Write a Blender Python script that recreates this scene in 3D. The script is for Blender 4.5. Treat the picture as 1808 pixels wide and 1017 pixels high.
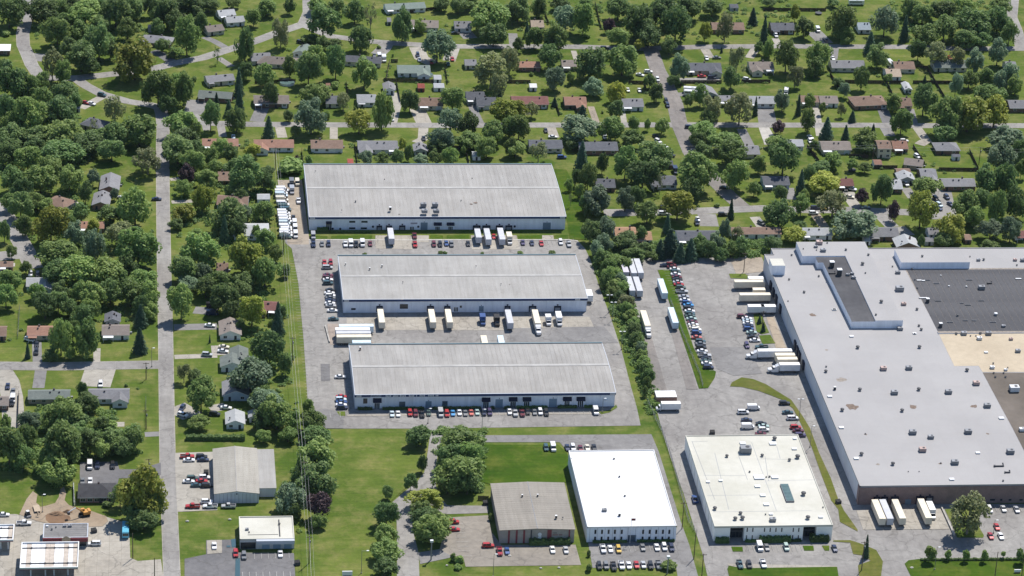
import bpy, math, random, re
import numpy as np
from mathutils import Vector, Matrix
from mathutils.geometry import tessellate_polygon
for o in list(bpy.data.objects): bpy.data.objects.remove(o)
SC = bpy.context.scene
COL = SC.collection
R = math.radians
# ------------------------------------------------------------------ camera (a helicopter about 600 m up, 1.2 km away)
cam = bpy.data.cameras.new('camera'); camo = bpy.data.objects.new('camera', cam); COL.objects.link(camo)
cam.sensor_width = 36.0; cam.lens = 107.3671; cam.clip_start = 10; cam.clip_end = 9000
camo.matrix_world = Matrix([[0.9937483, 0.0047446, -0.1115432, 0.5204695], [-0.102418, 0.4364349, -0.8938876, -1000.11797], [0.0444402, 0.8997233, 0.4341924, 599.119883], [0.0, 0.0, 0.0, 1.0]])
SC.camera = camo
SC.render.resolution_x = 1024; SC.render.resolution_y = 576
# ------------------------------------------------------------------ sky, sun, exposure
SUN_EL, SUN_AZ = 58.0, 34.0
w = bpy.data.worlds.new('World'); SC.world = w; w.use_nodes = True
nt = w.node_tree; bg = nt.nodes['Background']
sky = nt.nodes.new('ShaderNodeTexSky'); sky.sky_type = 'NISHITA'; sky.sun_disc = False
sky.sun_elevation = R(SUN_EL); sky.sun_rotation = R(SUN_AZ); sky.air_density = 1.0; sky.dust_density = 0.2; sky.ozone_density = 4.0
nt.links.new(sky.outputs[0], bg.inputs[0]); bg.inputs[1].default_value = 0.105
sl = bpy.data.lights.new('sun', 'SUN'); sl.energy = 4.8; sl.angle = R(0.5); sl.color = (1.0, 0.945, 0.87)
so = bpy.data.objects.new('sun', sl); COL.objects.link(so)
sd = Vector((math.sin(R(SUN_AZ))*math.cos(R(SUN_EL)), math.cos(R(SUN_AZ))*math.cos(R(SUN_EL)), math.sin(R(SUN_EL))))
so.rotation_euler = sd.to_track_quat('Z', 'Y').to_euler(); so.location = (150, 400, 500)
vs = SC.view_settings
SC.display_settings.display_device = 'sRGB'
vs.view_transform = 'Standard'; vs.look = 'None'; vs.exposure = 0.38; vs.gamma = 1.0; vs.use_curve_mapping = False
try:
    SC.cycles.max_bounces = 8; SC.cycles.diffuse_bounces = 4; SC.cycles.glossy_bounces = 2; SC.cycles.transparent_max_bounces = 4
except Exception: pass

# ------------------------------------------------------------------ materials
MATS = {}
def N(nt, t, **k):
    n = nt.nodes.new(t)
    for a, b in k.items(): setattr(n, a, b)
    return n
def mixcol(nt, fac, a, b, mode='MIX'):
    m = nt.nodes.new('ShaderNodeMix'); m.data_type = 'RGBA'; m.blend_type = mode
    for i, v in ((0, fac), (6, a), (7, b)):
        if hasattr(v, 'is_linked'): nt.links.new(v, m.inputs[i])
        elif i == 0: m.inputs[0].default_value = v
        else: m.inputs[i].default_value = (v[0], v[1], v[2], 1)
    return m.outputs[2]
def noise(nt, co, scale, detail=3.0, rough=0.55, lo=0.35, hi=0.65, stretch=None):
    v = co
    if stretch:
        mp = nt.nodes.new('ShaderNodeMapping'); mp.inputs['Scale'].default_value = stretch
        nt.links.new(co, mp.inputs[0]); v = mp.outputs[0]
    n = nt.nodes.new('ShaderNodeTexNoise'); n.inputs['Scale'].default_value = scale
    n.inputs['Detail'].default_value = detail; n.inputs['Roughness'].default_value = rough
    nt.links.new(v, n.inputs['Vector'])
    mr = nt.nodes.new('ShaderNodeMapRange'); mr.inputs[1].default_value = lo; mr.inputs[2].default_value = hi
    nt.links.new(n.outputs[0], mr.inputs[0])
    return mr.outputs[0]
def base(name):
    m = bpy.data.materials.new(name); m.use_nodes = True
    nt = m.node_tree; b = nt.nodes['Principled BSDF']; MATS[name] = m
    return m, nt, b
def place(nt): return nt.nodes.new('ShaderNodeNewGeometry').outputs['Position']
def coords(nt): return nt.nodes.new('ShaderNodeTexCoord').outputs['Object']
def plain(name, c, rough=0.7, metal=0.0, spec=0.3, var=0.0, grain=0.0, gs=1.0, stretch=None):
    """one colour, with grain and (optionally) a tone of its own for each object"""
    m, nt, b = base(name)
    b.inputs['Roughness'].default_value = rough; b.inputs['Metallic'].default_value = metal
    b.inputs['Specular IOR Level'].default_value = spec
    col = None
    if grain > 0:
        f = noise(nt, place(nt), gs, 4, 0.6, 0.3, 0.7, stretch)
        col = mixcol(nt, f, [v*(1-grain) for v in c], [min(1, v*(1+grain)) for v in c])
    if var > 0:
        oi = nt.nodes.new('ShaderNodeObjectInfo')
        mr = nt.nodes.new('ShaderNodeMapRange'); mr.inputs[3].default_value = 1-var; mr.inputs[4].default_value = 1+var
        nt.links.new(oi.outputs['Random'], mr.inputs[0])
        hs = nt.nodes.new('ShaderNodeHueSaturation'); nt.links.new(mr.outputs[0], hs.inputs['Value'])
        if col is None: hs.inputs['Color'].default_value = (*c, 1)
        else: nt.links.new(col, hs.inputs['Color'])
        col = hs.outputs[0]
    if col is None: b.inputs['Base Color'].default_value = (*c, 1)
    else: nt.links.new(col, b.inputs['Base Color'])
    return m
def paving(name, c1, c2, stain=(0.05, 0.048, 0.045), stains=0.35, rough=0.85, streak=False, joints=0.0, cracks=0.42, mottle=1.0, jc=0.62):
    m, nt, b = base(name); co = coords(nt)
    big = noise(nt, co, 0.035, 5, 0.6, 0.38, 0.62)
    col = mixcol(nt, big, c1, c2)
    mid = noise(nt, co, 0.35, 6, 0.7, 0.25, 0.75)
    col = mixcol(nt, 0.9, col, mixcol(nt, mid, [1-.26*mottle]*3, [1+.18*mottle]*3), 'MULTIPLY')
    if streak:
        st = noise(nt, co, 0.5, 4, 0.6, 0.4, 0.75, (1.0, 0.12, 1.0))
        col = mixcol(nt, 0.45, col, mixcol(nt, st, (1.1, 1.1, 1.1), (0.72, 0.72, 0.72)), 'MULTIPLY')
    sp = noise(nt, co, 0.12, 7, 0.75, 0.62, 0.80)
    fm = nt.nodes.new('ShaderNodeMath'); fm.operation = 'MULTIPLY'; fm.inputs[1].default_value = stains
    nt.links.new(sp, fm.inputs[0])
    col = mixcol(nt, fm.outputs[0], col, stain)
    # cracks
    vo = nt.nodes.new('ShaderNodeTexVoronoi'); vo.feature = 'DISTANCE_TO_EDGE'; vo.inputs['Scale'].default_value = 0.075
    wob = nt.nodes.new('ShaderNodeTexNoise'); wob.inputs['Scale'].default_value = 0.25
    nt.links.new(co, wob.inputs['Vector'])
    add = nt.nodes.new('ShaderNodeMixRGB'); add.blend_type = 'LINEAR_LIGHT'; add.inputs[0].default_value = 6.0
    va = nt.nodes.new('ShaderNodeVectorMath'); va.operation = 'MULTIPLY_ADD'; va.inputs[1].default_value = (7, 7, 0)
    nt.links.new(wob.outputs[1], va.inputs[0]); nt.links.new(co, va.inputs[2]); nt.links.new(va.outputs[0], vo.inputs['Vector'])
    nt.nodes.remove(add)
    cr = nt.nodes.new('ShaderNodeMapRange'); cr.inputs[1].default_value = 0.0; cr.inputs[2].default_value = 0.022
    cr.inputs[3].default_value = cracks; cr.inputs[4].default_value = 0.0
    nt.links.new(vo.outputs['Distance'], cr.inputs[0])
    col = mixcol(nt, cr.outputs[0], col, (0.07, 0.065, 0.06))
    if joints:
        br = nt.nodes.new('ShaderNodeTexBrick'); br.offset = 0; br.inputs['Scale'].default_value = 1.0
        br.inputs['Brick Width'].default_value = joints; br.inputs['Row Height'].default_value = joints; br.inputs['Mortar Size'].default_value = 0.05
        br.inputs['Color1'].default_value = (1, 1, 1, 1); br.inputs['Color2'].default_value = (.78+.22*jc if jc > .8 else .93,)*3+(1,); br.inputs['Mortar'].default_value = (jc, jc*.98, jc*.94, 1)
        nt.links.new(co, br.inputs['Vector'])
        col = mixcol(nt, 1.0, col, br.outputs[0], 'MULTIPLY')
    nt.links.new(col, b.inputs['Base Color']); b.inputs['Roughness'].default_value = rough; b.inputs['Specular IOR Level'].default_value = 0.25
    return m
def grass(name, c1, c2, c3):
    m, nt, b = base(name); co = coords(nt)
    col = mixcol(nt, noise(nt, co, 0.022, 5, 0.6, 0.36, 0.64), c1, c2)
    col = mixcol(nt, noise(nt, co, 0.09, 6, 0.72, 0.46, 0.76), col, c3)
    f = noise(nt, co, 0.55, 6, 0.75, 0.25, 0.75)
    col = mixcol(nt, 0.9, col, mixcol(nt, f, (0.74, 0.76, 0.70), (1.22, 1.18, 1.15)), 'MULTIPLY')
    mow = noise(nt, co, 0.7, 2, 0.5, 0.35, 0.65, (0.06, 1.0, 1.0))
    col = mixcol(nt, 0.55, col, mixcol(nt, mow, (0.82, 0.84, 0.80), (1.15, 1.13, 1.1)), 'MULTIPLY')
    nt.links.new(col, b.inputs['Base Color']); b.inputs['Roughness'].default_value = 0.95; b.inputs['Specular IOR Level'].default_value = 0.1
    return m
def leaf(name, c1, c2, trans=0.45):
    # reflected and transmitted light share c1..c2: a leaf reflects a bit over half of it
    m, nt, b = base(name)
    g = nt.nodes.new('ShaderNodeNewGeometry'); oi = nt.nodes.new('ShaderNodeObjectInfo')
    col = mixcol(nt, g.outputs['Random Per Island'], c1, c2)
    hs = nt.nodes.new('ShaderNodeHueSaturation')
    mr = nt.nodes.new('ShaderNodeMapRange'); mr.inputs[3].default_value = 0.66; mr.inputs[4].default_value = 1.28
    nt.links.new(oi.outputs['Random'], mr.inputs[0]); nt.links.new(mr.outputs[0], hs.inputs['Value'])
    mh = nt.nodes.new('ShaderNodeMath'); mh.operation = 'MULTIPLY_ADD'; mh.inputs[1].default_value = 7.31; mh.inputs[2].default_value = 0.1
    fr = nt.nodes.new('ShaderNodeMath'); fr.operation = 'FRACT'
    nt.links.new(oi.outputs['Random'], mh.inputs[0]); nt.links.new(mh.outputs[0], fr.inputs[0])
    m2 = nt.nodes.new('ShaderNodeMapRange'); m2.inputs[3].default_value = 0.488; m2.inputs[4].default_value = 0.510
    nt.links.new(fr.outputs[0], m2.inputs[0]); nt.links.new(m2.outputs[0], hs.inputs['Hue'])
    nt.links.new(col, hs.inputs['Color'])
    nt.links.new(hs.outputs[0], b.inputs['Base Color']); b.inputs['Roughness'].default_value = 0.6; b.inputs['Specular IOR Level'].default_value = 0.25
    tr = nt.nodes.new('ShaderNodeBsdfTranslucent'); nt.links.new(hs.outputs[0], tr.inputs[0])
    mx = nt.nodes.new('ShaderNodeMixShader'); mx.inputs[0].default_value = trans
    nt.links.new(b.outputs[0], mx.inputs[1]); nt.links.new(tr.outputs[0], mx.inputs[2])
    nt.links.new(mx.outputs[0], nt.nodes['Material Output'].inputs[0])
    return m
def metal_roof(name, c, var=0.05):
    m, nt, b = base(name); co = place(nt)
    col = mixcol(nt, noise(nt, co, 0.05, 5, 0.65, 0.35, 0.65), [v*.86 for v in c], [v*1.1 for v in c])
    col = mixcol(nt, 0.8, col, mixcol(nt, noise(nt, co, 0.8, 5, 0.65, 0.35, 0.7, (1.0, 0.06, 1.0)), (1.08, 1.08, 1.08), (.84, .82, .79)), 'MULTIPLY')
    fm = nt.nodes.new('ShaderNodeMath'); fm.operation = 'MULTIPLY'; fm.inputs[1].default_value = .5
    nt.links.new(noise(nt, co, 0.25, 7, 0.75, 0.60, 0.76, (1.0, 0.4, 1.0)), fm.inputs[0])
    col = mixcol(nt, fm.outputs[0], col, (.17, .145, .12))
    oi = nt.nodes.new('ShaderNodeObjectInfo'); mr = nt.nodes.new('ShaderNodeMapRange'); mr.inputs[3].default_value = 1-var; mr.inputs[4].default_value = 1+var
    nt.links.new(oi.outputs['Random'], mr.inputs[0]); hs = nt.nodes.new('ShaderNodeHueSaturation'); nt.links.new(mr.outputs[0], hs.inputs['Value']); nt.links.new(col, hs.inputs['Color'])
    nt.links.new(hs.outputs[0], b.inputs['Base Color']); b.inputs['Roughness'].default_value = .6; b.inputs['Specular IOR Level'].default_value = .4
def shingle(name, c, c2):
    m, nt, b = base(name); co = place(nt)
    col = mixcol(nt, noise(nt, co, 0.5, 5, 0.7, 0.3, 0.7), c, c2)
    f = noise(nt, co, 3.0, 2, 0.5, 0.3, 0.7, (0.35, 1.0, 1.0))
    col = mixcol(nt, 0.6, col, mixcol(nt, f, (0.8, 0.8, 0.8), (1.15, 1.15, 1.15)), 'MULTIPLY')
    oi = nt.nodes.new('ShaderNodeObjectInfo')
    mr = nt.nodes.new('ShaderNodeMapRange'); mr.inputs[3].default_value = 0.85; mr.inputs[4].default_value = 1.15
    nt.links.new(oi.outputs['Random'], mr.inputs[0])
    hs = nt.nodes.new('ShaderNodeHueSaturation'); nt.links.new(mr.outputs[0], hs.inputs['Value']); nt.links.new(col, hs.inputs['Color'])
    nt.links.new(hs.outputs[0], b.inputs['Base Color']); b.inputs['Roughness'].default_value = 0.9; b.inputs['Specular IOR Level'].default_value = 0.2
    return m
def bricks(name, c1, c2, mortar, sc=1.0):
    m, nt, b = base(name); co = coords(nt)
    rt = nt.nodes.new('ShaderNodeMapping'); rt.inputs['Rotation'].default_value = (R(90), 0, 0); nt.links.new(co, rt.inputs[0])
    br = nt.nodes.new('ShaderNodeTexBrick'); br.inputs['Scale'].default_value = sc; br.inputs['Mortar Size'].default_value = 0.012
    br.inputs['Brick Width'].default_value = 0.4; br.inputs['Row Height'].default_value = 0.13
    for k, v in (('Color1', c1), ('Color2', c2), ('Mortar', mortar)): br.inputs[k].default_value = (*v, 1)
    nt.links.new(rt.outputs[0], br.inputs['Vector'])
    col = mixcol(nt, 0.8, br.outputs[0], mixcol(nt, noise(nt, co, 0.4, 5, 0.65, 0.3, 0.7), (0.8, 0.8, 0.8), (1.15, 1.15, 1.15)), 'MULTIPLY')
    nt.links.new(col, b.inputs['Base Color']); b.inputs['Roughness'].default_value = 0.9
    return m
paving('asphalt_pale', (0.205, 0.195, 0.185), (0.27, 0.26, 0.245), stains=0.30, streak=True)
paving('asphalt_mid', (0.165, 0.16, 0.158), (0.215, 0.21, 0.205), stains=0.25)
paving('asphalt_dark', (0.115, 0.113, 0.118), (0.155, 0.152, 0.155), stains=0.2)
paving('asphalt_brown', (0.16, 0.148, 0.14), (0.22, 0.20, 0.185), stains=0.4, streak=True)
paving('asphalt_tan', (0.20, 0.18, 0.155), (0.26, 0.235, 0.20), stains=0.3)
paving('concrete', (0.30, 0.275, 0.235), (0.36, 0.335, 0.29), stains=0.3, joints=4.5)
paving('concrete_white', (0.40, 0.385, 0.35), (0.46, 0.44, 0.41), stains=0.1, joints=4.0)
paving('concrete_tan', (0.30, 0.25, 0.19), (0.36, 0.30, 0.23), stains=0.2, joints=5.0)
paving('concrete_stained', (0.26, 0.21, 0.18), (0.33, 0.28, 0.24), stains=0.45, joints=5.0)
paving('gravel_tan', (0.25, 0.21, 0.165), (0.32, 0.275, 0.22), stains=0.35)
paving('gravel_pale', (0.28, 0.26, 0.225), (0.35, 0.33, 0.29), stains=0.25)
paving('dirt', (0.24, 0.185, 0.13), (0.32, 0.255, 0.185), stains=0.3)
paving('dirt_brown', (0.13, 0.075, 0.042), (0.22, 0.14, 0.085), stains=0.5)
paving('roof_grey_white', (0.288, 0.281, 0.281), (0.318, 0.310, 0.309), stain=(0.22, 0.21, 0.20), stains=0.2, rough=0.6, cracks=0.0, mottle=0.12, joints=7.0, jc=0.93)
paving('roof_dark', (0.060, 0.060, 0.066), (0.090, 0.090, 0.096), stain=(0.16, 0.16, 0.16), stains=0.35, rough=0.85, streak=True, cracks=0.0, mottle=0.8)
paving('roof_tan', (0.40, 0.335, 0.245), (0.455, 0.385, 0.285), stain=(0.3, 0.24, 0.18), stains=0.3, cracks=0.0, mottle=0.5)
paving('roof_brown', (0.10, 0.085, 0.070), (0.15, 0.128, 0.108), stains=0.3, cracks=0.0, mottle=0.6)
paving('roof_white', (0.60, 0.605, 0.61), (0.65, 0.655, 0.66), stain=(0.5, 0.5, 0.5), stains=0.10, cracks=0.0, mottle=0.1, joints=5.0, jc=0.90)
paving('roof_cream', (0.465, 0.455, 0.395), (0.54, 0.53, 0.475), stain=(0.36, 0.34, 0.26), stains=0.45, cracks=0.0, mottle=0.3, joints=8.0, jc=0.93)
grass('grass', (0.056, 0.098, 0.014), (0.108, 0.144, 0.028), (0.195, 0.184, 0.072))
grass('grass_bright', (0.030, 0.070, 0.005), (0.056, 0.102, 0.008), (0.105, 0.124, 0.024))
grass('grass_dry', (0.085, 0.105, 0.02), (0.11, 0.12, 0.028), (0.15, 0.135, 0.05))
leaf('leaf_dark', (0.106, 0.182, 0.061), (0.223, 0.315, 0.105))
leaf('leaf_mid', (0.149, 0.239, 0.065), (0.295, 0.395, 0.120))
leaf('leaf_light', (0.230, 0.285, 0.045), (0.420, 0.450, 0.095))
leaf('leaf_grey', (0.157, 0.232, 0.128), (0.288, 0.377, 0.232))
leaf('leaf_conifer', (0.057, 0.113, 0.069), (0.121, 0.198, 0.113))
leaf('leaf_plum', (0.063, 0.040, 0.047), (0.117, 0.072, 0.076), 0.15)
leaf('leaf_olive', (0.175, 0.205, 0.085), (0.310, 0.335, 0.160))
leaf('leaf_rust', (0.252, 0.135, 0.054), (0.360, 0.216, 0.090))
plain('bark', (0.085, 0.07, 0.055), 0.9, grain=0.3, gs=2.0)
plain('bark_pale', (0.20, 0.175, 0.15), 0.9, grain=0.25, gs=2.0)
for n, c, c2 in (('grey', (.17, .17, .18), (.22, .22, .23)), ('slate', (.085, .09, .105), (.125, .13, .145)), ('ash', (.30, .31, .32), (.36, .37, .38)), ('taupe', (.17, .145, .13), (.22, .19, .17)),
                 ('brown', (.17, .115, .088), (.23, .16, .125)), ('rust', (.235, .13, .095), (.30, .175, .13)), ('maroon', (.14, .065, .06), (.20, .10, .088)), ('orange', (.33, .195, .12), (.40, .25, .165)),
                 ('moss', (.12, .14, .13), (.165, .185, .17)), ('sage', (.15, .19, .17), (.20, .235, .21)), ('tan', (.30, .24, .18), (.36, .29, .23)), ('blue', (.21, .255, .29), (.26, .30, .335)), ('navy', (.05, .07, .12), (.08, .10, .15)),
                 ('white', (.62, .62, .61), (.70, .70, .69)), ('red', (.25, .065, .05), (.32, .09, .07)), ('black', (.045, .045, .05), (.07, .07, .075))):
    shingle('shingle_'+n, c, c2)
for n, c in (('white', (.70, .70, .69)), ('cream', (.58, .53, .42)), ('tan', (.42, .34, .25)), ('blue', (.36, .46, .56)), ('grey', (.34, .35, .36)), ('brown', (.16, .105, .075)), ('red', (.26, .06, .05)), ('ash', (.5, .5, .5))):
    plain('siding_'+n, c, 0.8, var=0.1, grain=0.1, gs=1.5)
bricks('siding_brick', (.20, .095, .07), (.28, .14, .10), (.3, .27, .24), 1.0)
bricks('factory_brick', (.175, .108, .10), (.235, .15, .135), (.28, .25, .24), 1.0)
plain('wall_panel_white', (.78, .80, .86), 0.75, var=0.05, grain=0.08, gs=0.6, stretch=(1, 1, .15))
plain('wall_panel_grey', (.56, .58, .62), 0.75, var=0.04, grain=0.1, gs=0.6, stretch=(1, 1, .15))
plain('office_panel', (.88, .86, .82), 0.8, var=0.03, grain=0.05, gs=0.7)
plain('hall_panel', (.33, .30, .27), 0.85, var=0.05, grain=0.12, gs=0.6)
plain('fascia_blue', (.020, .045, .13), 0.5, grain=0.15, gs=0.3)
plain('fascia_red', (.20, .045, .055), 0.5, grain=0.1, gs=0.5)
plain('trim_pale', (.42, .45, .50), 0.6)
plain('trim_teal', (.17, .25, .28), 0.6)
metal_roof('panel_roof_metal', (.270, .261, .248), .05)
metal_roof('panel_roof_warm', (.280, .273, .260), .03)
plain('ridge_metal', (.345, .338, .325), 0.6, grain=0.15, gs=0.3)
metal_roof('panel_roof_tan', (.225, .205, .175), .03)
metal_roof('panel_roof_barn', (.285, .27, .236), .03)
plain('metal_grey', (.22, .23, .25), 0.5, metal=0.3, var=0.15)
plain('metal_dark', (.05, .052, .06), 0.6, var=0.2)
plain('metal_white', (.66, .67, .68), 0.5, var=0.08)
plain('metal_pink', (.42, .31, .28), 0.6, var=0.1)
plain('steel_pole', (.22, .22, .22), 0.5, metal=0.4)
plain('wood_pole', (.12, .09, .065), 0.9, grain=0.3, gs=2)
plain('wood_fence', (.055, .040, .032), 0.9, var=0.3, grain=0.25, gs=1.5)
plain('wire', (.40, .40, .40), 0.5, metal=0.3)
plain('rubber', (.02, .02, .02), 0.8)
plain('glass_dark', (.02, .026, .034), 0.12, spec=0.6)
plain('glass_teal', (.095, .15, .145), 0.2, spec=0.6, grain=0.2, gs=.8)
plain('awning_navy', (.012, .014, .035), 0.7)
plain('door_blue', (.20, .28, .36), 0.6, var=0.15)
plain('door_dark', (.03, .035, .045), 0.6)
plain('paint_mark', (.34, .335, .32), 0.8, grain=0.3, gs=1.5)
plain('paint_yellow', (.55, .40, .09), 0.8, grain=0.3, gs=1.5)
plain('paint_teal', (.36, .43, .42), 0.8, grain=0.2, gs=1.5)
plain('lamp_red', (.25, .01, .01), 0.3); plain('lamp_clear', (.6, .6, .6), 0.2)
plain('orange_machine', (.48, .24, .06), 0.5); plain('soil', (.2, .13, .08), 0.95, grain=.3, gs=1)
plain('rust_stain', (.165, .125, .10), 0.95, grain=0.4, gs=1.2); plain('pale_stain', (.25, .22, .19), .95, grain=.3, gs=1)
plain('rust_metal', (.44, .385, .33), 0.7, var=.15, grain=.2, gs=.6)
plain('stone', (.42, .40, .36), .9, grain=.2, gs=2)
CAR = dict(white=(.72, .72, .72), ash=(.36, .37, .40), silver=(.42, .43, .44), grey=(.17, .175, .18), black=(.018, .018, .02), navy=(.022, .032, .075), blue=(.03, .075, .22), sky=(.06, .27, .55),
           red=(.40, .025, .025), crimson=(.30, .02, .03), coral=(.52, .13, .10), maroon=(.13, .02, .032), wine=(.11, .018, .03), violet=(.06, .045, .11), teal=(.035, .085, .10), green=(.06, .10, .085), mint=(.36, .47, .43),
           ice=(.52, .62, .68), cream=(.66, .60, .48), yellow=(.58, .38, .07), cyan=(.13, .45, .62), lilac=(.50, .47, .54))
for n, c in CAR.items():
    m, nt_, b_ = base('paint_'+n); b_.inputs['Base Color'].default_value = (*c, 1); b_.inputs['Roughness'].default_value = 0.32
    b_.inputs['Metallic'].default_value = 0.15; b_.inputs['Coat Weight'].default_value = 0.4; b_.inputs['Coat Roughness'].default_value = 0.08
for n in ('cream', 'ash', 'white', 'ice', 'lilac', 'blue', 'black'):
    plain('box_'+n, CAR[n] if n not in ('ash',) else (.46, .47, .50), 0.6, grain=0.1, gs=0.6)

# ------------------------------------------------------------------ mesh helpers
class MB:
    def __init__(s): s.v = []; s.f = []; s.m = []
    def quad(s, a, b, c, d, m=0):
        i = len(s.v); s.v += [a, b, c, d]; s.f.append((i, i+1, i+2, i+3)); s.m.append(m)
    def poly(s, pts, m=0):
        i = len(s.v); s.v += list(pts); s.f.append(tuple(range(i, i+len(pts)))); s.m.append(m)
    def box(s, x0, x1, y0, y1, z0, z1, m=0, top=None, skip=''):
        i = len(s.v)
        s.v += [(x0, y0, z0), (x1, y0, z0), (x1, y1, z0), (x0, y1, z0), (x0, y0, z1), (x1, y0, z1), (x1, y1, z1), (x0, y1, z1)]
        for k, f in (('b', (3, 2, 1, 0)), ('t', (4, 5, 6, 7)), ('f', (0, 1, 5, 4)), ('r', (1, 2, 6, 5)), ('k', (2, 3, 7, 6)), ('l', (3, 0, 4, 7))):
            if k in skip: continue
            s.f.append(tuple(i+q for q in f)); s.m.append(top if (k == 't' and top is not None) else m)
        return s
    def prism(s, pts, z0, z1, m=0, top=0, cap=True):
        """upright prism over a polygon in plan (counter-clockwise)"""
        n = len(pts); i = len(s.v)
        s.v += [(p[0], p[1], z0) for p in pts]+[(p[0], p[1], z1) for p in pts]
        for k in range(n):
            j = (k+1) % n; s.f.append((i+k, i+j, i+n+j, i+n+k)); s.m.append(m)
        if cap:
            for t in tessellate_polygon([[Vector((p[0], p[1], 0)) for p in pts]]):
                a, b, c = t
                A, B, Cc = (Vector(pts[q]) for q in (a, b, c))
                if (B.x-A.x)*(Cc.y-A.y)-(B.y-A.y)*(Cc.x-A.x) < 0: b, c = c, b
                s.f.append((i+n+a, i+n+b, i+n+c)); s.m.append(top)
        return s
    def sheet(s, pts, z, m=0):
        i = len(s.v); s.v += [(p[0], p[1], z) for p in pts]
        for a, b, c in tessellate_polygon([[Vector((p[0], p[1], 0)) for p in pts]]):
            A, B, Cc = (pts[q] for q in (a, b, c))
            if (B[0]-A[0])*(Cc[1]-A[1])-(B[1]-A[1])*(Cc[0]-A[0]) < 0: b, c = c, b
            s.f.append((i+a, i+b, i+c)); s.m.append(m)
        return s
    def tube(s, p, q, r0, r1, n=8, m=0, caps=True):
        p, q = Vector(p), Vector(q); d = (q-p)
        if d.length < 1e-6: return s
        d.normalize(); u = d.orthogonal().normalized(); v = d.cross(u); i = len(s.v)
        for c, r in ((p, r0), (q, r1)):
            for k in range(n):
                a = 2*math.pi*k/n; s.v.append(tuple(c+(u*math.cos(a)+v*math.sin(a))*r))
        for k in range(n):
            j = (k+1) % n; s.f.append((i+k, i+j, i+n+j, i+n+k)); s.m.append(m)
        if caps:
            s.f.append(tuple(i+n+k for k in range(n))); s.m.append(m)
            s.f.append(tuple(i+n-1-k for k in range(n))); s.m.append(m)
        return s
    def mesh(s, name, mats):
        me = bpy.data.meshes.new(name); me.from_pydata(s.v, [], s.f)
        for mt in (mats if isinstance(mats, (list, tuple)) else [mats]): me.materials.append(MATS[mt])
        if any(s.m): me.polygons.foreach_set('material_index', s.m)
        me.update(); return me
    def obj(s, name, mats, parent=None, loc=(0, 0, 0)):
        return add(name, s.mesh(name, mats), parent, loc)
def add(name, me, parent=None, loc=(0, 0, 0), rz=0.0, sc=None, mat=None):
    o = bpy.data.objects.new(name, me); COL.objects.link(o)
    o.location = loc; o.rotation_euler = (0, 0, rz)
    if sc: o.scale = sc
    if parent: o.parent = parent
    if mat:
        for k, mm in enumerate(mat if isinstance(mat, (list, tuple)) else [mat]):
            if mm: o.material_slots[k].link = 'OBJECT'; o.material_slots[k].material = MATS[mm]
    return o
def thing(name, label, cat, loc=(0, 0, 0), rz=0.0, group=None):
    o = bpy.data.objects.new(name, None); COL.objects.link(o); o.empty_display_size = 0.5
    o.location = loc; o.rotation_euler = (0, 0, rz)
    return tag(o, label, cat, group)
def words_of(t): return re.sub(r'@(\d+)', lambda q: PHRASES[int(q[1])], t)
def tag(o, label, cat, group=None):
    o['label'] = words_of(label); o['category'] = cat
    if group: o['group'] = group
    return o
def table(text, kinds):
    cast = {'s': str, 'f': float, 'i': int}
    return [tuple(cast[k](v) for k, v in zip(kinds, l.split(';'))) for l in text.strip().split('\n')]
def structure(o, kind='structure'): o['kind'] = kind; return o

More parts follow.
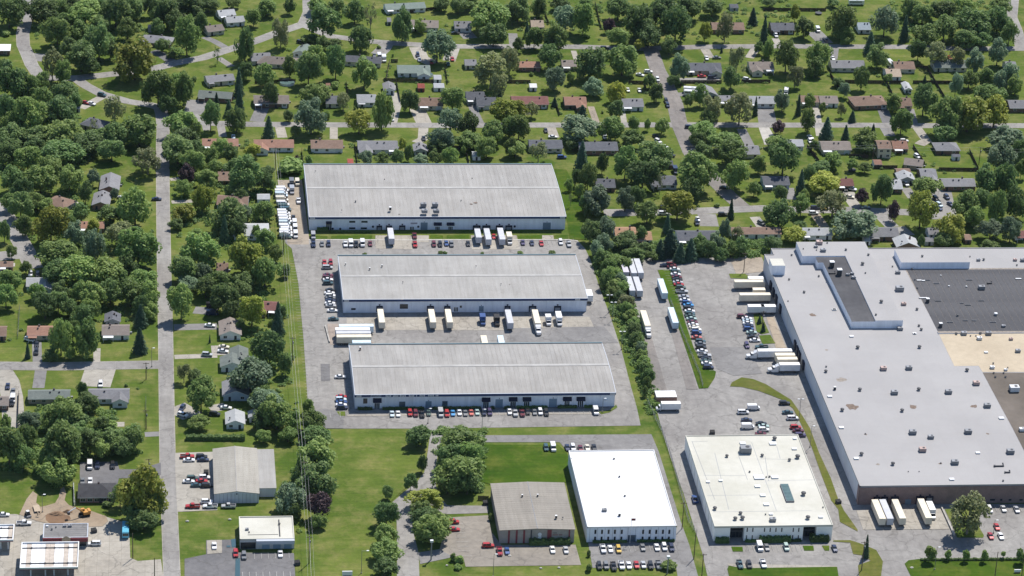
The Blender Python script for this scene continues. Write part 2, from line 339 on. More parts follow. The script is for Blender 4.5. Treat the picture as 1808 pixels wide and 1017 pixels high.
# measured layout, in metres on the ground
PHRASES = [
'in front of the',
'dark green tree',
'mid-green tree',
"part of the factory's",
'left of the',
'behind the',
'right of the',
'round dark roof vent in the',
"in the long slanting row by the factory lot's green strip",
'farthest warehouse',
'cream-roofed building',
'house with',
'dark boxy rooftop unit in the',
'dark wooden board fence',
'grey-white roof',
'house beside the',
'flat white roof hatch in the',
'nearest warehouse',
'grey-green tree',
'middle warehouse',
'slate house facing two parked cars',
'yellow-green tree',
'on the pale lot beside the metal barn',
'blue-grey two-storey house near the top',
"in the cluster before the factory's west docks",
'utility pole with crossarm',
'orange-roofed half of the corner house',
'little grey shed by the red and white cars',
'slate hip-roofed building',
'along the front of the',
'dark slate house under twin trunks',
'house at the',
'white-roofed office',
'long rust-roofed house near the two round trees',
'sedan parked',
'brown roof under the bright green tree',
'white box truck in the column of vans',
'dark roof',
'tan house under the dark trees',
'brown house hidden in the upper left trees',
'tall dark conifer',
'part of the',
'narrow dark skylight strip in the',
'small grey gabled house by two trees',
'grey house',
'lower orange roof beside clutter',
'white house hidden behind a conifer',
'upright exhaust stack',
'pale green house behind thin trees',
'small green bush',
'suv parked',
'in the bottom row by the office lawn',
'middle-sized thin olive tree',
'in the',
'taupe house',
'white sedan',
'long straight road',
'low white-roofed shop',
"long row by the factory lot's green strip",
'lower grey wing by the wood',
'loose second column beside the',
'on the factory lot',
'grey garage beside two white buses',
'half of the split ranch house',
'sage gable house half under trees',
'rear moss-roofed wing by the road',
'near right',
'central middle',
'small ash garage above the hedge',
'red-striped hall',
'house below the',
'young tree from the left along the lower right lawn hedge',
'brown ranch house near the top',
'rust-roofed house in a shaded grove',
'slate house',
'near middle',
"brown shed at the yards' right end",
'near the right edge trees',
'boxy rooftop unit at the',
'lengthwise grey chain link fence',
'dark shed at the street end',
'far middle',
'pinkish-topped rooftop unit',
'pink-brown house deep',
'grey roof',
'brown roof',
'garden gazebo on the long lawn',
'in front and',
'brown cross street',
'far left',
'upper left',
'pale gabled shed on the lawn',
'only white',
'by the small slate-roofed building',
'a shade tree in front',
'gable-end to the road',
'brown diagonal house',
'pink shed beside the cream house',
'two black cars',
'a cluttered drive',
'dark conifer',
'dark slate',
'dark brick front',
'central left',
'a tiny white shed',
'vent at the',
'a white concrete drive',
'slim lamp post',
'cream two-storey',
'purple-leaved tree',
'only black',
'above the power line',
'rambling brown hip house',
'long maroon-roofed ranch house',
'little white shed by the fence',
'a white porch box',
'a white gable end',
'tiny round',
'thin olive tree',
'only navy sedan',
'raised roof',
'tan roof',
'maroon roof at the right edge',
'a sandy drive',
'under the willow by the road',
'curving drive',
'olive-brown tree',
'plain tall wooden pole',
'cluttered yard',
'only dark',
'half hidden by a round tree',
'narrow white skylight strip',
'grey gabled garage by the gravel drive',
'tan annex with white walls',
'dark upper roof',
'grey-green roofed',
'a pale blue gable',
'red sedan',
'brown house beside a dark round tree',
'spread-out brown-grey hip',
'lane corner',
'only maroon',
'only silver',
'grass strip by the office',
'narrow grey shed on the upper lawn',
'ash-roofed house',
'roadside trees',
'green bush',
'narrow drive',
'end-on to the wood',
'above the hedge',
'only grey sedan',
'a front gable',
'blue walls',
'dark house',
'great double tree',
'only pale green sedan',
'at the petrol station',
'twin-headed lamp post',
'grey shed deep',
'pale shed',
'factory corner',
'red-sided shed',
'column of vans',
'white van',
'near left',
'rightmost tiny',
'white truck',
'pink-roofed shed',
'long brown',
'a front wing',
'behind and',
'lower right lawn',
'at the far',
'twin conifers',
'bare tree',
'with pale',
'only navy suv',
'factory docks',
'central right',
'leftmost tiny',
'far right',
'only grey-green',
'long slate',
'a white front band',
'an oval sand patch',
'dark garage',
'grey corner',
'slate hip',
'long grey',
'big lawn',
"petrol store's"]
DRIVES = [
(6,'asphalt_dark',[(-7.2,523.8),(-2.6,517.5),(4.2,505.2)]),
(4.5,'asphalt_mid',[(19.9,544.2),(25.2,537.9),(31.2,528.4)]),
(4,'asphalt_pale',[(27.1,513.7),(33.7,501.4)]),
(10,'asphalt_mid',[(15.1,455.3),(13.1,436.1)]),
(4,'asphalt_pale',[(13.1,436.1),(19.1,424.8),(19.7,415.5)]),
(4,'asphalt_pale',[(26.4,424.8),(27.5,407.2)]),
(5,'gravel_pale',[(-43.4,443.9),(-33.5,458.6)]),
(8,'asphalt_mid',[(-67.1,519.0),(-69.3,508.6)]),
(8,'asphalt_pale',[(118.1,537.9),(115.6,528.3),(111.9,519.8)]),
(8,'concrete',[(133.3,530.6),(134.8,514.8),(140.3,506.5)]),
(7,'gravel_pale',[(153.7,531.9),(149.2,510.7)]),
(8,'asphalt_mid',[(160.9,555.8),(163.8,543.8)]),
(5,'asphalt_mid',[(187.6,551.7),(186.4,532.2)]),
(4,'gravel_pale',[(117.1,465.8),(117.4,448.1),(113.6,425.1)]),
(8,'concrete',[(127.2,444.3),(129.4,424.2)]),
(4.5,'asphalt_mid',[(155.7,454.2),(156.5,438.6),(158.0,422.4)]),
(5,'concrete',[(56.1,421.2),(57.0,406.3)]),
(4,'concrete',[(83.4,421.3),(82.5,404.5)]),
(5,'gravel_pale',[(128.8,421.4),(127.1,404.6),(123.2,400.0)]),
(7,'asphalt_mid',[(48.8,447.8),(44.6,426.8)]),
(3,'concrete',[(218.0,526.2),(218.0,513.5)]),
(5,'concrete',[(290.3,530.2),(291.3,516.3)]),
(6,'asphalt_pale',[(262.7,483.6),(291.3,485.5)]),
(5,'concrete',[(319.0,531.6),(312.7,516.5)]),
(3.5,'gravel_tan',[(217.5,447.6),(217.7,425.5)]),
(3,'gravel_pale',[(233.0,439.0),(231.9,425.5)]),
(5,'concrete',[(193.4,421.6),(193.9,406.6)]),
(3,'asphalt_mid',[(182.8,447.5),(183.6,436.8)]),
(5,'asphalt_mid',[(263.1,463.7),(271.8,465.1)]),
(9,'asphalt_mid',[(308.7,447.1),(306.0,423.8)]),
(5,'asphalt_mid',[(291.4,418.1),(292.0,395.6)]),
(5.5,'concrete_white',[(303.4,420.0),(304.1,404.9)]),
(9,'asphalt_mid',[(356.0,556.1),(359.1,538.5)]),
(4,'gravel_pale',[(332.2,545.8),(332.6,532.8)]),
(4,'asphalt_mid',[(363.1,532.0),(358.8,514.9)]),
(6,'asphalt_dark',[(370.9,446.4),(369.6,426.0)]),
(4,'gravel_pale',[(336.2,450.2),(330.4,408.7)]),
(8,'asphalt_mid',[(309.2,447.1),(307.3,425.8)]),
(5,'concrete_white',[(303.2,420.0),(302.2,397.5)]),
(6,'asphalt_mid',[(366.8,420.2),(367.0,408.8)]),
(5,'gravel_pale',[(383.5,420.3),(384.7,400.4)]),
(6,'asphalt_mid',[(384.6,445.5),(382.1,424.1)]),
(3.5,'concrete',[(1.2,354.7),(5.7,355.7)]),
(3.5,'concrete',[(1.8,328.2),(11.8,329.5)]),
(6,'gravel_pale',[(-56.3,331.5),(-54.6,319.9)]),
(9,'asphalt_pale',[(256.5,313.4),(255.6,299.3)]),
(5,'gravel_pale',[(279.2,310.0),(280.6,298.4)]),
(6,'asphalt_pale',[(208.9,313.7),(221.6,314.4)]),
(6,'gravel_pale',[(330.9,339.5),(330.4,328.3),(331.2,318.1)]),
(5,'asphalt_pale',[(360.5,343.8),(361.4,331.6)]),
(7,'asphalt_pale',[(340.8,313.0),(343.9,298.0)]),
(7,'asphalt_pale',[(346.7,298.0),(349.5,288.1)]),
(5,'gravel_tan',[(309.2,313.2),(310.9,298.2)]),
(13,'asphalt_pale',[(376.4,342.0),(372.2,312.8),(371.3,306.1)]),
(5,'asphalt_mid',[(302.2,344.0),(301.1,330.1)]),
(8,'gravel_pale',[(378.2,354.3),(377.5,340.3)]),
(6,'concrete',[(379.4,401.7),(383.8,398.0)]),
(4,'asphalt_mid',[(-56.1,182.6),(-55.0,161.6)]),
(3,'gravel_pale',[(-30.3,176.1),(-30.2,161.2)]),
(5,'asphalt_mid',[(-53.4,156.3),(-53.9,139.9)]),
(13,'gravel_pale',[(-28.5,157.2),(-30.6,140.8)]),
(9,'gravel_pale',[(-69.9,156.5),(-66.4,146.0),(-64.3,131.7),(-62.5,105.3)]),
(7,'asphalt_mid',[(11.4,212.7),(21.5,210.4)]),
(6,'asphalt_mid',[(2.4,195.7),(21.3,196.4)]),
(4,'concrete',[(2.6,167.4),(20.8,168.5)]),
(9,'concrete',[(18.4,173.3),(25.8,173.6)]),
(10,'gravel_pale',[(2.8,122.8),(9.8,113.8)]),
(6,'gravel_pale',[(17.0,120.0),(23.6,122.4)]),
(4,'concrete',[(-26.1,107.6),(-17.9,107.5)]),
(4,'asphalt_mid',[(-9.6,98.6),(-3.2,99.1)])]
ROADS = [
('road','asphalt_pale',6.0,[(-4.1,447.3),(-2.7,435.3),(-2.1,415.5),(-2.4,397.6),(-2.2,324.9),(-1.7,251.7),(-1.1,183.8),(-0.8,131.5),(-0.4,67.1),(0.4,24.4),(1.1,-17.4)]),
('road','asphalt_pale',6.0,[(-4.1,445.0),(-7.8,448.0),(-20.2,453.2),(-33.5,463.0),(-41.8,474.5),(-47.3,484.6)]),
('road','asphalt_pale',6.6,[(-76.9,612.4),(-75.9,570.3),(-76.8,547.4),(-75.8,530.8),(-73.2,517.8),(-70.3,502.5),(-66.9,490.7),(-59.8,484.5),(-47.3,484.6),(-34.0,488.6),(-8.6,496.7),(3.5,505.6),(18.7,513.8),(31.2,524.6),(46.9,538.0),(56.6,548.2),(74.4,564.6),(77.9,582.1),(79.0,615.1)]),
('road','asphalt_pale',6.0,[(74.3,562.9),(87.7,546.1),(109.3,538.7),(124.7,535.6),(147.7,531.7),(186.5,532.1),(223.5,531.7),(254.8,529.5),(287.0,532.4),(318.5,533.6),(347.8,533.9),(404.4,533.7),(432.1,531.4),(476.0,531.9)]),
('road','asphalt_pale',6.0,[(486.3,622.2),(474.4,580.8),(472.0,558.6),(467.3,531.8)]),
('road','asphalt_pale',6.0,[(-2.1,425.0),(15.4,425.0),(39.5,423.3),(80.2,422.7),(116.8,422.4),(137.2,422.1),(187.6,422.7),(258.5,423.2),(307.3,423.0),(349.1,423.2),(387.0,422.5),(447.3,422.7)]),
('road','asphalt_brown',8,[(260.6,531.2),(260.0,499.0),(261.4,478.2),(262.3,454.0),(260.2,422.9),(260.4,405.2),(260.5,387.1),(263.3,368.8),(267.8,348.0),(271.5,333.1),(276.5,317.2)]),
('road','asphalt_pale',6.8,[(207.0,315.5),(235.8,315.4),(256.4,317.2),(270.7,318.5),(285.3,319.8),(306.3,317.7),(327.4,317.6),(348.4,315.5),(373.1,313.4)]),
('road','asphalt_pale',7.2,[(-75.4,160.5),(-70.6,160.4),(-46.5,159.5),(-4.4,160.4),(-0.8,160.3)]),
('road','asphalt_pale',8,[(-83.9,331.7),(-78.2,321.4),(-75.1,312.4),(-71.0,301.0),(-68.2,288.5),(-64.8,276.3),(-61.8,263.0),(-60.0,255.8)]),
('road','asphalt_pale',9,[(-64.8,276.3),(-69.4,270.2),(-79.5,267.9)])]
POLYS = [
('parking_lot','asphalt_pale',[(54.0,282.1),(56.7,275.9),(58.3,239.3),(58.3,181.8),(57.7,127.9),(58.3,119.4),(64.0,102.0),(107.0,101.2),(139.9,101.5),(194.6,102.0),(195.2,116.7),(195.4,140.3),(195.9,171.0),(195.3,206.6),(194.3,233.8),(194.0,261.9),(192.9,274.9),(190.5,283.6),(64.9,285.8),(65.0,287.6),(64.6,353.9),(52.8,353.9)]),
('yard','gravel_tan',[(55.0,280.3),(64.7,280.2),(65.2,286.4),(64.6,353.9),(52.8,353.9)]),
('concrete_apron','concrete',[(95.3,275.6),(112.3,274.3),(113.4,289.8),(96.2,289.9)]),
('concrete_apron','concrete',[(115.0,282.3),(120.5,282.2),(121.1,289.7),(115.5,289.8)]),
('concrete_apron','concrete',[(139.9,274.0),(162.3,273.9),(162.4,289.5),(140.8,289.6)]),
('concrete_apron','concrete',[(173.8,284.4),(179.4,284.3),(179.7,289.4),(174.4,289.4)]),
('concrete_apron','concrete',[(77.5,191.9),(187.1,189.8),(185.8,203.3),(78.1,203.6)]),
('concrete_pad','concrete_stained',[(69.6,177.8),(89.0,178.6),(88.6,179.2),(81.8,197.9),(69.3,198.1)]),
('lawn_strip','grass_bright',[(68.0,284.8),(73.5,284.8),(73.8,289.4),(68.2,289.5)]),
('lawn_strip','grass_bright',[(75.4,284.7),(94.3,284.6),(94.6,289.9),(75.6,289.4)]),
('lawn_strip','grass_bright',[(121.5,285.0),(127.4,285.0),(127.7,289.7),(121.9,289.7)]),
('lawn_strip','grass_bright',[(129.2,285.0),(139.8,284.9),(140.0,289.6),(129.6,289.7)]),
('lawn_strip','grass_bright',[(162.7,284.8),(173.9,284.7),(174.4,289.4),(163.2,289.5)]),
('lawn_strip','grass_bright',[(179.7,284.6),(186.2,285.2),(186.8,289.9),(180.3,289.3)]),
('lawn','grass_bright',[(188.3,307.2),(187.0,284.9),(196.2,284.2),(197.6,318.8),(196.8,345.5),(195.0,366.0),(189.3,367.4)]),
('lawn','grass_bright',[(53.9,353.9),(66.2,353.9),(65.9,366.2),(53.8,366.2)]),
('asphalt_patch','asphalt_dark',[(64.1,144.1),(67.9,144.1),(68.5,159.7),(64.6,159.8)]),
('asphalt_patch','asphalt_mid',[(147.7,177.2),(195.5,177.6),(191.1,193.7),(149.2,192.6)]),
('asphalt_patch','asphalt_mid',[(64.0,102.0),(71.2,101.9),(72.3,114.1),(69.2,116.7),(64.8,119.3),(58.4,116.9)]),
('sidewalk','concrete',[(73.2,112.4),(179.5,112.3),(179.7,113.3),(73.2,113.6)]),
('concrete_walk','concrete_white',[(64.9,285.8),(64.9,284.5),(186.3,284.0),(190.4,282.4),(190.5,283.6),(186.2,285.0)]),
('grass_patch','grass',[(70.4,112.7),(72.7,112.7),(72.7,116.6),(69.2,116.7)]),
('grass_patch','grass',[(179.5,112.0),(183.0,113.5),(187.0,117.9),(186.8,120.4),(183.8,115.9),(178.3,114.0)]),
('parking_lot','asphalt_pale',[(207.0,237.8),(207.5,200.7),(206.9,168.2),(205.4,145.3),(204.3,127.7),(203.3,112.6),(202.9,99.2),(203.0,74.5),(203.8,44.8),(204.0,-1.3),(203.0,-23.4),(329.2,-27.1),(345.0,33.1),(339.9,33.2),(273.3,34.9),(275.4,225.2),(274.6,264.3),(207.3,264.9)]),
('gravel_strip','asphalt_brown',[(206.9,168.2),(204.0,132.9),(210.3,132.7),(211.2,203.0),(208.1,203.0)]),
('gravel_strip','asphalt_brown',[(218.8,133.6),(223.6,133.5),(224.4,202.8),(220.8,202.8)]),
('asphalt_patch','asphalt_mid',[(235.0,152.2),(241.3,145.7),(253.8,147.6),(252.5,172.9),(235.1,172.6)]),
('sandy_patch','gravel_tan',[(259.4,246.2),(273.7,249.1),(274.6,264.3),(259.4,264.4)]),
('grass_island','grass',[(256.1,242.0),(264.4,241.3),(265.5,243.1),(263.5,246.7),(256.1,246.8)]),
('grass_island','grass',[(258.6,187.7),(260.4,184.9),(264.0,186.5),(263.7,206.3),(260.1,204.6)]),
('grass_island','grass',[(259.0,175.5),(264.9,176.0),(264.1,184.3),(259.0,183.8)]),
('dock_ramp','concrete_tan',[(264.3,171.6),(268.9,171.5),(268.9,202.2),(265.5,201.7)]),
('grass_island','grass_bright',[(223.9,237.6),(224.0,208.5),(224.3,180.4),(224.3,153.4),(224.2,134.0),(228.2,134.5),(232.6,143.8),(234.1,149.5),(232.9,151.7),(229.2,156.0),(228.0,172.2),(228.1,197.1),(228.9,225.8),(229.9,251.3),(223.6,251.3)]),
('grass_island','grass_dry',[(243.0,135.2),(249.7,131.5),(258.0,123.6),(261.4,115.4),(262.1,103.9),(262.4,97.9),(262.9,81.8),(262.4,59.1),(262.3,37.5),(263.7,30.7),(262.4,20.9),(267.9,13.3),(268.2,14.6),(265.8,29.7),(265.3,38.7),(265.7,55.7),(265.0,77.0),(265.3,97.9),(264.2,108.8),(262.1,123.1),(258.2,129.8),(253.7,137.7),(249.1,142.4),(244.3,144.1),(239.3,139.5),(237.9,135.9)]),
('grass_island','grass_dry',[(256.7,5.8),(263.2,4.8),(262.6,-3.8),(267.0,-5.2),(268.4,-9.0),(262.8,-12.2),(261.4,-21.0),(269.8,-21.2),(273.1,-9.6),(272.3,-1.1),(268.1,3.3),(263.6,6.7),(256.9,6.7)]),
('lawn','grass_bright',[(281.8,-25.7),(329.2,-27.1),(334.0,-8.8),(289.1,-7.9),(283.3,-9.0),(281.2,-11.5)]),
('lawn','grass',[(306.8,18.4),(306.4,7.5),(316.8,7.2),(317.5,8.9),(317.0,18.2),(322.4,30.1),(311.9,30.3),(306.6,29.6)]),
('concrete_apron','concrete',[(270.4,14.6),(304.8,14.1),(305.0,30.5),(270.8,29.6)]),
('grass_patch','grass_bright',[(216.0,-0.6),(220.0,-0.7),(220.4,2.9),(216.0,3.1)]),
('grass_patch','grass_bright',[(244.0,-0.7),(247.8,-0.8),(248.3,3.0),(244.1,3.1)]),
('grass_patch','grass_bright',[(252.0,-0.9),(253.8,-1.0),(254.5,2.9),(251.6,2.9)]),
('lawn','grass_bright',[(211.3,-23.6),(253.0,-24.8),(254.5,-12.8),(217.4,-13.0),(213.1,-10.0),(211.7,-13.3)]),
('concrete_walk','concrete',[(212.5,-10.8),(217.4,-13.0),(254.5,-13.0),(254.6,-12.4),(212.3,-9.5)]),
('parking_lot','asphalt_mid',[(126.5,89.1),(159.1,88.4),(161.6,79.8),(197.5,78.5),(197.0,46.8),(197.2,18.3),(161.1,8.0),(160.1,-10.9),(192.2,-11.9),(191.4,-23.0),(199.6,-23.2),(199.9,5.2),(199.3,23.0),(199.1,48.6),(198.9,79.4),(198.0,94.4),(126.6,94.9)]),
('parking_lot','asphalt_mid',[(160.1,-10.9),(193.5,-11.9),(196.4,9.6),(160.8,8.9)]),
('parking_lot','asphalt_tan',[(102.8,3.7),(106.8,-1.5),(111.5,-2.0),(111.8,-8.7),(156.0,-8.7),(155.7,6.4),(127.0,7.2),(124.2,16.8),(124.1,29.8),(108.0,28.5)]),
('driveway','asphalt_mid',[(94.7,-6.2),(107.6,-1.5),(102.9,4.5),(94.5,2.2)]),
('road','asphalt_pale',[(106.2,93.9),(103.7,76.8),(101.7,64.7),(98.1,56.5),(93.1,49.8),(87.3,41.0),(88.5,35.2),(86.9,9.2),(84.9,-19.8),(93.4,-20.1),(94.7,1.8),(93.8,17.1),(94.3,29.7),(97.4,34.9),(108.2,31.1),(124.3,31.6),(124.8,37.3),(108.8,37.8),(106.5,43.6),(105.5,53.1),(106.0,64.1),(108.8,82.3),(111.7,95.7),(112.4,101.0),(106.3,101.2)]),
('lawn','grass_bright',[(123.1,56.8),(127.3,54.0),(160.2,55.0),(161.1,79.3),(158.1,86.0),(127.7,86.7)]),
('lawn','grass',[(63.0,81.5),(54.2,36.0),(53.3,-18.9),(84.3,-19.8),(87.9,33.0),(86.7,41.4),(92.2,50.3),(96.7,56.5),(101.1,65.6),(103.6,80.6),(106.0,97.3),(66.1,98.1)]),
('parking_lot','gravel_pale',[(3.4,35.6),(18.8,36.5),(18.0,41.4),(18.2,83.4),(2.5,82.8)]),
('parking_lot','asphalt_dark',[(5.7,-17.5),(47.0,-18.7),(47.2,3.1),(25.5,4.2),(24.9,13.9),(14.1,13.7),(14.0,3.2),(5.8,0.1)]),
('concrete_pad','concrete',[(14.4,3.2),(20.0,3.9),(20.1,13.6),(14.3,13.3)]),
('forecourt','concrete',[(-64.5,-15.4),(-1.8,-17.3),(-3.1,-0.0),(-11.8,-1.0),(-14.6,1.5),(-15.2,26.5),(-18.1,28.7),(-26.0,33.7),(-30.9,33.0),(-48.4,30.0),(-58.7,35.4),(-67.0,35.7)]),
('dirt_patch','dirt',[(-50.3,29.6),(-43.7,26.8),(-36.8,26.2),(-29.9,24.8),(-25.4,25.1),(-23.3,28.9),(-24.2,32.8),(-28.0,35.5),(-31.9,38.3),(-35.4,39.7),(-38.5,41.5),(-40.4,45.5),(-39.9,50.8),(-40.9,56.2),(-42.2,54.5),(-42.7,48.2),(-44.0,43.4),(-46.8,41.7),(-49.4,40.5),(-51.3,44.0),(-51.0,50.2),(-52.9,52.9),(-55.1,46.8),(-56.3,40.6),(-57.4,35.0)]),
('dirt_hole','dirt_brown',[(-47.1,30.4),(-45.7,28.0),(-43.5,27.0),(-41.2,27.4),(-38.8,28.9),(-37.6,31.0),(-38.1,33.2),(-40.1,34.5),(-42.3,35.0),(-44.5,35.7),(-46.4,35.3),(-47.4,33.9)]),
('parking_lot','asphalt_dark',[(-34.8,56.5),(-20.4,54.8),(-19.6,62.5),(-12.9,62.8),(-8.0,64.1),(-3.1,64.9),(-3.1,75.0),(-8.1,71.9),(-13.0,69.7),(-19.5,69.8),(-20.4,76.1),(-35.2,76.2)]),
('walkway_paint','paint_teal',[(24.4,-18.0),(26.3,-18.1),(26.7,-0.1),(25.0,-0.0)]),
('walkway_paint','paint_teal',[(23.7,8.0),(25.4,8.4),(25.4,14.3),(23.6,13.9)]),
('walkway_paint','paint_teal',[(21.8,8.0),(23.3,8.0),(23.3,9.3),(21.8,9.3)])]
MARKS = [
(((55.38,261.94),(57.32,119.41),(1,0)),52,5.2,0.12,'paint_mark'),
(((63.4,203.76),(64.89,135.39),(1,0)),26,5.0,0.1,'paint_mark'),
(((70.96,161.24),(72.92,134.22),(1,0)),12,4.6,0.12,'paint_mark'),
(((81.42,284.71),(95.1,284.61),(0,-1)),8,5.2,0.14,'paint_mark'),
(((122.02,284.42),(140.55,284.29),(0,-1)),10,5.2,0.14,'paint_mark'),
(((163.96,284.43),(188.57,284.89),(0,-1)),13,5.2,0.14,'paint_mark'),
(((90.78,116.26),(174.77,116.12),(0,-1)),34,5.2,0.12,'paint_mark'),
(((27.35,-10.4),(45.2,-10.51),(0,-1)),8,5.5,0.2,'paint_mark'),
(((32.18,3.55),(45.29,3.6),(0,-1)),6,4.5,0.14,'paint_mark'),
(((25.13,-0.43),(24.79,-16.43),(0,-1)),2,0.1,0.14,'paint_mark'),
(((164.33,5.36),(194.02,5.82),(0,-1)),16,5.0,0.14,'paint_mark'),
(((161.94,-6.41),(187.35,-6.29),(0,-1)),14,5.0,0.14,'paint_mark'),
(((323.91,32.29),(339.11,31.91),(0,-1)),10,5.2,0.14,'paint_mark'),
(((225.65,258.0),(231.28,150.65),(1,0)),42,5.0,0.12,'paint_mark'),
(((222.55,3.74),(243.12,4.03),(0,-1)),12,5.0,0.14,'paint_mark'),
(((217.21,-7.99),(229.28,-8.33),(0,-1)),6,5.0,0.14,'paint_mark'),
(((62.35,116.32),(70.55,116.16),(0,-1)),3,5.0,0.14,'paint_mark'),
(((108.93,26.72),(110.3,-0.75),(1,0)),9,4.5,0.14,'paint_mark')]
WAREHOUSES = [('farthest long warehouse with vaulted grey metal roof and blue fascia', 65.6, 186.0, 295.9, 356.6, 7.0, 1.2, 1.93, 'panel_roof_metal', [('entry', 73.41, 76.1, 0.0, 3.21), ('awning', 73.38, 76.08, 3.5, 4.49), ('window', 84.25, 87.05, 3.7, 4.64), ('window', 89.89, 92.8, 3.69, 4.62), ('window', 84.21, 87.13, 0.38, 1.29), ('window', 89.7, 92.61, 0.36, 1.27), ('vent', 76.09, 77.09, 0.17, 1.28), ('vent', 79.63, 80.59, 0.1, 1.15), ('vent', 94.87, 95.93, 1.11, 2.28), ('vent', 116.07, 117.19, 1.05, 2.22), ('vent', 161.58, 162.65, 1.04, 2.27), ('dock', 97.11, 99.63, 0.0, 2.04), ('dock', 101.51, 104.27, 0.0, 2.17), ('dock', 107.72, 110.52, 0.0, 2.16), ('entry', 112.69, 114.65, 0.0, 1.65), ('door', 117.78, 120.98, 0.0, 3.68), ('awning', 123.9, 127.63, 2.6, 3.78), ('entry', 124.64, 126.77, 0.0, 1.61), ('awning', 129.98, 133.55, 2.56, 3.73), ('entry', 130.78, 132.91, 0.0, 1.6), ('sign', 112.99, 116.19, 2.9, 3.75), ('dock', 142.37, 145.85, 0.0, 2.06), ('dock', 146.92, 150.53, 0.0, 2.05), ('dock', 153.26, 156.44, 0.0, 2.03), ('dock', 157.76, 160.95, 0.0, 2.02), ('door', 175.47, 179.17, 0.0, 3.53), ('plate', 65.9, 68.14, 0, 0), ('plate', 183.34, 185.49, 0, 0)], None, 'long warehouses with metal roofs', [(144.67, 309.42, 1.3), (142.4, 308.13, 0.8), (107.67, 297.97, 0.5)]), ('middle long warehouse with smooth pale low roof and four docked trailers', 76.8, 185.2, 208.4, 253.0, 7.0, 0.6, 5.4, 'panel_roof_warm', [('window', 80.32, 82.33, 1.47, 2.39), ('window', 101.83, 105.47, 1.97, 4.22), ('dock', 91.47, 94.25, 0.64, 3.3), ('dock', 113.92, 116.94, 0.5, 3.17), ('dock', 121.6, 124.24, 0.45, 3.12), ('entry', 125.9, 127.79, 0.43, 2.67), ('window', 128.52, 129.4, 2.26, 3.33), ('door', 137.11, 139.13, 0.36, 3.03), ('dock', 148.49, 151.02, 0.28, 2.96), ('dock', 159.38, 162.58, 0.35, 2.89), ('dock', 170.67, 173.72, 0.28, 2.82), ('plate', 77.19, 79.19, 0, 0), ('plate', 179.8, 181.95, 0, 0)], None, 'long warehouses with metal roofs', [(102.63, 207.52, 0.5), (151.82, 221.37, 0.4)]), ('nearest long warehouse with ribbed vaulted roof and white lettering on blue fascia', 76.9, 185.8, 118.6, 163.8, 7.0, 1.35, 1.93, 'panel_roof_metal', [('window', 80.33, 82.05, 2.51, 4.86), ('awning', 84.38, 87.93, 3.36, 4.98), ('entry', 85.0, 87.26, 0.0, 2.71), ('louver', 95.36, 97.88, 0.32, 3.27), ('door', 106.34, 108.82, 0.21, 3.29), ('louver', 113.32, 115.68, 0.14, 3.36), ('awning', 129.8, 133.37, 3.33, 4.82), ('entry', 130.41, 132.78, 0.0, 2.78), ('door', 135.59, 138.68, 0.0, 3.93), ('awning', 141.15, 144.72, 3.43, 4.95), ('entry', 141.82, 144.2, 0.0, 2.8), ('awning', 146.96, 150.53, 3.37, 4.89), ('entry', 147.53, 149.92, 0.0, 2.74), ('door', 158.15, 161.42, 0.0, 3.98), ('awning', 163.88, 167.58, 3.36, 4.86), ('entry', 164.58, 166.85, 0.14, 2.84), ('awning', 169.62, 173.3, 3.31, 4.8), ('entry', 170.2, 172.6, 0.09, 2.78), ('lamp', 181.65, 182.61, 2.93, 3.47), ('plate', 77.44, 79.44, 0, 0), ('letters', 89.55, 94.97, 0, 0), ('letters', 95.44, 98.74, 0, 0), ('letters', 99.21, 102.75, 0, 0), ('letters', 103.69, 106.52, 0, 0), ('letters', 107.23, 111.6, 0, 0), ('plate', 183.56, 185.72, 0, 0)], ('CIVIC', 83.2, 1.35), 'long warehouses with metal roofs', [(81.23, 157.79, 0.6)])]
FACTORY = [
(272.52,34.46),
(397.11,34.46),
(397.11,256.28),
(276.82,256.28),
(276.82,249.83),
(272.52,249.83)]
FH = 8.3
FACTORY_ROOFS = [
('upper_roof',[(288.22,240.5),(308.12,240.5),(308.12,174.04),(320.5,174.04),(320.5,255.73),(288.22,255.73)],12.1,'roof_grey_white'),
('dark_upper_roof',[(297.64,174.09),(308.1,174.09),(308.1,240.2),(294.23,240.2),(294.23,234.5),(296.64,234.5)],11.6,'roof_dark'),
('raised_roof',[(332.98,234.41),(365.22,234.41),(365.22,248.41),(332.98,248.41)],11.5,'roof_grey_white'),
('penthouse',[(271.97,228.42),(277.97,228.42),(277.97,235.91),(271.97,235.91)],13.0,'roof_cream'),
('tan_roof',[(335.2,137.3),(345.9,137.5),(346.2,131.7),(374.7,131.2),(384.7,168.6),(335.5,168.4)],8.350000000000001,'roof_tan'),
('brown_roof',[(346.3,99.3),(346.5,80.9),(346.4,60.2),(343.6,14.3),(374.6,130.6),(346.1,131.2)],8.360000000000001,'roof_brown'),
('roof_curb',[(335.2,168.0),(384.5,168.1),(384.9,169.5),(335.3,170.0)],8.75,'pale_stain'),
('dark_roof_base',[(335.8,170.1),(384.9,169.4),(402.3,234.7),(365.7,234.7),(365.3,233.8),(335.0,233.5)],8.34,'pale_stain')]
STRIPS = {'x': 335.65, 'w': 3.05, 'n': 20, 'y': 170.4, 'd': 62.82}
FACTORY_FRONT = [
('door',291.44,293.86,0.0,2.23),
('dock',278.44,280.97,0.3,3.6),
('dock',281.55,284.2,0.3,3.6),
('dock',285.58,288.57,0.3,3.6),
('dock',295.73,298.96,0.3,3.6),
('dock',299.65,302.65,0.3,3.6),
('window',326.0,328.09,1.2,2.0),
('window',330.18,331.11,1.15,1.94),
('window',333.67,334.83,1.1,1.89),
('window',338.09,339.48,1.03,1.83)]
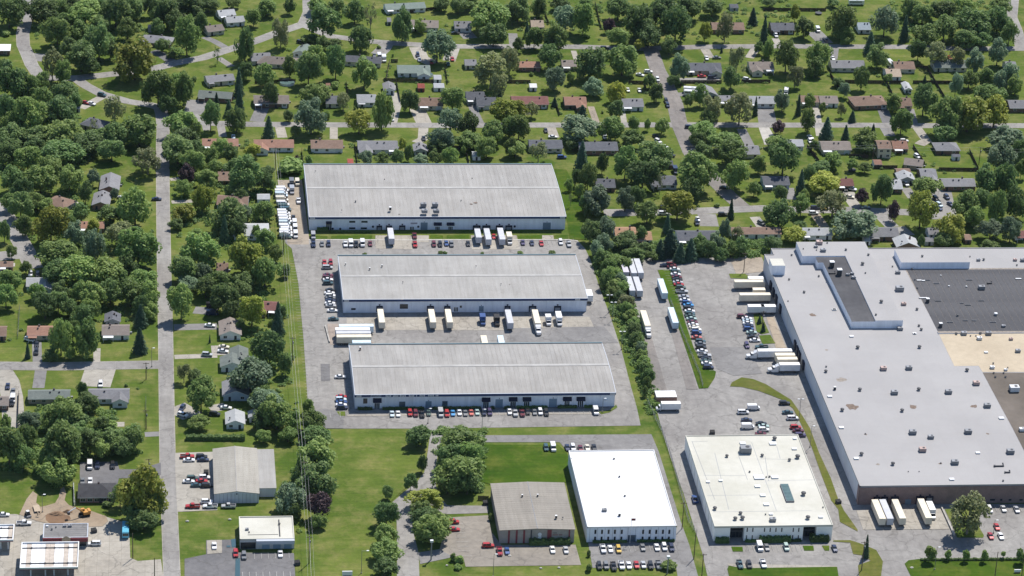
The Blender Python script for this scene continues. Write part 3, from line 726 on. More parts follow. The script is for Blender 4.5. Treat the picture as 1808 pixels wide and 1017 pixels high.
FACTORY_SIDE_DOCKS = [
(228.99,3.2),
(221.83,3.2),
(214.94,3.2),
(205.2,3.2),
(169.37,3.2),
(164.02,3.2),
(159.02,3.2),
(150.27,3.2)]
FACTORY_STAINS = [
(283.09,187.56,1.6,'rust_stain'),
(283.37,100.99,3.0,'rust_stain'),
(309.03,101.0,1.9,'rust_stain'),
(334.76,100.75,1.7,'rust_stain'),
(283.56,125.69,2.2,'pale_stain'),
(283.75,77.59,0.9,'rust_stain'),
(334.89,76.76,0.8,'rust_stain'),
(309.29,52.27,0.8,'rust_stain'),
(282.7,153.43,0.8,'pale_stain'),
(283.75,52.15,0.9,'pale_stain')]
OFFICE = (160.2, 194.95, 8.27, 69.0, 6.6)
OFFICE_FRONT = [
('window',163.02,163.77,3.71,5.54),
('window',165.6,166.35,3.67,5.5),
('window',168.18,168.93,3.63,5.46),
('window',170.62,171.37,3.59,5.42),
('window',173.32,174.07,3.55,5.38),
('window',181.64,182.39,3.42,5.25),
('window',184.19,184.94,3.38,5.21),
('window',186.77,187.53,3.34,5.17),
('window',189.38,190.14,3.3,5.13),
('window',191.9,192.65,3.26,5.09),
('window',163.04,163.79,0.83,2.48),
('window',165.58,166.33,0.79,2.44),
('window',168.16,168.91,0.75,2.4),
('window',170.71,171.46,0.71,2.36),
('window',173.31,174.06,0.66,2.32),
('window',181.6,182.35,0.53,2.19),
('window',184.19,184.94,0.49,2.14),
('window',186.74,187.49,0.45,2.1),
('window',189.35,190.11,0.41,2.06),
('window',191.89,192.64,0.36,2.02),
('louver',176.19,179.43,0.0,3.01)]
CREAM = (209.72, 256.31, 7.52, 80.75, 6.5)
CREAM_SEGS = [(209.72, 215.99), (221.55, 244.8), (249.98, 256.31)]
CREAM_FRONT = [
('window',222.47,222.9,4.12,5.9),
('window',224.67,225.09,4.09,5.87),
('window',229.26,229.68,4.01,5.8),
('window',231.52,231.94,3.98,5.76),
('window',233.77,234.2,3.94,5.73),
('window',236.08,236.51,3.91,5.69),
('window',240.63,241.06,3.83,5.62),
('window',242.81,243.23,3.8,5.59),
('window',222.41,222.83,0.95,2.6),
('window',224.66,225.09,0.91,2.57),
('window',229.26,229.68,0.84,2.5),
('window',231.57,232.0,0.8,2.46),
('window',233.83,234.26,0.76,2.42),
('window',236.06,236.49,0.73,2.39),
('window',240.64,241.07,0.65,2.31),
('window',242.88,243.3,0.62,2.28)]
CREAM_SEAMS = [
(236.06,74.93,236.22,19.35),
(211.96,48.14,228.64,47.46),
(210.76,31.94,232.04,31.88),
(210.99,19.08,250.21,18.99),
(219.45,66.45,217.52,20.74),
(228.77,66.24,229.01,44.14),
(245.89,71.75,245.37,61.0),
(239.5,63.08,237.32,42.99),
(211.84,75.95,218.17,76.3),
(237.25,61.18,253.79,59.84),
(236.38,43.01,257.32,43.46),
(211.68,76.44,213.25,28.64)]
HALL = (126.39, 155.26, 8.3, 44.36, 5.9)
HALL_PILASTERS = [
(129.56,130.24,1),
(132.56,133.24,1),
(135.44,136.12,1),
(138.29,138.74,0),
(144.77,146.4,1),
(153.02,153.57,1)]
HALL_DISCS = [(141.83, 3.81), (141.9, 2.41)]
HALL_TEXT = [(146.85, 148.7, 4.21, 'metal_dark'), (146.85, 150.65, 3.36, 'fascia_red')]
BARN = (17.72, 34.98, 41.88, 78.07, 4.3, 41.78, 46.55, 3.9)
SHOP = (26.81, 47.44, 6.72, 23.66, 4.2)
STORE = (-47.44, -30.64, 10.23, 20.68, 4.0)
CANOPIES = [(-55.12, -33.69, -14.14, 4.55, 5.3, 12, 'large white-rimmed fuel canopy with rusty striped panels at the bottom left'), (-69.94, -58.38, 7.0, 18.62, 5.0, 6, 'smaller fuel canopy cut by the left picture edge')]
REDSHED = (203.91, 212.69, 121.59, 126.95, 3.0)
# ------------------------------------------------------------------ ground, roads, lots
g = MB(); g.quad((-1500, -1000, 0), (2000, -1000, 0), (2000, 2600, 0), (-1500, 2600, 0)); structure(g.obj('ground', 'grass'))
hz = bpy.data.materials.new('haze'); hz.use_nodes = True; n_ = hz.node_tree; n_.nodes.remove(n_.nodes['Principled BSDF'])
pv = n_.nodes.new('ShaderNodeVolumePrincipled'); pv.inputs['Color'].default_value = (.66, .82, 1, 1); pv.inputs['Density'].default_value = 0.000008; pv.inputs['Anisotropy'].default_value = 0.2
n_.links.new(pv.outputs[0], n_.nodes['Material Output'].inputs['Volume'])
me = MB().box(-1550, 2050, -1060, 2650, -1.0, 640).mesh('haze', ['grass']); me.materials[0] = hz
structure(add('haze', me), 'stuff')
def strip_poly(pts, wd):
    P = [Vector((p[0], p[1])) for p in pts]; L = []; Rr = []
    for i, p in enumerate(P):
        a = (P[i]-P[i-1]).normalized() if i else None
        b = (P[i+1]-P[i]).normalized() if i < len(P)-1 else None
        d = (a+b).normalized() if (a and b) else (a or b)
        k = 1.0 if not (a and b) else 1/max(0.5, d.dot(a))
        n = Vector((-d.y, d.x))*wd/2*k
        L.append((p.x+n.x, p.y+n.y)); Rr.append((p.x-n.x, p.y-n.y))
    return L, Rr
def strip(name, mat, wd, pts, z):
    L, Rr = strip_poly(pts, wd); m = MB()
    for i in range(len(L)-1):
        m.quad((*Rr[i], z), (*Rr[i+1], z), (*L[i+1], z), (*L[i], z))
    return structure(m.obj(name, mat))
for i, (wd, mat, pts) in enumerate(DRIVES): strip('driveway', mat, wd, pts, 0.010+0.0006*i)
for i, (name, mat, wd, pts) in enumerate(ROADS):
    strip('road_shoulder', 'gravel_pale' if i != 6 else 'asphalt_mid', wd+.5, pts, 0.056+0.001*i)
    strip(name, mat, wd, pts, 0.072+0.002*i)
ia = ib = 0
for name, mat, pts in POLYS:
    if name in ('parking_lot', 'yard', 'forecourt', 'road', 'driveway'):
        structure(MB().sheet(pts, 0.100+0.0025*ia).obj(name, mat)); ia += 1
    elif name == 'grass_island':
        m = MB().prism(pts, 0.0, 0.26, 1, 0); structure(m.obj(name, [mat, 'concrete']))
    else:
        structure(MB().sheet(pts, 0.155+0.0022*ib).obj(name, mat)); ib += 1
GZ = 0.14
# faded stall lines
for pts, n, ln, wd, mat in MARKS:
    (xa, ya), (xb, yb), (dx, dy) = pts; m = MB(); d = Vector((dx, dy)).normalized(); nn = Vector((-d.y, d.x))*wd/2
    for i in range(n):
        t = i/max(1, n-1); a = Vector((xa+(xb-xa)*t, ya+(yb-ya)*t)); b = a+d*ln
        m.quad(*[(q.x, q.y, 0.305) for q in (a-nn, b-nn, b+nn, a+nn)])
    structure(m.obj('parking_lines', mat))
# arrow and crossing paint are part of the lots
rnd = random.Random(7)

# ------------------------------------------------------------------ warehouses with vaulted metal roofs
def louver_mesh(wd, h, key, cache={}):
    k = (round(wd, 1), round(h, 1), key)
    if k not in cache:
        m = MB()
        if key == 'window':
            m.box(-wd/2, wd/2, -.05, .0, 0, h, 0); m.box(-wd/2+.1, wd/2-.1, -.03, -.06, .1, h-.1, 1)
            cache[k] = m.mesh('window', ['metal_dark', 'glass_dark'])
        elif key == 'awning':
            m.poly([(-wd/2, 0, h), (-wd/2, -1.3, .25), (-wd/2, -1.3, 0), (-wd/2, 0, 0)]); m.poly([(wd/2, 0, 0), (wd/2, -1.3, 0), (wd/2, -1.3, .25), (wd/2, 0, h)])
            m.quad((-wd/2, -1.3, .25), (wd/2, -1.3, .25), (wd/2, 0, h), (-wd/2, 0, h)); m.quad((-wd/2, -1.3, 0), (wd/2, -1.3, 0), (wd/2, -1.3, .25), (-wd/2, -1.3, .25))
            cache[k] = m.mesh('awning', ['awning_navy'])
        elif key == 'dock':
            m.box(-wd/2, -wd/2+.35, -.55, 0, 0, h, 0); m.box(wd/2-.35, wd/2, -.55, 0, 0, h, 0); m.box(-wd/2, wd/2, -.55, 0, h-.5, h+.1, 0)
            m.box(-wd/2+.35, wd/2-.35, -.12, 0, 0, h-.5, 1); m.box(-.3, .3, -.5, 0, h+.45, h+.9, 0)
            for i in range(1, 4): m.box(-wd/2+.4, wd/2-.4, -.17, -.12, i*(h-.5)/4-.05, i*(h-.5)/4+.05, 2)
            cache[k] = m.mesh('dock_door', ['awning_navy', 'trim_pale', 'metal_grey'])
        elif key == 'door':
            m.box(-wd/2, wd/2, -.1, 0, 0, h, 0)
            for i in range(1, 5): m.box(-wd/2+.1, wd/2-.1, -.14, -.1, i*h/5-.04, i*h/5+.04, 1)
            m.box(-.15, .15, -.35, 0, h+.25, h+.6, 1)
            cache[k] = m.mesh('rolling_door', ['door_blue', 'metal_grey'])
        elif key == 'entry':
            m.box(-wd/2, wd/2, -.06, 0, 0, h, 0); n = 3
            for i in range(n): m.box(-wd/2+.15+i*wd/n, -wd/2-.1+(i+1)*wd/n, -.1, -.06, .05, h-.15, 1)
            cache[k] = m.mesh('entrance_door', ['metal_white', 'glass_dark'])
        elif key == 'louver':
            m.box(-wd/2, wd/2, -.06, 0, 0, h, 0)
            for i in range(int(wd/.5)): m.box(-wd/2+.1+i*.5, -wd/2+.4+i*.5, -.12, -.06, .1, h-.1, 1)
            cache[k] = m.mesh('glazed_bay', ['door_blue', 'glass_dark'])
        elif key == 'vent':
            m.tube((0, -.3, h/2), (0, 0, h/2), wd/2, wd/2, 12, 0); m.tube((0, -.32, h/2), (0, -.3, h/2), wd/2*.8, wd/2*.8, 12, 1)
            cache[k] = m.mesh('wall_fan', ['metal_dark', 'awning_navy'])
        elif key == 'plate':
            m.box(-wd/2, wd/2, -.08, 0, 0, h, 0)
            for i in range(4): m.box(-wd/2+wd*(.12+.2*i), -wd/2+wd*(.24+.2*i), -.11, -.08, h*.25, h*.75, 1)
            cache[k] = m.mesh('number_plate', ['metal_white', 'metal_grey'])
        elif key == 'sign':
            m.box(-wd/2, wd/2, -.08, 0, 0, h, 0); m.box(-wd/2+.2, wd/2-.2, -.1, -.08, h*.35, h*.65, 1)
            cache[k] = m.mesh('wall_sign', ['box_lilac', 'metal_grey'])
        elif key == 'letters':
            n = max(2, int(wd/.55))
            for i in range(n):
                if i % 5 == 4: continue
                x = -wd/2+wd*i/n; m.box(x, x+wd/n*.72, -.1, 0, 0, h*(.8 if i % 3 else 1), 0)
            cache[k] = m.mesh('sign_lettering', ['metal_white'])
        elif key == 'lamp':
            m.box(-wd/2, wd/2, -.5, 0, 0, h, 0); cache[k] = m.mesh('wall_lamp', ['metal_white'])
    return cache[k]
def facade(root, feats, y):
    for kind, xa, xb, za, zb in feats:
        me = louver_mesh(xb-xa, zb-za, kind)
        o = add(me.name.split('.')[0], me, root, ((xa+xb)/2, y, max(0.0, za)))
        if kind == 'letters': o['kind'] = 'stuff'
def warehouse(label, x0, x1, y0, y1, H, rise, pw, roofm, feats, sign=None, group='long warehouses with metal roofs', stains=()):
    root = thing('warehouse', label, 'warehouse', (x0, y0, 0), 0, group); W = x1-x0; D = y1-y0; ym = D/2
    prof = lambda y: H+rise*(1-((y-ym)/ym)**2)
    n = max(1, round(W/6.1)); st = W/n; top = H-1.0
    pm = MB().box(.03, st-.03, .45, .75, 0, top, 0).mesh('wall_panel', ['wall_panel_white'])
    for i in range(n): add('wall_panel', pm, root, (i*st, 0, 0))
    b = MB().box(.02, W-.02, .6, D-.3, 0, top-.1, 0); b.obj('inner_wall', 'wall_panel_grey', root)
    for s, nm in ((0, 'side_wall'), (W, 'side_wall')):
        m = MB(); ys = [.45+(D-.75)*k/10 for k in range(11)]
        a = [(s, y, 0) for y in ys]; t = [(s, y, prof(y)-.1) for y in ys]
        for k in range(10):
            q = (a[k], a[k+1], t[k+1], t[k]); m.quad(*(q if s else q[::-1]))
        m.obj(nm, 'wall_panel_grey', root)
    np_ = max(1, round(W/pw)); st = W/np_; rh = .05 if pw < 3 else .025
    for half, (ya, yb) in enumerate(((-.15, ym), (ym, D+.1))):
        m = MB(); ys = [ya+(yb-ya)*i/4 for i in range(5)]
        for i in range(4):
            za, zb = prof(ys[i]), prof(ys[i+1])
            m.quad((.02, ys[i], za), (st-.02, ys[i], za), (st-.02, ys[i+1], zb), (.02, ys[i+1], zb))
            m.quad((0, ys[i], za+rh), (.16, ys[i], za+rh), (.16, ys[i+1], zb+rh), (0, ys[i+1], zb+rh))
            m.quad((0, ys[i], za-.02), (0, ys[i], za+rh), (0, ys[i+1], zb+rh), (0, ys[i+1], zb-.02)); m.quad((.16, ys[i], za+rh), (.16, ys[i], za-.02), (.16, ys[i+1], zb-.02), (.16, ys[i+1], zb+rh))
        me = m.mesh('roof_panel', [roofm])
        for i in range(np_): add('roof_panel', me, root, (i*st, 0, 0))
    under = MB()
    for i in range(12):
        a, c = D*i/12, D*(i+1)/12
        under.quad((0, a, prof(a)-.06), (W, a, prof(a)-.06), (W, c, prof(c)-.06), (0, c, prof(c)-.06))
    under.obj('roof_deck', 'metal_grey', root)
    MB().box(0, W, ym-.9, ym+.9, H+rise-.1, H+rise+.125, 0).obj('ridge_cap', 'ridge_metal', root)
    MB().box(-.25, W+.25, -.5, -.16, H-1.05, H-.02, 0).obj('fascia', 'fascia_blue', root)
    MB().box(-.3, W+.3, -.55, -.1, H-.02, H+.10, 0).obj('eave_gutter', 'trim_pale', root)
    MB().box(-.3, W+.3, D+.05, D+.5, H-1.05, H+.42, 0).obj('rear_fascia', 'trim_teal', root)
    for s in (-.3, W+.02):
        m = MB()
        for i in range(10):
            a, c = D*i/10, D*(i+1)/10; za, zc = prof(a)+.14, prof(c)+.14
            m.quad((s, a, za), (s+.28, a, za), (s+.28, c, zc), (s, c, zc))
            m.quad((s, a, za-.5), (s, a, za), (s, c, zc), (s, c, zc-.5)) if s < 0 else m.quad((s+.28, a, za), (s+.28, a, za-.5), (s+.28, c, zc-.5), (s+.28, c, zc))
        m.obj('rake_trim', 'trim_pale', root)
    facade(root, [(k_, a-x0, b_-x0, c, d) for k_, a, b_, c, d in feats if k_ not in ('letters', 'plate')], .44)
    facade(root, [(k_, a-x0, b_-x0, H-.9, H-.15) for k_, a, b_, c, d in feats if k_ in ('letters', 'plate')], -.5)
    if sign:
        cu = bpy.data.curves.new('sign_letters', 'FONT'); cu.body = sign[0]; cu.size = 1.35; cu.extrude = 0.06; cu.align_x = 'LEFT'; cu.materials.append(MATS['metal_white'])
        tmp = bpy.data.objects.new('sign_letters', cu); COL.objects.link(tmp); me = bpy.data.meshes.new_from_object(tmp); bpy.data.objects.remove(tmp)
        o = add('sign_letters', me, root, (sign[1]-x0, -.58, H-.98)); o.rotation_euler = (R(90), 0, 0); o['kind'] = 'stuff'
        o.scale = (sign[2], 1, 1)
    for (sx, sy, r) in stains:
        m = MB(); pts = []
        for q in range(9):
            a = 2*math.pi*q/9; rr = r*(.6+.5*rnd.random()); pts.append((sx-x0+math.cos(a)*rr, sy-y0+math.sin(a)*rr*.8))
        m.poly([(p[0], p[1], prof(p[1])+.13) for p in pts]); m.obj('roof_stain', 'rust_stain', root)
    return root
for a in WAREHOUSES: warehouse(*a)

# ------------------------------------------------------------------ the other commercial buildings
def poly_building(name, label, cat, pts, H, wallm, roofm, parapet=.35, group=None):
    root = thing(name, label, cat, (0, 0, 0), 0, group)
    MB().prism(pts, 0, H, 0, 0, cap=False).obj('wall', wallm, root)
    MB().sheet(pts, H, 0).obj('roof', roofm, root)
    n = len(pts); m = MB()
    for i in range(n):
        a, b = Vector(pts[i]), Vector(pts[(i+1) % n]); d = (b-a).normalized(); nn = Vector((d.y, -d.x))
        q = [a+nn*.06-d*.06, b+nn*.06+d*.06, b-nn*.3+d*.06, a-nn*.3-d*.06]
        m.prism([(p.x, p.y) for p in q], H-.25, H+parapet+.002*i, 0, 0)
    m.obj('parapet', roofm if name != 'station_store' else 'trim_pale', root)
    return root
# the factory
fac = poly_building('factory', 'huge grey-white flat-roofed factory with brick front filling the right side', 'factory', FACTORY, FH, 'wall_panel_grey', 'roof_grey_white', .3)
bx0, by0 = FACTORY[0]; bx1 = FACTORY[1][0]
MB().box(bx0-.12, bx1, by0-.25, by0-.02, 0, FH-.4, 0).obj('brick_front', 'factory_brick', fac)
MB().box(bx0-.27, bx0-.02, by0-.25, by0+2.6, 0, FH-.4, 0).obj('brick_corner', 'factory_brick', fac)
facade(fac, FACTORY_FRONT, by0-.26)
for i in range(14):      # joints of the side wall
    y = by0+6+i*6.0
    if y < FACTORY[-1][1]-2: MB().box(bx0-.03, bx0-.01, y, y+.1, 0, FH-.3, 0).obj('wall_joint', 'wall_panel_white', fac)
for y, wd in FACTORY_SIDE_DOCKS:
    m = MB().box(bx0-.7, bx0-.02, y-wd/2, y+wd/2, .9, 4.6, 0); m.box(bx0-.75, bx0-.7, y-wd/2+.4, y+wd/2-.4, 1.0, 4.1, 1); m.obj('dock_door', ['awning_navy', 'metal_dark'], fac)
for nm, pts, z, mt in FACTORY_ROOFS: MB().prism(pts, FH-.02, z, 1, 0).obj(nm, [mt, 'wall_panel_white'], fac)
sm = MB().box(0, STRIPS['w']-.09, 0, STRIPS['d'], 0, .03, 0).mesh('roofing_strip', ['roof_dark'])
for i in range(STRIPS['n']): add('roofing_strip', sm, fac, (STRIPS['x']+i*STRIPS['w'], STRIPS['y'], FH+.05))
for (x, y, r, mt) in FACTORY_STAINS:
    m = MB(); pts = []
    for q in range(14):
        a = 2*math.pi*q/14; rr = r*(.55+.6*rnd.random()); pts.append((x+math.cos(a)*rr, y+math.sin(a)*rr))
    m.sheet(pts, FH+.02); m.obj('roof_stain', mt, fac)
# the office with the bright white roof
def box_building(name, label, cat, x0, x1, y0, y1, H, wallm, roofm, parapet=.3):
    return poly_building(name, label, cat, [(x0, y0), (x1, y0), (x1, y1), (x0, y1)], H, wallm, roofm, parapet)
x0, x1, y0, y1, H = OFFICE
off = box_building('office_building', 'two-storey office with bright white flat roof and two window rows', 'office', x0, x1, y0, y1, H, 'wall_panel_white', 'roof_white')
facade(off, OFFICE_FRONT, y0-.02)
for i in range(12): MB().box(x0+1+i*(x1-x0-2)/11-.04, x0+1+i*(x1-x0-2)/11+.04, y0-.05, y0-.01, 0, H-.3, 0).obj('wall_joint', 'metal_grey', off)
MB().box(x0-.06, x0-.01, y0+4, y1-2, H-2.2, H-2.1, 0).obj('wall_joint', 'metal_grey', off)
# the cream-roofed office with two recessed glass entrances
x0, x1, y0, y1, H = CREAM
cr = thing('office_building', 'cream flat-roofed office with slot windows and two dark recessed entrances', 'office', (0, 0, 0))
segs = CREAM_SEGS; m = MB()
m.prism([(x0, y0+3), (x1, y0+3), (x1, y1), (x0, y1)], 0, H, 0, 0, cap=False); m.obj('wall', 'office_panel', cr)
for a, b in segs: MB().box(a, b, y0, y0+3.0, 0, H-.01, 0).obj('front_block', 'office_panel', cr)
for (a, b) in [(segs[i][1], segs[i+1][0]) for i in range(len(segs)-1)]:
    MB().box(a-.002, b+.002, y0+2.85, y0+2.97, .1, H-.6, 0).obj('glass_front', 'glass_dark', cr)
    MB().box(a+.1, b-.1, y0+2.2, y0+2.84, H*.45, H*.55, 0).obj('entrance_beam', 'metal_dark', cr)
    for i in range(1, 4): MB().box(a+(b-a)*i/4-.08, a+(b-a)*i/4+.08, y0+2.7, y0+2.84, .1, H-.6, 0).obj('mullion', 'metal_dark', cr)
MB().sheet([(x0, y0), (x1, y0), (x1, y1), (x0, y1)], H, 0).obj('roof', 'roof_cream', cr)
m = MB()
m.box(x0-.06, x1+.06, y0-.06, y0+.25, H-.5, H+.3, 0); m.box(x0-.058, x1+.058, y1-.25, y1+.06, H-.3, H+.302, 0); m.box(x0-.06, x0+.25, y0+.25, y1-.25, H-.3, H+.3, 0); m.box(x1-.25, x1+.06, y0+.25, y1-.25, H-.3, H+.3, 0)
m.obj('parapet', 'roof_cream', cr)
facade(cr, CREAM_FRONT, y0-.01)
for (xa, ya, xb, yb) in CREAM_SEAMS:
    d = Vector((xb-xa, yb-ya)); nn = Vector((-d.y, d.x)).normalized()*.09
    MB().sheet([(xa-nn.x, ya-nn.y), (xb-nn.x, yb-nn.y), (xb+nn.x, yb+nn.y), (xa+nn.x, ya+nn.y)], H+.02).obj('roof_seam', 'metal_grey', cr)
for i in range(9): MB().box(x0-.05, x0-.01, y0+6+i*7, y0+6.15+i*7, 0, H-.4, 0).obj('wall_joint', 'metal_grey', cr)
# low-gabled hall with red pilasters
x0, x1, y0, y1, H = HALL; xm = (x0+x1)/2; rs = .55
ha = thing('hall', 'tan-roofed low gabled hall with red pilasters on its front', 'hall', (0, 0, 0))
m = MB(); m.poly([(x0, y0, 0), (x1, y0, 0), (x1, y0, H), (xm, y0, H+rs), (x0, y0, H)]); m.quad((x0, y1, 0), (x0, y0, 0), (x0, y0, H), (x0, y1, H)); m.quad((x1, y0, 0), (x1, y1, 0), (x1, y1, H), (x1, y0, H)); m.poly([(x1, y1, 0), (x0, y1, 0), (x0, y1, H), (xm, y1, H+rs), (x1, y1, H)])
m.obj('wall', 'hall_panel', ha)
for s, (xa, xb, za, zb) in enumerate(((x0-.3, xm, H-.02, H+rs), (xm, x1+.3, H+rs, H-.02))):
    nrow = 22; st = (y1-y0+.6)/nrow
    m = MB(); m.quad((xa, .02, za+.08), (xb, .02, zb+.08), (xb, st-.03, zb+.08), (xa, st-.03, za+.08)); m.quad((xa, .02, za-.1), (xb, .02, zb-.1), (xb, .02, zb+.08), (xa, .02, za+.08))
    me = m.mesh('roof_panel', ['panel_roof_tan'])
    for i in range(nrow): add('roof_panel', me, ha, (0, y0-.3+i*st, rnd.random()*.02))
MB().box(xm-.12, xm+.12, y0-.3, y1+.3, H+rs+.05, H+rs+.16).obj('ridge_cap', 'metal_grey', ha)
for (a, b, red) in HALL_PILASTERS: MB().box(a, b, y0-.18, y0-.01, 0, H-.1, 0).obj('pilaster', 'fascia_red' if red else 'metal_dark', ha)
for (a, z) in HALL_DISCS:
    m = MB(); m.tube((a, y0-.16, z), (a, y0-.02, z), .75, .75, 18, 0); m.obj('round_sign', 'metal_white', ha)
for (a, b, z, mt) in HALL_TEXT:
    m = MB(); n = int((b-a)/.42)
    for i in range(n):
        if i % 6 != 5: m.box(a+i*.42, a+i*.42+.32, y0-.08, y0-.02, z, z+.32, 0)
    m.obj('sign_lettering', mt, ha)['kind'] = 'stuff'
# metal barn with a lower annex
x0, x1, y0, y1, H, ax1, ay0, AH = BARN; xm = (x0+x1)/2; rs = 1.1
ba = thing('metal_barn', 'pale grey metal barn with a lower flat annex on its right', 'barn', (0, 0, 0))
m = MB(); m.poly([(x0, y0, 0), (x1, y0, 0), (x1, y0, H), (xm, y0, H+rs), (x0, y0, H)]); m.quad((x0, y1, 0), (x0, y0, 0), (x0, y0, H), (x0, y1, H)); m.quad((x1, y0, 0), (x1, y1, 0), (x1, y1, H), (x1, y0, H)); m.poly([(x1, y1, 0), (x0, y1, 0), (x0, y1, H), (xm, y1, H+rs), (x1, y1, H)])
m.obj('wall', 'wall_panel_grey', ba)
for (xa, xb, za, zb) in ((x0-.25, xm, H-.02, H+rs), (xm, x1+.25, H+rs, H-.02)):
    nrow = 24; st = (y1-y0+.5)/nrow; m = MB(); m.quad((xa, .015, za+.07), (xb, .015, zb+.07), (xb, st-.02, zb+.07), (xa, st-.02, za+.07)); m.quad((xa, .015, za-.08), (xb, .015, zb-.08), (xb, .015, zb+.07), (xa, .015, za+.07))
    me = m.mesh('roof_panel', ['panel_roof_barn'])
    for i in range(nrow): add('roof_panel', me, ba, (0, y0-.25+i*st, 0))
MB().box(xm-.2, xm+.2, y0-.25, y1+.25, H+rs+.05, H+rs+.15).obj('ridge_cap', 'panel_roof_warm', ba)
MB().box(x1+.02, ax1, ay0, y1-.1, 0, AH, 0).obj('annex_wall', 'wall_panel_grey', ba)
MB().box(x1+.02, ax1+.2, ay0-.2, y1-.05, AH+.001, AH+.14, 0).obj('annex_roof', 'panel_roof_warm', ba)
MB().box(xm-.3, xm+.3, y0-.2, y0-.02, H-.3, H+.1).obj('wall_lamp', 'metal_dark', ba)
for i in range(12): MB().box(x0+.5+i*(x1-x0-1)/11, x0+.6+i*(x1-x0-1)/11, y0-.06, y0-.01, 0, H, 0).obj('wall_rib', 'metal_grey', ba)
# low white-roofed shop
x0, x1, y0, y1, H = SHOP
sh = box_building('shop', 'low shop with pale flat roof and shaded front by the dark lot', 'shop', x0, x1, y0, y1, H, 'siding_ash', 'roof_cream', .35)
xs = x0+(x1-x0)*.3
MB().box(xs, x1+.05, y0-1.6, y0-.06, H-1.3, H+.2, 0).obj('canopy_fascia', 'trim_pale', sh)
MB().box(x0+.2, xs-.2, y0-.12, y0-.03, .2, H-1.2, 0).obj('shop_window', 'glass_dark', sh)
for i in range(3):
    a = xs+2.2+i*4.2; MB().box(a, a+2.9, y0-.12, y0-.03, .05, 2.8, 0).obj('garage_door', 'door_blue', sh)
MB().box(x1-5.6, x1-5.2, y0+2, y1-2.5, H+.02, H+.3, 0).obj('roof_pipe', 'metal_dark', sh)
MB().box(x0+3, x1-6, y0+3.4, y0+3.55, H+.02, H+.12, 0).obj('roof_pipe', 'metal_dark', sh)
# petrol station: store, big canopy, small canopy
x0, x1, y0, y1, H = STORE
st_ = box_building('station_store', 'petrol station store with grey flat roof and dark red fascia', 'store', x0, x1, y0, y1, H, 'siding_grey', 'asphalt_mid', .25)
MB().box(x0-.1, x1+.1, y0-.5, y0-.07, H-1.5, H+.05, 0).obj('fascia', 'fascia_red', st_)
xm = x0+(x1-x0)*.52
m = MB().box(xm-1.6, xm+1.6, y0-.9, y0-.51, .1, H+.5, 0); m.poly([(xm-1.6, y0-.9, H+.5), (xm+1.6, y0-.9, H+.5), (xm, y0-.9, H+1.3)]); m.obj('entrance_gable', 'siding_tan', st_)
MB().box(x0+.5, x1-.5, y0-.14, y0-.08, .4, 2.5, 0).obj('shop_window', 'glass_dark', st_)
for i in range(1, 7): MB().box(x0+.35, x1-.35, y0+i*(y1-y0)/7, y0+i*(y1-y0)/7+.07, H+.01, H+.06).obj('roof_seam', 'metal_grey', st_)
for (x0, x1, y0, y1, H, np_, label) in CANOPIES:
    ca = thing('fuel_canopy', label, 'canopy', (0, 0, 0), 0, 'fuel station canopies')
    m = MB(); m.box(x0, x1, y0, y0+.35, H-.5, H+.5); m.box(x0, x1, y1-.35, y1, H-.5, H+.502); m.box(x0, x0+.35, y0+.35, y1-.35, H-.5, H+.5); m.box(x1-.35, x1, y0+.35, y1-.35, H-.5, H+.5); m.obj('fascia', 'metal_white', ca)
    MB().box(x0-.03, x1+.03, y0-.03, y0-.001, H-.5, H-.2).obj('red_stripe', 'fascia_red', ca)
    wd = (x1-x0-.7)/np_
    for i in range(np_): MB().box(x0+.35+i*wd+.03, x0+.35+(i+1)*wd-.03, y0+.36, y1-.36, H-.45, H-.12).obj('roof_panel', 'rust_metal' if i % 4 in (1,) or i in (6, 11) else 'metal_white', ca)
    for f in (.2, .8): MB().box(x0+.4, x1-.4, y0+(y1-y0)*f-.13, y0+(y1-y0)*f+.13, H-.05, H+.2).obj('beam', 'metal_dark', ca)
    for fx in (.18, .43, .58, .82):
        for f in (.2, .8):
            MB().box(x0+(x1-x0)*fx-.25, x0+(x1-x0)*fx+.25, y0+(y1-y0)*f-.25, y0+(y1-y0)*f+.25, 0, H-.46).obj('column', 'metal_white', ca)
            MB().box(x0+(x1-x0)*fx-.3, x0+(x1-x0)*fx+.3, y0+(y1-y0)*f-.3, y0+(y1-y0)*f+.3, H-.04, H+.3).obj('column_cap', 'metal_dark', ca)
# red-sided shed by the hedge
x0, x1, y0, y1, H = REDSHED
rs_ = thing('storage_shed', 'long shed with pale ribbed roof and dull red wall by the hedge', 'shed', (x0, y0, 0)); W = x1-x0; D = y1-y0
MB().box(0, W, 0, D, 0, H, 0).obj('wall', 'siding_brick', rs_)
me = MB().box(0, W/14-.05, -.3, D+.2, 0, .1).mesh('roof_panel', ['metal_white'])
for i in range(14): add('roof_panel', me, rs_, (i*W/14, 0, H+.002))

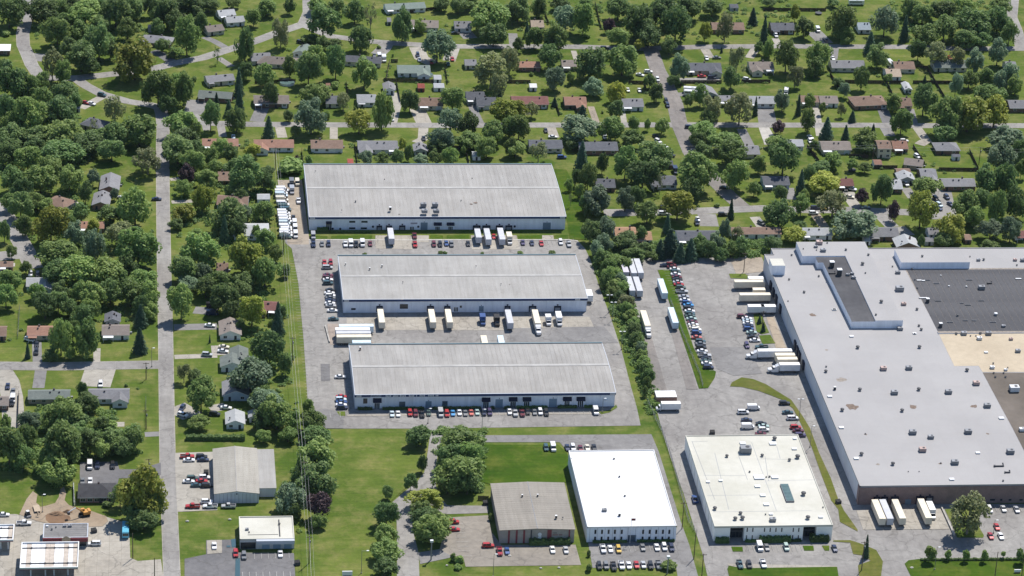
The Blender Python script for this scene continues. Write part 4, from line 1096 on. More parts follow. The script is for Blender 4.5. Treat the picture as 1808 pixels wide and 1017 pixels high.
FENCES = [
('wood',[(133.5,582.0),(152.5,588.6)],'crosswise @13 @6 sage-roofed @31 top edge'),
('wood',[(45.2,477.6),(66.3,479.4)],'crosswise @13 @0 @139 house'),
('wood',[(92.6,477.5),(92.6,461.3)],'lengthwise @13 @6 @168 @53 wooded yards'),
('wood',[(117.3,507.9),(113.7,481.7)],'lengthwise @13 @4 sage @11 @128'),
('wood',[(112.5,481.3),(138.4,479.5)],'crosswise @13 @5 red shed on the pale lawn'),
('wood',[(118.8,478.7),(119.1,453.0)],'lengthwise @13 @6 @132'),
('wood',[(146.2,502.0),(145.6,477.5)],'lengthwise @13 @5 small @160 @53 @128'),
('wood',[(118.1,508.3),(121.6,508.0)],'crosswise @13 @6 @183 @11 @167'),
('wood',[(177.0,479.2),(189.4,479.2)],'crosswise @13 @5 @114'),
('wood',[(241.5,479.0),(249.9,478.3),(249.3,465.6)],'lengthwise @13 @5 grey @11 @94'),
('wood',[(238.8,597.3),(237.1,557.8)],'lengthwise @13 @6 @38'),
('wood',[(208.6,579.1),(208.7,564.8)],'lengthwise @13 @5 @38'),
('wood',[(269.4,479.6),(291.3,479.8)],'crosswise @13 @5 @62'),
('wood',[(302.2,480.7),(317.7,480.8)],'crosswise @13 @0 taupe @11 @104'),
('wood',[(268.5,499.3),(268.8,474.4)],'lengthwise @13 @4 @20'),
('wood',[(199.4,454.0),(199.6,435.0)],'lengthwise @13 @4 rust @11 dirt-track drive'),
('wood',[(333.3,588.2),(368.9,588.3)],'crosswise @13 @5 @101 @31 top right'),
('wood',[(352.1,491.7),(353.4,466.2)],'lengthwise @13 @0 grey @11 @115'),
('wood',[(357.8,480.7),(379.1,480.0)],'crosswise @13 @4 @133'),
('wood',[(380.8,487.8),(379.6,461.0)],'lengthwise @13 @4 @91'),
('wood',[(381.9,480.0),(390.0,479.7)],'crosswise @13 @0 @133'),
('wood',[(394.8,480.1),(415.9,479.9)],'crosswise @13 @6 @91'),
('wood',[(407.1,500.1),(407.0,475.3),(407.1,455.1)],'lengthwise @13 @6 @91'),
('wood',[(401.6,503.0),(407.5,501.0)],'crosswise @13 @6 brown house @5 tan annex'),
('wood',[(382.1,364.7),(402.0,363.9)],'crosswise @13 @0 @86'),
('wood',[(403.4,388.4),(402.3,365.4)],'lengthwise @13 @6 @86'),
('wood',[(349.6,367.2),(361.4,367.2)],'crosswise @13 @6 @97'),
('wood',[(375.5,393.9),(376.3,371.3)],'lengthwise @13 @0 rust @15 @108'),
('wood',[(320.8,393.8),(323.2,375.0)],'lengthwise @13 @0 pale @11 @106'),
('wood',[(340.1,381.7),(349.4,380.3)],'crosswise @13 @5 @97'),
('wood',[(92.5,395.4),(92.4,373.8)],'lengthwise @13 @4 grey @11 @152'),
('wood',[(65.9,388.2),(65.8,373.9)],'lengthwise @13 @4 brown-roofed @11 @185'),
('wood',[(146.7,393.7),(147.5,373.8)],'lengthwise @13 @4 @160 @5 @9'),
('wood',[(128.4,392.6),(145.0,391.8)],'crosswise @13 @6 @43'),
('wire',[(-64.7,214.1),(-64.3,185.9)],'@79 @5 brown house cut by the left edge'),
('wood',[(-61.7,134.0),(-61.0,105.3)],'lengthwise @13 @6 taupe @11 @99'),
('wire',[(-9.3,127.1),(-9.2,104.2)],'@79 @6 @187 @11 @170'),
('wire',[(224.5,218.1),(224.9,193.4),(225.6,169.4),(226.5,146.2),(226.0,135.2)],'@79 @6 @17'),
('wire',[(200.3,121.6),(201.4,108.7),(202.5,97.7)],'@79 @0 @162'),
('wire',[(202.6,97.9),(203.2,75.7),(202.8,47.1),(202.3,23.1),(204.0,13.0)],'@79 @6 @32'),
('wire',[(-37.5,56.5),(-36.1,40.5)],'@79 @4 @28'),
('white',[(-37.2,56.9),(-36.6,41.1)],'lengthwise low white board fence @4 @28'),
('wood',[(121.2,42.0),(125.3,41.6)],'crosswise @13 @4 @69')]
WOODS = [
([(-84.0,444.6),(-50.2,452.3),(-26.5,394.0),(-39.9,373.1),(-63.3,346.1),(-79.3,346.2)],260),
([(-74.0,346.2),(-47.8,366.3),(-35.6,300.8),(-6.9,300.6),(-2.9,251.7),(-4.2,205.8),(-36.1,206.2),(-51.5,228.9),(-65.1,258.2)],250),
([(1.2,401.1),(17.7,380.0),(49.8,345.9),(49.3,251.2),(42.8,205.2),(30.4,205.3),(26.8,275.5),(3.6,288.0)],200),
([(-91.2,598.8),(14.1,600.5),(16.7,548.6),(10.4,515.4),(-13.3,507.1),(-60.4,502.6),(-70.8,547.5),(-69.6,599.2)],200),
([(35.4,205.2),(50.7,216.3),(54.7,130.5),(66.9,90.9),(64.6,44.7),(47.9,14.5),(39.9,36.4),(55.0,81.6),(35.6,120.8)],110),
([(-68.0,103.3),(-55.0,122.6),(-34.5,132.2),(-10.9,102.1),(-10.8,83.1),(-35.5,79.0),(-41.5,51.8),(-50.7,65.5),(-66.4,70.5)],200),
([(198.2,280.4),(210.7,274.1),(207.7,214.4),(204.9,117.5),(199.9,107.6),(197.2,203.1),(194.5,261.9)],220),
([(191.3,603.4),(360.0,606.2),(337.1,552.6),(294.4,543.5),(246.7,538.7),(201.5,550.9)],90),
([(406.2,607.0),(482.7,608.2),(461.2,536.9),(403.7,536.2)],70),
([(200.8,280.4),(284.7,282.9),(273.2,264.3),(204.1,264.9)],160),
([(107.1,102.1),(130.5,101.6),(123.1,47.7),(106.6,52.7)],60)]
HOUSES = """
-5.2;533.6;15.9;9.5;-0.244;grey;brick;h;@44 @5 big @21
24.9;550.6;9.3;8.2;0.349;taupe;cream;g;small brown-@44 on the @90 lane
31.9;574.2;9;8.2;0.244;ash;white;g;pale grey @31 @90
36.4;564.1;9.6;8.2;0.209;ash;white;g;white-walled @70 pale @44
26.8;478.9;14.3;8.2;0.227;grey;cream;g;angled @44 by the stump tree
24.7;456.5;16.9;8.2;-0.175;moss;brick;g;@135 @15 @174
25.9;394.2;17.3;8.7;0;rust;white;g;@33
-35.8;418.9;11;9.5;-0.524;slate;tan;h;@188 @15 @175
-86.9;520.5;9.3;8.7;0;white;brown;f;flat white-roofed @31 left edge
-7.8;553.5;4.7;6;0;grey;grey;s;@159 @53 @90 trees
-51.3;558;5.4;9.4;0;brown;brick;g;@39
-45.1;441.1;2.8;5.5;0;grey;grey;s;@27
58.8;503.6;21.7;9.5;-0.14;taupe;cream;h;@139 @11 taupe-@84
48.9;509;9.9;10.5;0.105;grey;cream;g;@44 @4 hip house
130.7;586.1;22.1;8.2;0.157;sage;white;g;sage-roofed @31 top edge
139.8;558.9;14.7;10.5;-0.07;taupe;cream;g;taupe-roofed @70 top fence
160.5;557.6;8.8;10;0;grey;white;g;grey @15 orange bush with @84
72.2;518.5;8;10.5;-0.384;sage;white;v;@64 with sage green roof
103.3;505.9;19;8.2;-0.157;slate;cream;g;@183 @11 @167 with @101 roof
128.8;492.3;16.8;10.5;0;sage;white;L;sage @11 @128 with sage green roof
114.2;467.5;5.2;9.2;0;grey;white;v;@132
131.1;469.9;3.4;6;0;red;red;s;red shed on the pale lawn with red roof
140.4;470.4;5.3;6;0;ash;white;s;@160 @5 dark fence @176 @84
140.6;482;3.8;6;0;ash;white;s;small @160 @53 @128
101.5;451.6;9.4;10.2;0;ash;white;g;pale-roofed house @4 gravel drive
84.5;449.9;7.7;9.9;0;slate;cream;g;@74 @130
52.8;450;17.5;10.5;0;taupe;brown;g;long @54 @5 cone tree
134.1;447.3;12.2;10.5;0;brown;cream;g;brown @11 a fan-shaped drive with @85
162.9;448.3;9.7;10.5;0;slate;white;g;slate @11 @184
157.9;455.6;9.1;10.5;0;slate;grey;g;slate garage @5 white-banded @11 @101 roof
159.7;502.1;5.8;7.8;0;grey;cream;g;@44 @5 wispy trees with @84
52.2;392.7;19.2;9.4;0;rust;white;L;rust-roofed @31 @140
78.3;392;15.4;10;0;brown;white;g;brown-roofed @11 @185
103.4;390.8;19.4;10.5;0;grey;white;L;grey @11 @152 with @84
124.4;387.7;6;7.9;0;grey;grey;v;@43
82.8;470.8;2;5.2;0;rust;white;s;@168 @53 wooded yards
120.8;565.8;2;6;0;grey;grey;s;@144
201.6;559.7;6.6;9.7;0;tan;tan;g;@38 with @121
190.7;499.5;11.3;7.8;0;rust;brick;g;@73
212.1;501.3;7.3;8.6;0;taupe;cream;g;taupe @15 @148 with taupe-@84
185.6;449.5;18.6;10.5;0;maroon;brick;g;@113
209.1;448.9;11;10.5;0;rust;brown;L;rust @11 dirt-track drive with rust roof
238.7;446.7;10.6;10.5;0;grey;white;g;grey @11 @94
283.9;497.1;18.5;10.5;0;slate;cream;L;@20 with @101 roof
315.5;499;12.7;10.5;0;taupe;cream;L;taupe @11 @104
280.5;462.3;8;10.5;0.14;grey;grey;v;@62 with @84
288.9;452.6;8.5;7.7;0;grey;cream;g;@44 @5 brownish trees with @84
307.3;450.9;12.8;9.7;0;ash;white;g;pale ranch @11 a wide drive
307.2;557.6;17.5;10.5;0;brown;brick;g;@72 with @85
187.3;392.2;16.2;10.2;0;slate;cream;g;@74 right @5 @9
213.4;389.8;19;10.5;0;slate;brick;g;@30 with @101 roof
189.8;470.8;3.6;5.3;0;white;white;s;@114 with white roof
316.5;590.2;4.4;6;0;slate;grey;s;dark shed near the top with @101 roof
289.4;385.1;8.9;10.5;0;grey;cream;g;grey @15 white drive with @84
337.8;557.5;12.8;10.5;0;slate;brown;g;@101 @31 top right
383.8;558.6;6.8;10.5;0;blue;white;g;@23 with blue roof
363;501.5;17.9;10.5;0;grey;cream;g;grey @11 @115
393.6;500.1;10.8;10.5;0;brown;cream;g;brown house @5 tan annex with @85
385.3;489.3;7.6;10.5;0;tan;white;g;@133 with @121
332.8;452.4;9.5;8.5;0;brown;cream;g;brown @63
342.7;451.5;9.2;9.6;0;taupe;white;g;taupe @63
364;450.1;17.7;12.2;0.105;brown;brick;h;rambling brown hip @11 @85
382.3;448.6;7.1;10.5;0;brown;tan;g;@138
389;470.3;3.3;9.1;0;ash;white;v;@91 @176 @84
443;445.7;10.9;10.5;0;grey;brown;g;grey @31 right edge with @84
419.3;502.4;17.8;10.5;0;moss;cream;g;@48 with grey-green roof
452.6;500.6;5.3;10.5;0;grey;white;g;@44 @77
391.4;389.5;11.7;9.6;0;grey;brown;h;grey hip @70 @155
334.2;390.6;14.8;10.5;0;taupe;cream;g;@54 @111 with taupe-@84
313.9;394.1;8.3;8;0;ash;white;g;pale @11 @106
357.6;385.5;6.8;10.5;0;brown;cream;T;@108 @11 @85
367.4;391.6;7.4;9.5;0;rust;brown;g;rust @15 @108 with rust roof
-27.3;345;8.5;16;-0.035;grey;brick;v;long @44 @149
-30.9;325.9;7.5;13.4;-0.07;grey;brick;v;@59 with @84
-50.3;323.1;11;9.5;-0.593;brown;cream;h;@96 @53 wood with @85
-35.1;297.1;11.2;7.1;0;rust;brown;g;@83 @53 wood with rust roof
-56.5;236.5;11.6;8.3;0;ash;blue;L;pale @11 @153 @176 @84
30.8;324.5;14.3;10.5;-0.105;brown;blue;L;brown @11 @136
38.4;291.6;15.8;13;0;ash;white;h;@46 @176 @84
24.4;250.7;4.9;9.1;0;brown;brown;g;@35
27;353.2;5.3;10.5;0;brown;brown;g;@85 deep @53 dark trees
-34.2;391.4;2.2;8.3;0;grey;white;g;small @31 lawn top with @84
-72.2;255.1;5.8;5;0;brown;brick;g;brown @70 cul-de-sac with @85
45.3;329.7;5.9;6;0;ash;white;s;whitewashed shed @4 parked vans
88.9;371.6;2.6;6;0;red;ash;s;red shed @5 @9 with red roof
151.7;380.8;3.9;6;0;ash;white;s;@160 @5 @9 @176 @84
211.1;344.2;8.9;9.9;0;slate;brown;g;@37 @6 @9
240.2;347.6;12.1;10.5;0;slate;white;g;slate @11 @116
213.3;288.4;9.6;8.9;0;orange;white;g;@26
221;283.5;7.6;8.9;0;orange;white;g;@45
246.9;283.5;19.3;10.5;0;slate;white;g;long @74 @5 car lot
275.6;288.8;23.3;7.2;0;brown;white;g;@169 @15 factory with @85
295.7;347.2;12.6;10.1;0;slate;blue;g;@154 @4 spruce with @101 roof
246.1;370.1;4.3;6;0;slate;brown;s;@80 with @101 roof
329.7;345.1;7.9;8.2;0;maroon;brick;g;maroon @11 @123 with maroon roof
362.4;359.6;7.1;6;0;brown;brown;s;brown shed @53 back yards with @85
361.9;351.8;7.7;8.4;0;ash;grey;v;pale gabled garage @53 back yards
373.8;356;7.8;10.5;0;grey;brown;L;@44 among sheds with @84
354.5;342.4;5.6;10.5;0;ash;brick;g;pale @11 two navy cars @176 @84
370.3;369.7;9;8.2;-0.314;taupe;tan;g;taupe @15 long lawn with taupe-@84
386.5;344.7;16.2;9;0;grey;brick;g;@189 @11 @102
304.7;287.6;13.8;7.8;0;ash;white;g;@145 @5 factory
336.4;287;13.9;9.7;0;grey;brown;g;grey ranch house @5 factory with @84
345.2;274.9;10.3;9.4;0;ash;brown;v;gabled garage touching the factory yard @176 @84
360.8;287.8;4.7;7;0;grey;white;g;grey cottage near the factory with @84
357.1;279.2;4;4.5;0;grey;grey;s;grey shed near the factory with @84
327.4;280.2;2.8;5.4;0;ash;white;s;small ash shed @5 factory @176 @84
351.8;370.6;3.8;5.9;0;rust;white;s;pink shed beside the cream @11 rust roof
394;379;3.8;3.1;0;slate;white;s;@86 with @101 roof
376.3;281.8;3.1;6;0;brown;brown;s;@76
402.9;285;5.6;5.2;0;maroon;white;g;@122
-53;188.2;14;8.5;0;rust;cream;g;rust-roofed @11 @98
-22.5;188.5;11.3;9.5;0;taupe;white;g;@54 @4 spruces with taupe-@84
-24;200.3;6.1;7.3;0;slate;grey;v;@186 @5 taupe @11 @101 roof
-72.7;188.1;7;9;0;brown;brick;g;brown house cut by the left edge
-49;129.5;16.7;7.5;0;moss;tan;g;long moss-grey @11 grey-green roof
-24.5;129.6;16.4;8.5;0;grey;white;L;@187 @11 @170
-68.6;124.2;6.4;7.6;0;taupe;brown;g;taupe @11 @99 with taupe-@84
26.7;189.6;8.8;13.1;0;taupe;white;v;@54 @95 with taupe-@84
30;164.2;7;11.6;0;moss;cream;v;@65
27;157.6;9.5;9;0;moss;white;v;front moss-roofed house by the road
27.9;133.1;10.4;12.4;0;grey;blue;v;@44 @124
27.1;107.2;7.1;9.8;0;ash;white;v;ash-@44 @150 @176 @84
35.7;110.3;5.5;5.2;0;ash;white;v;@68 @176 @84
32.4;215;3.6;6;0;navy;grey;s;navy shed @53 @146 with navy roof
43.6;211.3;9;8.2;-0.14;maroon;brown;L;maroon @15 blue spruce with maroon roof
"""
HIPHOUSE = (-27.85, 48.47, 13.53, 10.11)
TREES = """
m;174.5;551.8;10.1;7.9;9.2;70;big @2 @6 grey @15 orange bush
l;-16.7;482.5;9.7;10.2;11.4;71;big @21 @6 @90 junction
g;323.1;286;9.6;5.9;7.1;89;big @18 @5 small ash shed @5 factory
l;408.3;414.9;9.3;8.4;9.6;89;big @21 @5 grey hip @70 @155
m;-51.2;392.1;9.2;6.4;7.5;54;big @2 @4 small @31 lawn top
m;117.5;74.6;8.8;5.9;7;28;big @2 @6 @125
b;-51.3;371.4;8.8;5.5;6.6;65;big @1 @0 small @31 lawn top
b;441.3;543.2;8.7;8.5;9.6;93;big @1 @5 @48
m;113.6;50.4;8.7;6.2;7.3;33;big @2 @0 @125
m;-42.4;70.7;8.6;9.3;10.4;92;big @2 @5 @28
b;11.5;566.4;8.6;6.6;7.7;56;big @1 @5 small brown-@44 on the @90 lane
g;205.4;401.5;8.5;5.8;6.9;52;big @18 @5 @30
m;-43.6;557.1;8.5;6.5;7.6;6;big @2 @6 @39
m;-38.4;236.1;8.4;6.5;7.6;83;big @2 @6 pale @11 @153
g;423.4;390.4;8.4;5.2;6.3;17;big @18 @6 grey hip @70 @155
w;167.5;471.3;8.3;9;10;28;big @118 @5 slate garage @5 white-banded house
m;-13.6;256.4;8.3;8.3;9.4;73;big @2 @4 @35
b;28.2;298.6;8.2;6.2;7.3;81;big @1 @4 @46
b;256.1;543.4;8.2;9.2;10.3;19;big @1 @4 @72
m;255.2;340.8;8.2;8.9;9.9;13;big @2 @6 slate @11 @116
m;-13.9;396;8.1;7.1;8.2;89;big @2 @6 small @31 lawn top
b;238.5;361.9;8;7.4;8.4;3;big @1 @0 @80
m;-48.5;255.6;7.9;5.9;7;78;big @2 @5 pale @11 @153
b;275.1;537;7.8;10.1;11.2;29;big @1 @5 @20
b;-66.9;560.9;7.8;6.6;7.7;93;big @1 @4 @39
g;34;132.7;7.7;7;8.1;88;big @18 @6 @44 @124
m;15;255.3;7.7;7.3;8.3;91;big @2 @0 @46
b;5.1;372.3;7.7;6.7;7.7;21;big @1 @0 @33
b;-77.7;456.2;7.7;8.7;9.7;4;big @1 @4 @27
b;-39.1;385.4;7.7;4.7;5.8;47;big @1 @0 @188 @15 @175
b;83.5;542.7;7.6;8.6;9.6;5;big @1 @5 @64
m;-15.2;299.9;7.6;8.7;9.7;18;big @2 @4 @56
m;368.8;546.7;7.6;8.6;9.6;33;big @2 @4 @23
m;239.5;490.6;7.6;7.3;8.3;94;big @2 @6 taupe @15 @148
l;-9.2;31.4;7.5;10.3;11.3;20;big @21 @0 @28
b;-53.2;416.8;7.5;7.7;8.7;39;big @1 @4 @188 @15 @175
b;-27.3;556.8;7.5;8.5;9.5;11;big @1 @4 @159 @53 @90 trees
m;-67.2;410.2;7.5;8.9;9.9;34;big @2 @4 @188 @15 @175
l;-53.2;282.2;7.4;8.4;9.5;33;big @21 @6 cul-de-sac
m;278.7;372.6;7.4;5.9;6.9;28;big @2 @0 grey @15 white drive
m;-4.7;445.8;7.4;9.2;10.2;69;big @2 @4 @135 @15 @174
l;35.7;246.8;7.4;8.4;9.4;4;big @21 @6 @35
m;58;63.3;7.3;7;8;53;big @2 @6 metal barn
g;142.5;508.1;7.3;8.2;9.3;65;big @18 @5 sage @11 @128
b;-35.6;509.1;7.3;9.5;10.5;36;big @1 @4 @44 @5 big @21
m;-28.2;235.7;7.3;6;7;88;big @2 @5 @186 @5 @54
b;37.3;338.2;7.3;8.7;9.7;46;big @1 @5 brown @11 @136
m;428.1;451.7;7.3;4.7;5.7;84;big @2 @4 grey @31 right edge
b;221.9;484.3;7.2;8.1;9.1;89;big @1 @0 taupe @15 @148
b;-44.4;494;7.2;7.3;8.3;41;big @1 @5 @90 junction
l;318.2;336.2;7.1;4.7;5.7;39;big @21 @4 maroon @11 @123
m;-42.3;104.3;7.1;6;7;11;big @2 @0 long moss-@44
b;8.1;390.9;7.1;4.8;5.8;2;big @1 @4 @33
o;316.5;308.5;7.1;6.5;7.5;49;big @126 @5 @145 @5 factory
m;397.1;411.2;7.1;9.3;10.2;94;big @2 @5 grey hip @70 @155
b;301.6;358.7;7.1;8.8;9.8;14;big @1 @5 @154 @4 spruce
l;423.7;420.2;7.1;8;9;2;big @21 @0 grey @31 right edge
b;459;554.4;7;7;8;1;big @1 @5 @44 @77
w;310.8;10.1;7;8.2;9.2;41;big @118 @6 factory loading bay
w;290.8;422.8;7;8.3;9.2;35;big @118 @0 @44 @5 brownish trees
w;-9.5;361.1;6.9;6.3;7.2;13;big @118 @6 long @44 @149
m;75.4;449.2;6.9;4.9;5.9;48;big @2 @4 @74 @130
b;270.8;561;6.9;7.7;8.7;24;big @1 @4 dark shed near the top
m;7.4;404.1;6.9;6.2;7.2;94;big @2 @4 @33
b;229.2;341.8;6.9;7;8;8;big @1 @4 slate @11 @116
m;277.2;388.9;6.8;4.2;5.2;60;big @2 @4 grey @15 white drive
g;71.5;410.8;6.8;8.1;9.1;58;big @18 @5 brown-roofed @11 @185
b;-25.2;394.2;6.8;5.7;6.7;84;big @1 @6 small @31 lawn top
l;356.7;296.4;6.7;8.8;9.8;79;big @21 @5 grey cottage near the factory
b;-84.3;556.1;6.7;7.6;8.6;83;big @1 @5 flat white-roofed @31 left edge
b;259.5;531.7;6.7;5.4;6.4;49;big @1 @6 taupe @15 @148
b;288.3;297;6.7;6.4;7.4;54;big @1 @6 @169 @15 factory
b;57.9;46.7;6.7;5.9;6.9;58;big @1 @4 @190
g;393.7;548.9;6.7;8;8.9;43;big @18 @6 @23
m;206.8;521.4;6.7;7.5;8.5;74;big @2 @5 taupe @15 @148
m;-57.8;528.7;6.7;7.5;8.5;26;big @2 @6 @90 lane bend
g;411.9;360.8;6.7;7.9;8.9;32;big @18 @6 @189 @11 @102
l;240.9;306.5;6.7;6.8;7.7;78;big @21 @5 long @74 @5 car lot
m;414.5;535.3;6.6;5.6;6.6;68;big @2 @5 @48
m;-59.8;338.8;6.5;6.3;7.2;75;big @2 @5 @96 @53 wood
m;100.7;10.1;6.5;5;5.9;48;big @2 @4 @69
m;21.8;228.7;6.4;4.2;5.2;9;big @2 @5 navy shed @53 @146
m;444.1;574.4;6.4;6.3;7.2;83;big @2 @6 @23
m;10.4;515.7;6.4;10.5;11.4;61;big @2 @0 @44 @5 big @21
m;-70.4;453.4;6.4;6;6.9;9;big @2 @4 @27
m;-43.8;59.3;6.4;4.7;5.7;0;big @2 @4 @28
b;-51.4;449.8;6.4;5.1;6.1;29;big @1 @5 @27
b;431.7;570.9;6.3;5.8;6.8;78;big @1 @6 @23
m;367.9;334;6.3;4.2;5.1;84;big @2 @6 pale @11 two navy cars
m;269.3;404.1;6.3;4.1;5.1;50;big @2 @0 @88
b;425.4;540.7;6.3;7;8;88;big @1 @87 @6 @23
m;381.6;305.2;6.2;7.1;8;2;big @2 @5 @76
b;288.3;573.6;6.2;5.7;6.6;34;big @1 @4 @101 @31 top right
l;169.6;423.5;6.2;6.2;7.1;93;big @21 @0 slate @11 @184
b;248.2;571.9;6.2;6.1;7;14;broad @1 @6 @38
g;203.1;314.6;6.2;6.2;7.1;53;broad @18 @5 @26
b;-18.9;567.9;6.1;6.1;7;21;broad @1 @5 @159 @53 @90 trees
b;-1.8;557;6.1;7.8;8.7;51;broad @1 @6 @159 @53 @90 trees
b;-75.9;395.9;6.1;4.9;5.9;49;broad @1 @4 small @31 lawn top
b;192.3;569;6.1;6;7;76;broad @1 @4 @38
b;-63.8;392.3;6.1;4.9;5.9;59;broad @1 @4 @188 @15 @175
m;43.9;102.1;6.1;6.4;7.3;4;broad @2 @0 @68
m;149.1;391.8;6.1;3.8;4.7;31;broad @2 @5 @160 @5 @9
m;101.4;469.4;6.1;8.1;9;23;broad @2 @4 @132
l;368.1;281;6.1;6.1;7;94;broad @21 @4 @76
w;412.9;504.3;6.1;6.8;7.7;31;broad @118 @4 @48
m;328.4;495;6;8.5;9.4;61;broad @2 @6 taupe @11 @104
b;175;531.7;6;5.9;6.8;75;broad @1 @0 grey @15 orange bush
m;274.7;341.4;6;7.2;8.1;33;broad @2 @4 @154 @4 spruce
b;201.2;499.4;5.9;6.3;7.2;79;broad @1 @6 @73
b;-62.9;73.9;5.9;8;8.9;87;broad @1 @4 @28
b;389.8;435.1;5.9;8.3;9.2;79;broad @1 @0 @138
g;46.6;33.2;5.9;5.4;6.3;63;broad @18 @5 @57
l;100.4;34.9;5.8;3.6;4.5;38;broad @21 @6 @190
b;72.8;475.2;5.7;8.1;9;8;broad @1 @4 @168 @53 wooded yards
b;393;401.2;5.7;3.9;4.8;12;broad @1 @5 grey hip @70 @155
b;398.9;334.9;5.7;6.9;7.8;22;broad @1 @6 @189 @11 @102
m;82.1;580;5.7;3.8;4.7;10;broad @2 @4 sage-roofed @31 top edge
m;346.9;500.4;5.7;7.3;8.2;66;broad @2 @4 grey @11 @115
m;243.6;531.4;5.7;4.7;5.6;44;broad @2 @6 taupe @15 @148
m;468.4;584;5.7;4.6;5.5;6;broad @2 @5 @44 @77
b;-9.8;23.3;5.7;3.5;4.4;30;broad @1 @0 @28
m;54.2;576.2;5.7;4.3;5.2;92;broad @2 @6 white-walled @70 pale @44
m;82.3;-3.1;5.7;3.5;4.4;18;broad @2 @6 @57
m;-46;529.9;5.7;6.4;7.3;31;broad @2 @0 @39
m;43.2;235.8;5.7;6.5;7.4;84;broad @2 @6 @35
g;40.1;114.8;5.7;5;5.9;96;broad @18 @5 @68
m;221.6;401.7;5.6;5.9;6.8;57;broad @2 @5 @30
m;13.4;116.1;5.6;7.3;8.2;6;broad @2 @4 ash-@44 @150
m;-10.9;231.6;5.6;4.5;5.3;93;broad @2 @5 @56
b;-49.3;237.8;5.6;5.2;6.1;6;broad @1 @6 pale @11 @153
g;387.8;283.2;5.6;4.3;5.2;47;broad @18 @6 @76
b;302.4;579.4;5.6;4.5;5.4;39;broad @1 @5 @72
g;135.3;390.6;5.6;5.1;6;26;broad @18 @6 @43
h;59.7;364;5.5;3.4;2.9;54;@147 @0 rust-roofed @31 @140
b;24.6;209.4;5.5;6;6.9;73;broad @1 @4 navy shed @53 @146
m;-16.5;216.5;5.5;5.6;6.5;23;broad @2 @5 @186 @5 @54
b;22.7;582.4;5.5;3.4;4.3;91;broad @1 @4 pale grey @31 @90
b;435.5;531.1;5.5;4.9;5.8;16;broad @1 @5 @48
o;-22.3;278.4;5.5;5.5;6.4;68;broad @126 @0 @83 @53 wood
b;5.3;582.8;5.5;4;4.9;33;broad @1 @4 white-walled @70 pale @44
b;-27;376.5;5.5;5;5.9;8;broad @1 @0 small @31 lawn top
b;42.6;156.4;5.5;7.9;8.8;86;broad @1 @6 @65
g;216.9;553.4;5.5;7;7.9;86;broad @18 @6 @38
l;95.4;411.1;5.5;5.8;6.7;68;broad @21 @5 grey @11 @152
b;-76.9;387;5.5;3.4;4.3;52;broad @1 @4 long @44 @149
m;76.8;496.3;5.5;6.2;7.1;95;broad @2 @6 @139 house
b;-35.5;576.6;5.5;4.4;5.3;16;broad @1 @5 @39
b;166.8;587.1;5.5;3.4;4.3;46;broad @1 @6 sage-roofed @31 top edge
b;-76.2;370.4;5.4;5.4;6.3;55;broad @1 @5 @96 @53 wood
m;-66.9;364.2;5.4;5.8;6.7;60;broad @2 @4 long @44 @149
b;407.5;333.9;5.4;7.4;8.3;27;broad @1 @6 @44 among sheds
b;-22.2;84.4;5.4;4.4;5.3;10;broad @1 @5 @28
m;50.3;473;5.4;5.7;6.5;18;broad @2 @5 long @54 @5 cone tree
m;-46.2;339.4;5.4;6.1;7;80;broad @2 @5 @96 @53 wood
m;145.1;442.2;5.4;5.6;6.5;78;broad @2 @6 brown @11 a fan-shaped drive
m;349.4;390.7;5.4;5.2;6.1;59;broad @2 @4 @108 @11 @85
b;211.4;272.9;5.3;3.6;4.5;6;broad @1 @0 @45
b;348.7;386.4;5.3;3.3;4.2;10;broad @1 @4 @108 @11 @85
g;141.2;409.7;5.3;6.4;7.3;83;broad @18 @5 @43
b;98.9;22.1;5.3;3.3;4.1;43;broad @1 @6 @190
c;231.5;267.1;5.3;6.8;7.1;16;@40 @0 long @74 @5 car lot
b;419.7;568.4;5.3;5;5.9;73;broad @1 @6 @23
m;230.7;392.6;5.3;4.3;5.2;77;broad @2 @6 @30
b;102.7;523.5;5.3;6.3;7.2;45;broad @1 @5 @183 @11 @167
b;-68.1;309.7;5.2;6;6.8;95;broad @1 @4 @96 @53 wood
m;-27.3;302.5;5.2;4;4.9;23;broad @2 @6 @83 @53 wood
b;445.1;533.4;5.2;4.1;4.9;21;broad @1 @5 @44 @77
m;12.7;361.4;5.2;5.5;6.4;26;broad @2 @4 @85 deep @53 dark trees
b;-64.9;382.9;5.2;3.9;4.7;72;broad @1 @0 @188 @15 @175
b;135.1;388.2;5.2;3.2;4.1;57;broad @1 @6 @43
m;222.2;353.4;5.2;8.2;9;95;broad @2 @6 @37 @6 @9
m;5.6;461.4;5.2;5.4;6.3;79;broad @2 @4 @135 @15 @174
m;18.8;343.5;5.1;4.2;5.1;56;broad @2 @0 @85 deep @53 dark trees
b;-51.9;578.5;5.1;4.5;5.3;3;broad @1 @4 @159 @53 @90 trees
m;-55.6;355.6;5.1;5;5.9;62;broad @2 @5 @59
m;225.9;549.3;5.1;8.7;9.5;96;broad @2 @6 @38
b;7.1;240.7;5.1;5.8;6.7;96;broad @1 @4 @35
l;292.6;281.1;5.1;3.3;4.2;67;broad @21 @5 factory roof
b;379.7;501.7;5.1;6.1;7;58;broad @1 @6 grey @11 @115
b;92.3;576.5;5;4.4;5.3;15;broad @1 @4 @144
b;-35;548.1;5;4.4;5.3;62;broad @1 @6 @39
m;-21;538.5;5;5.7;6.6;46;broad @2 @4 @44 @5 big @21
b;102;565.4;5;6.1;6.9;20;broad @1 @4 sage-roofed @31 top edge
m;-21.1;231.5;5;4.6;5.4;0;broad @2 @6 pale @11 @153
b;-68.1;326;5;6.1;6.9;90;broad @1 @4 @59
b;126.1;538.6;5;8.9;9.8;35;broad @1 @0 taupe-roofed @70 top fence
b;-25.4;218.7;5;5.3;6.2;18;broad @1 @5 @186 @5 @54
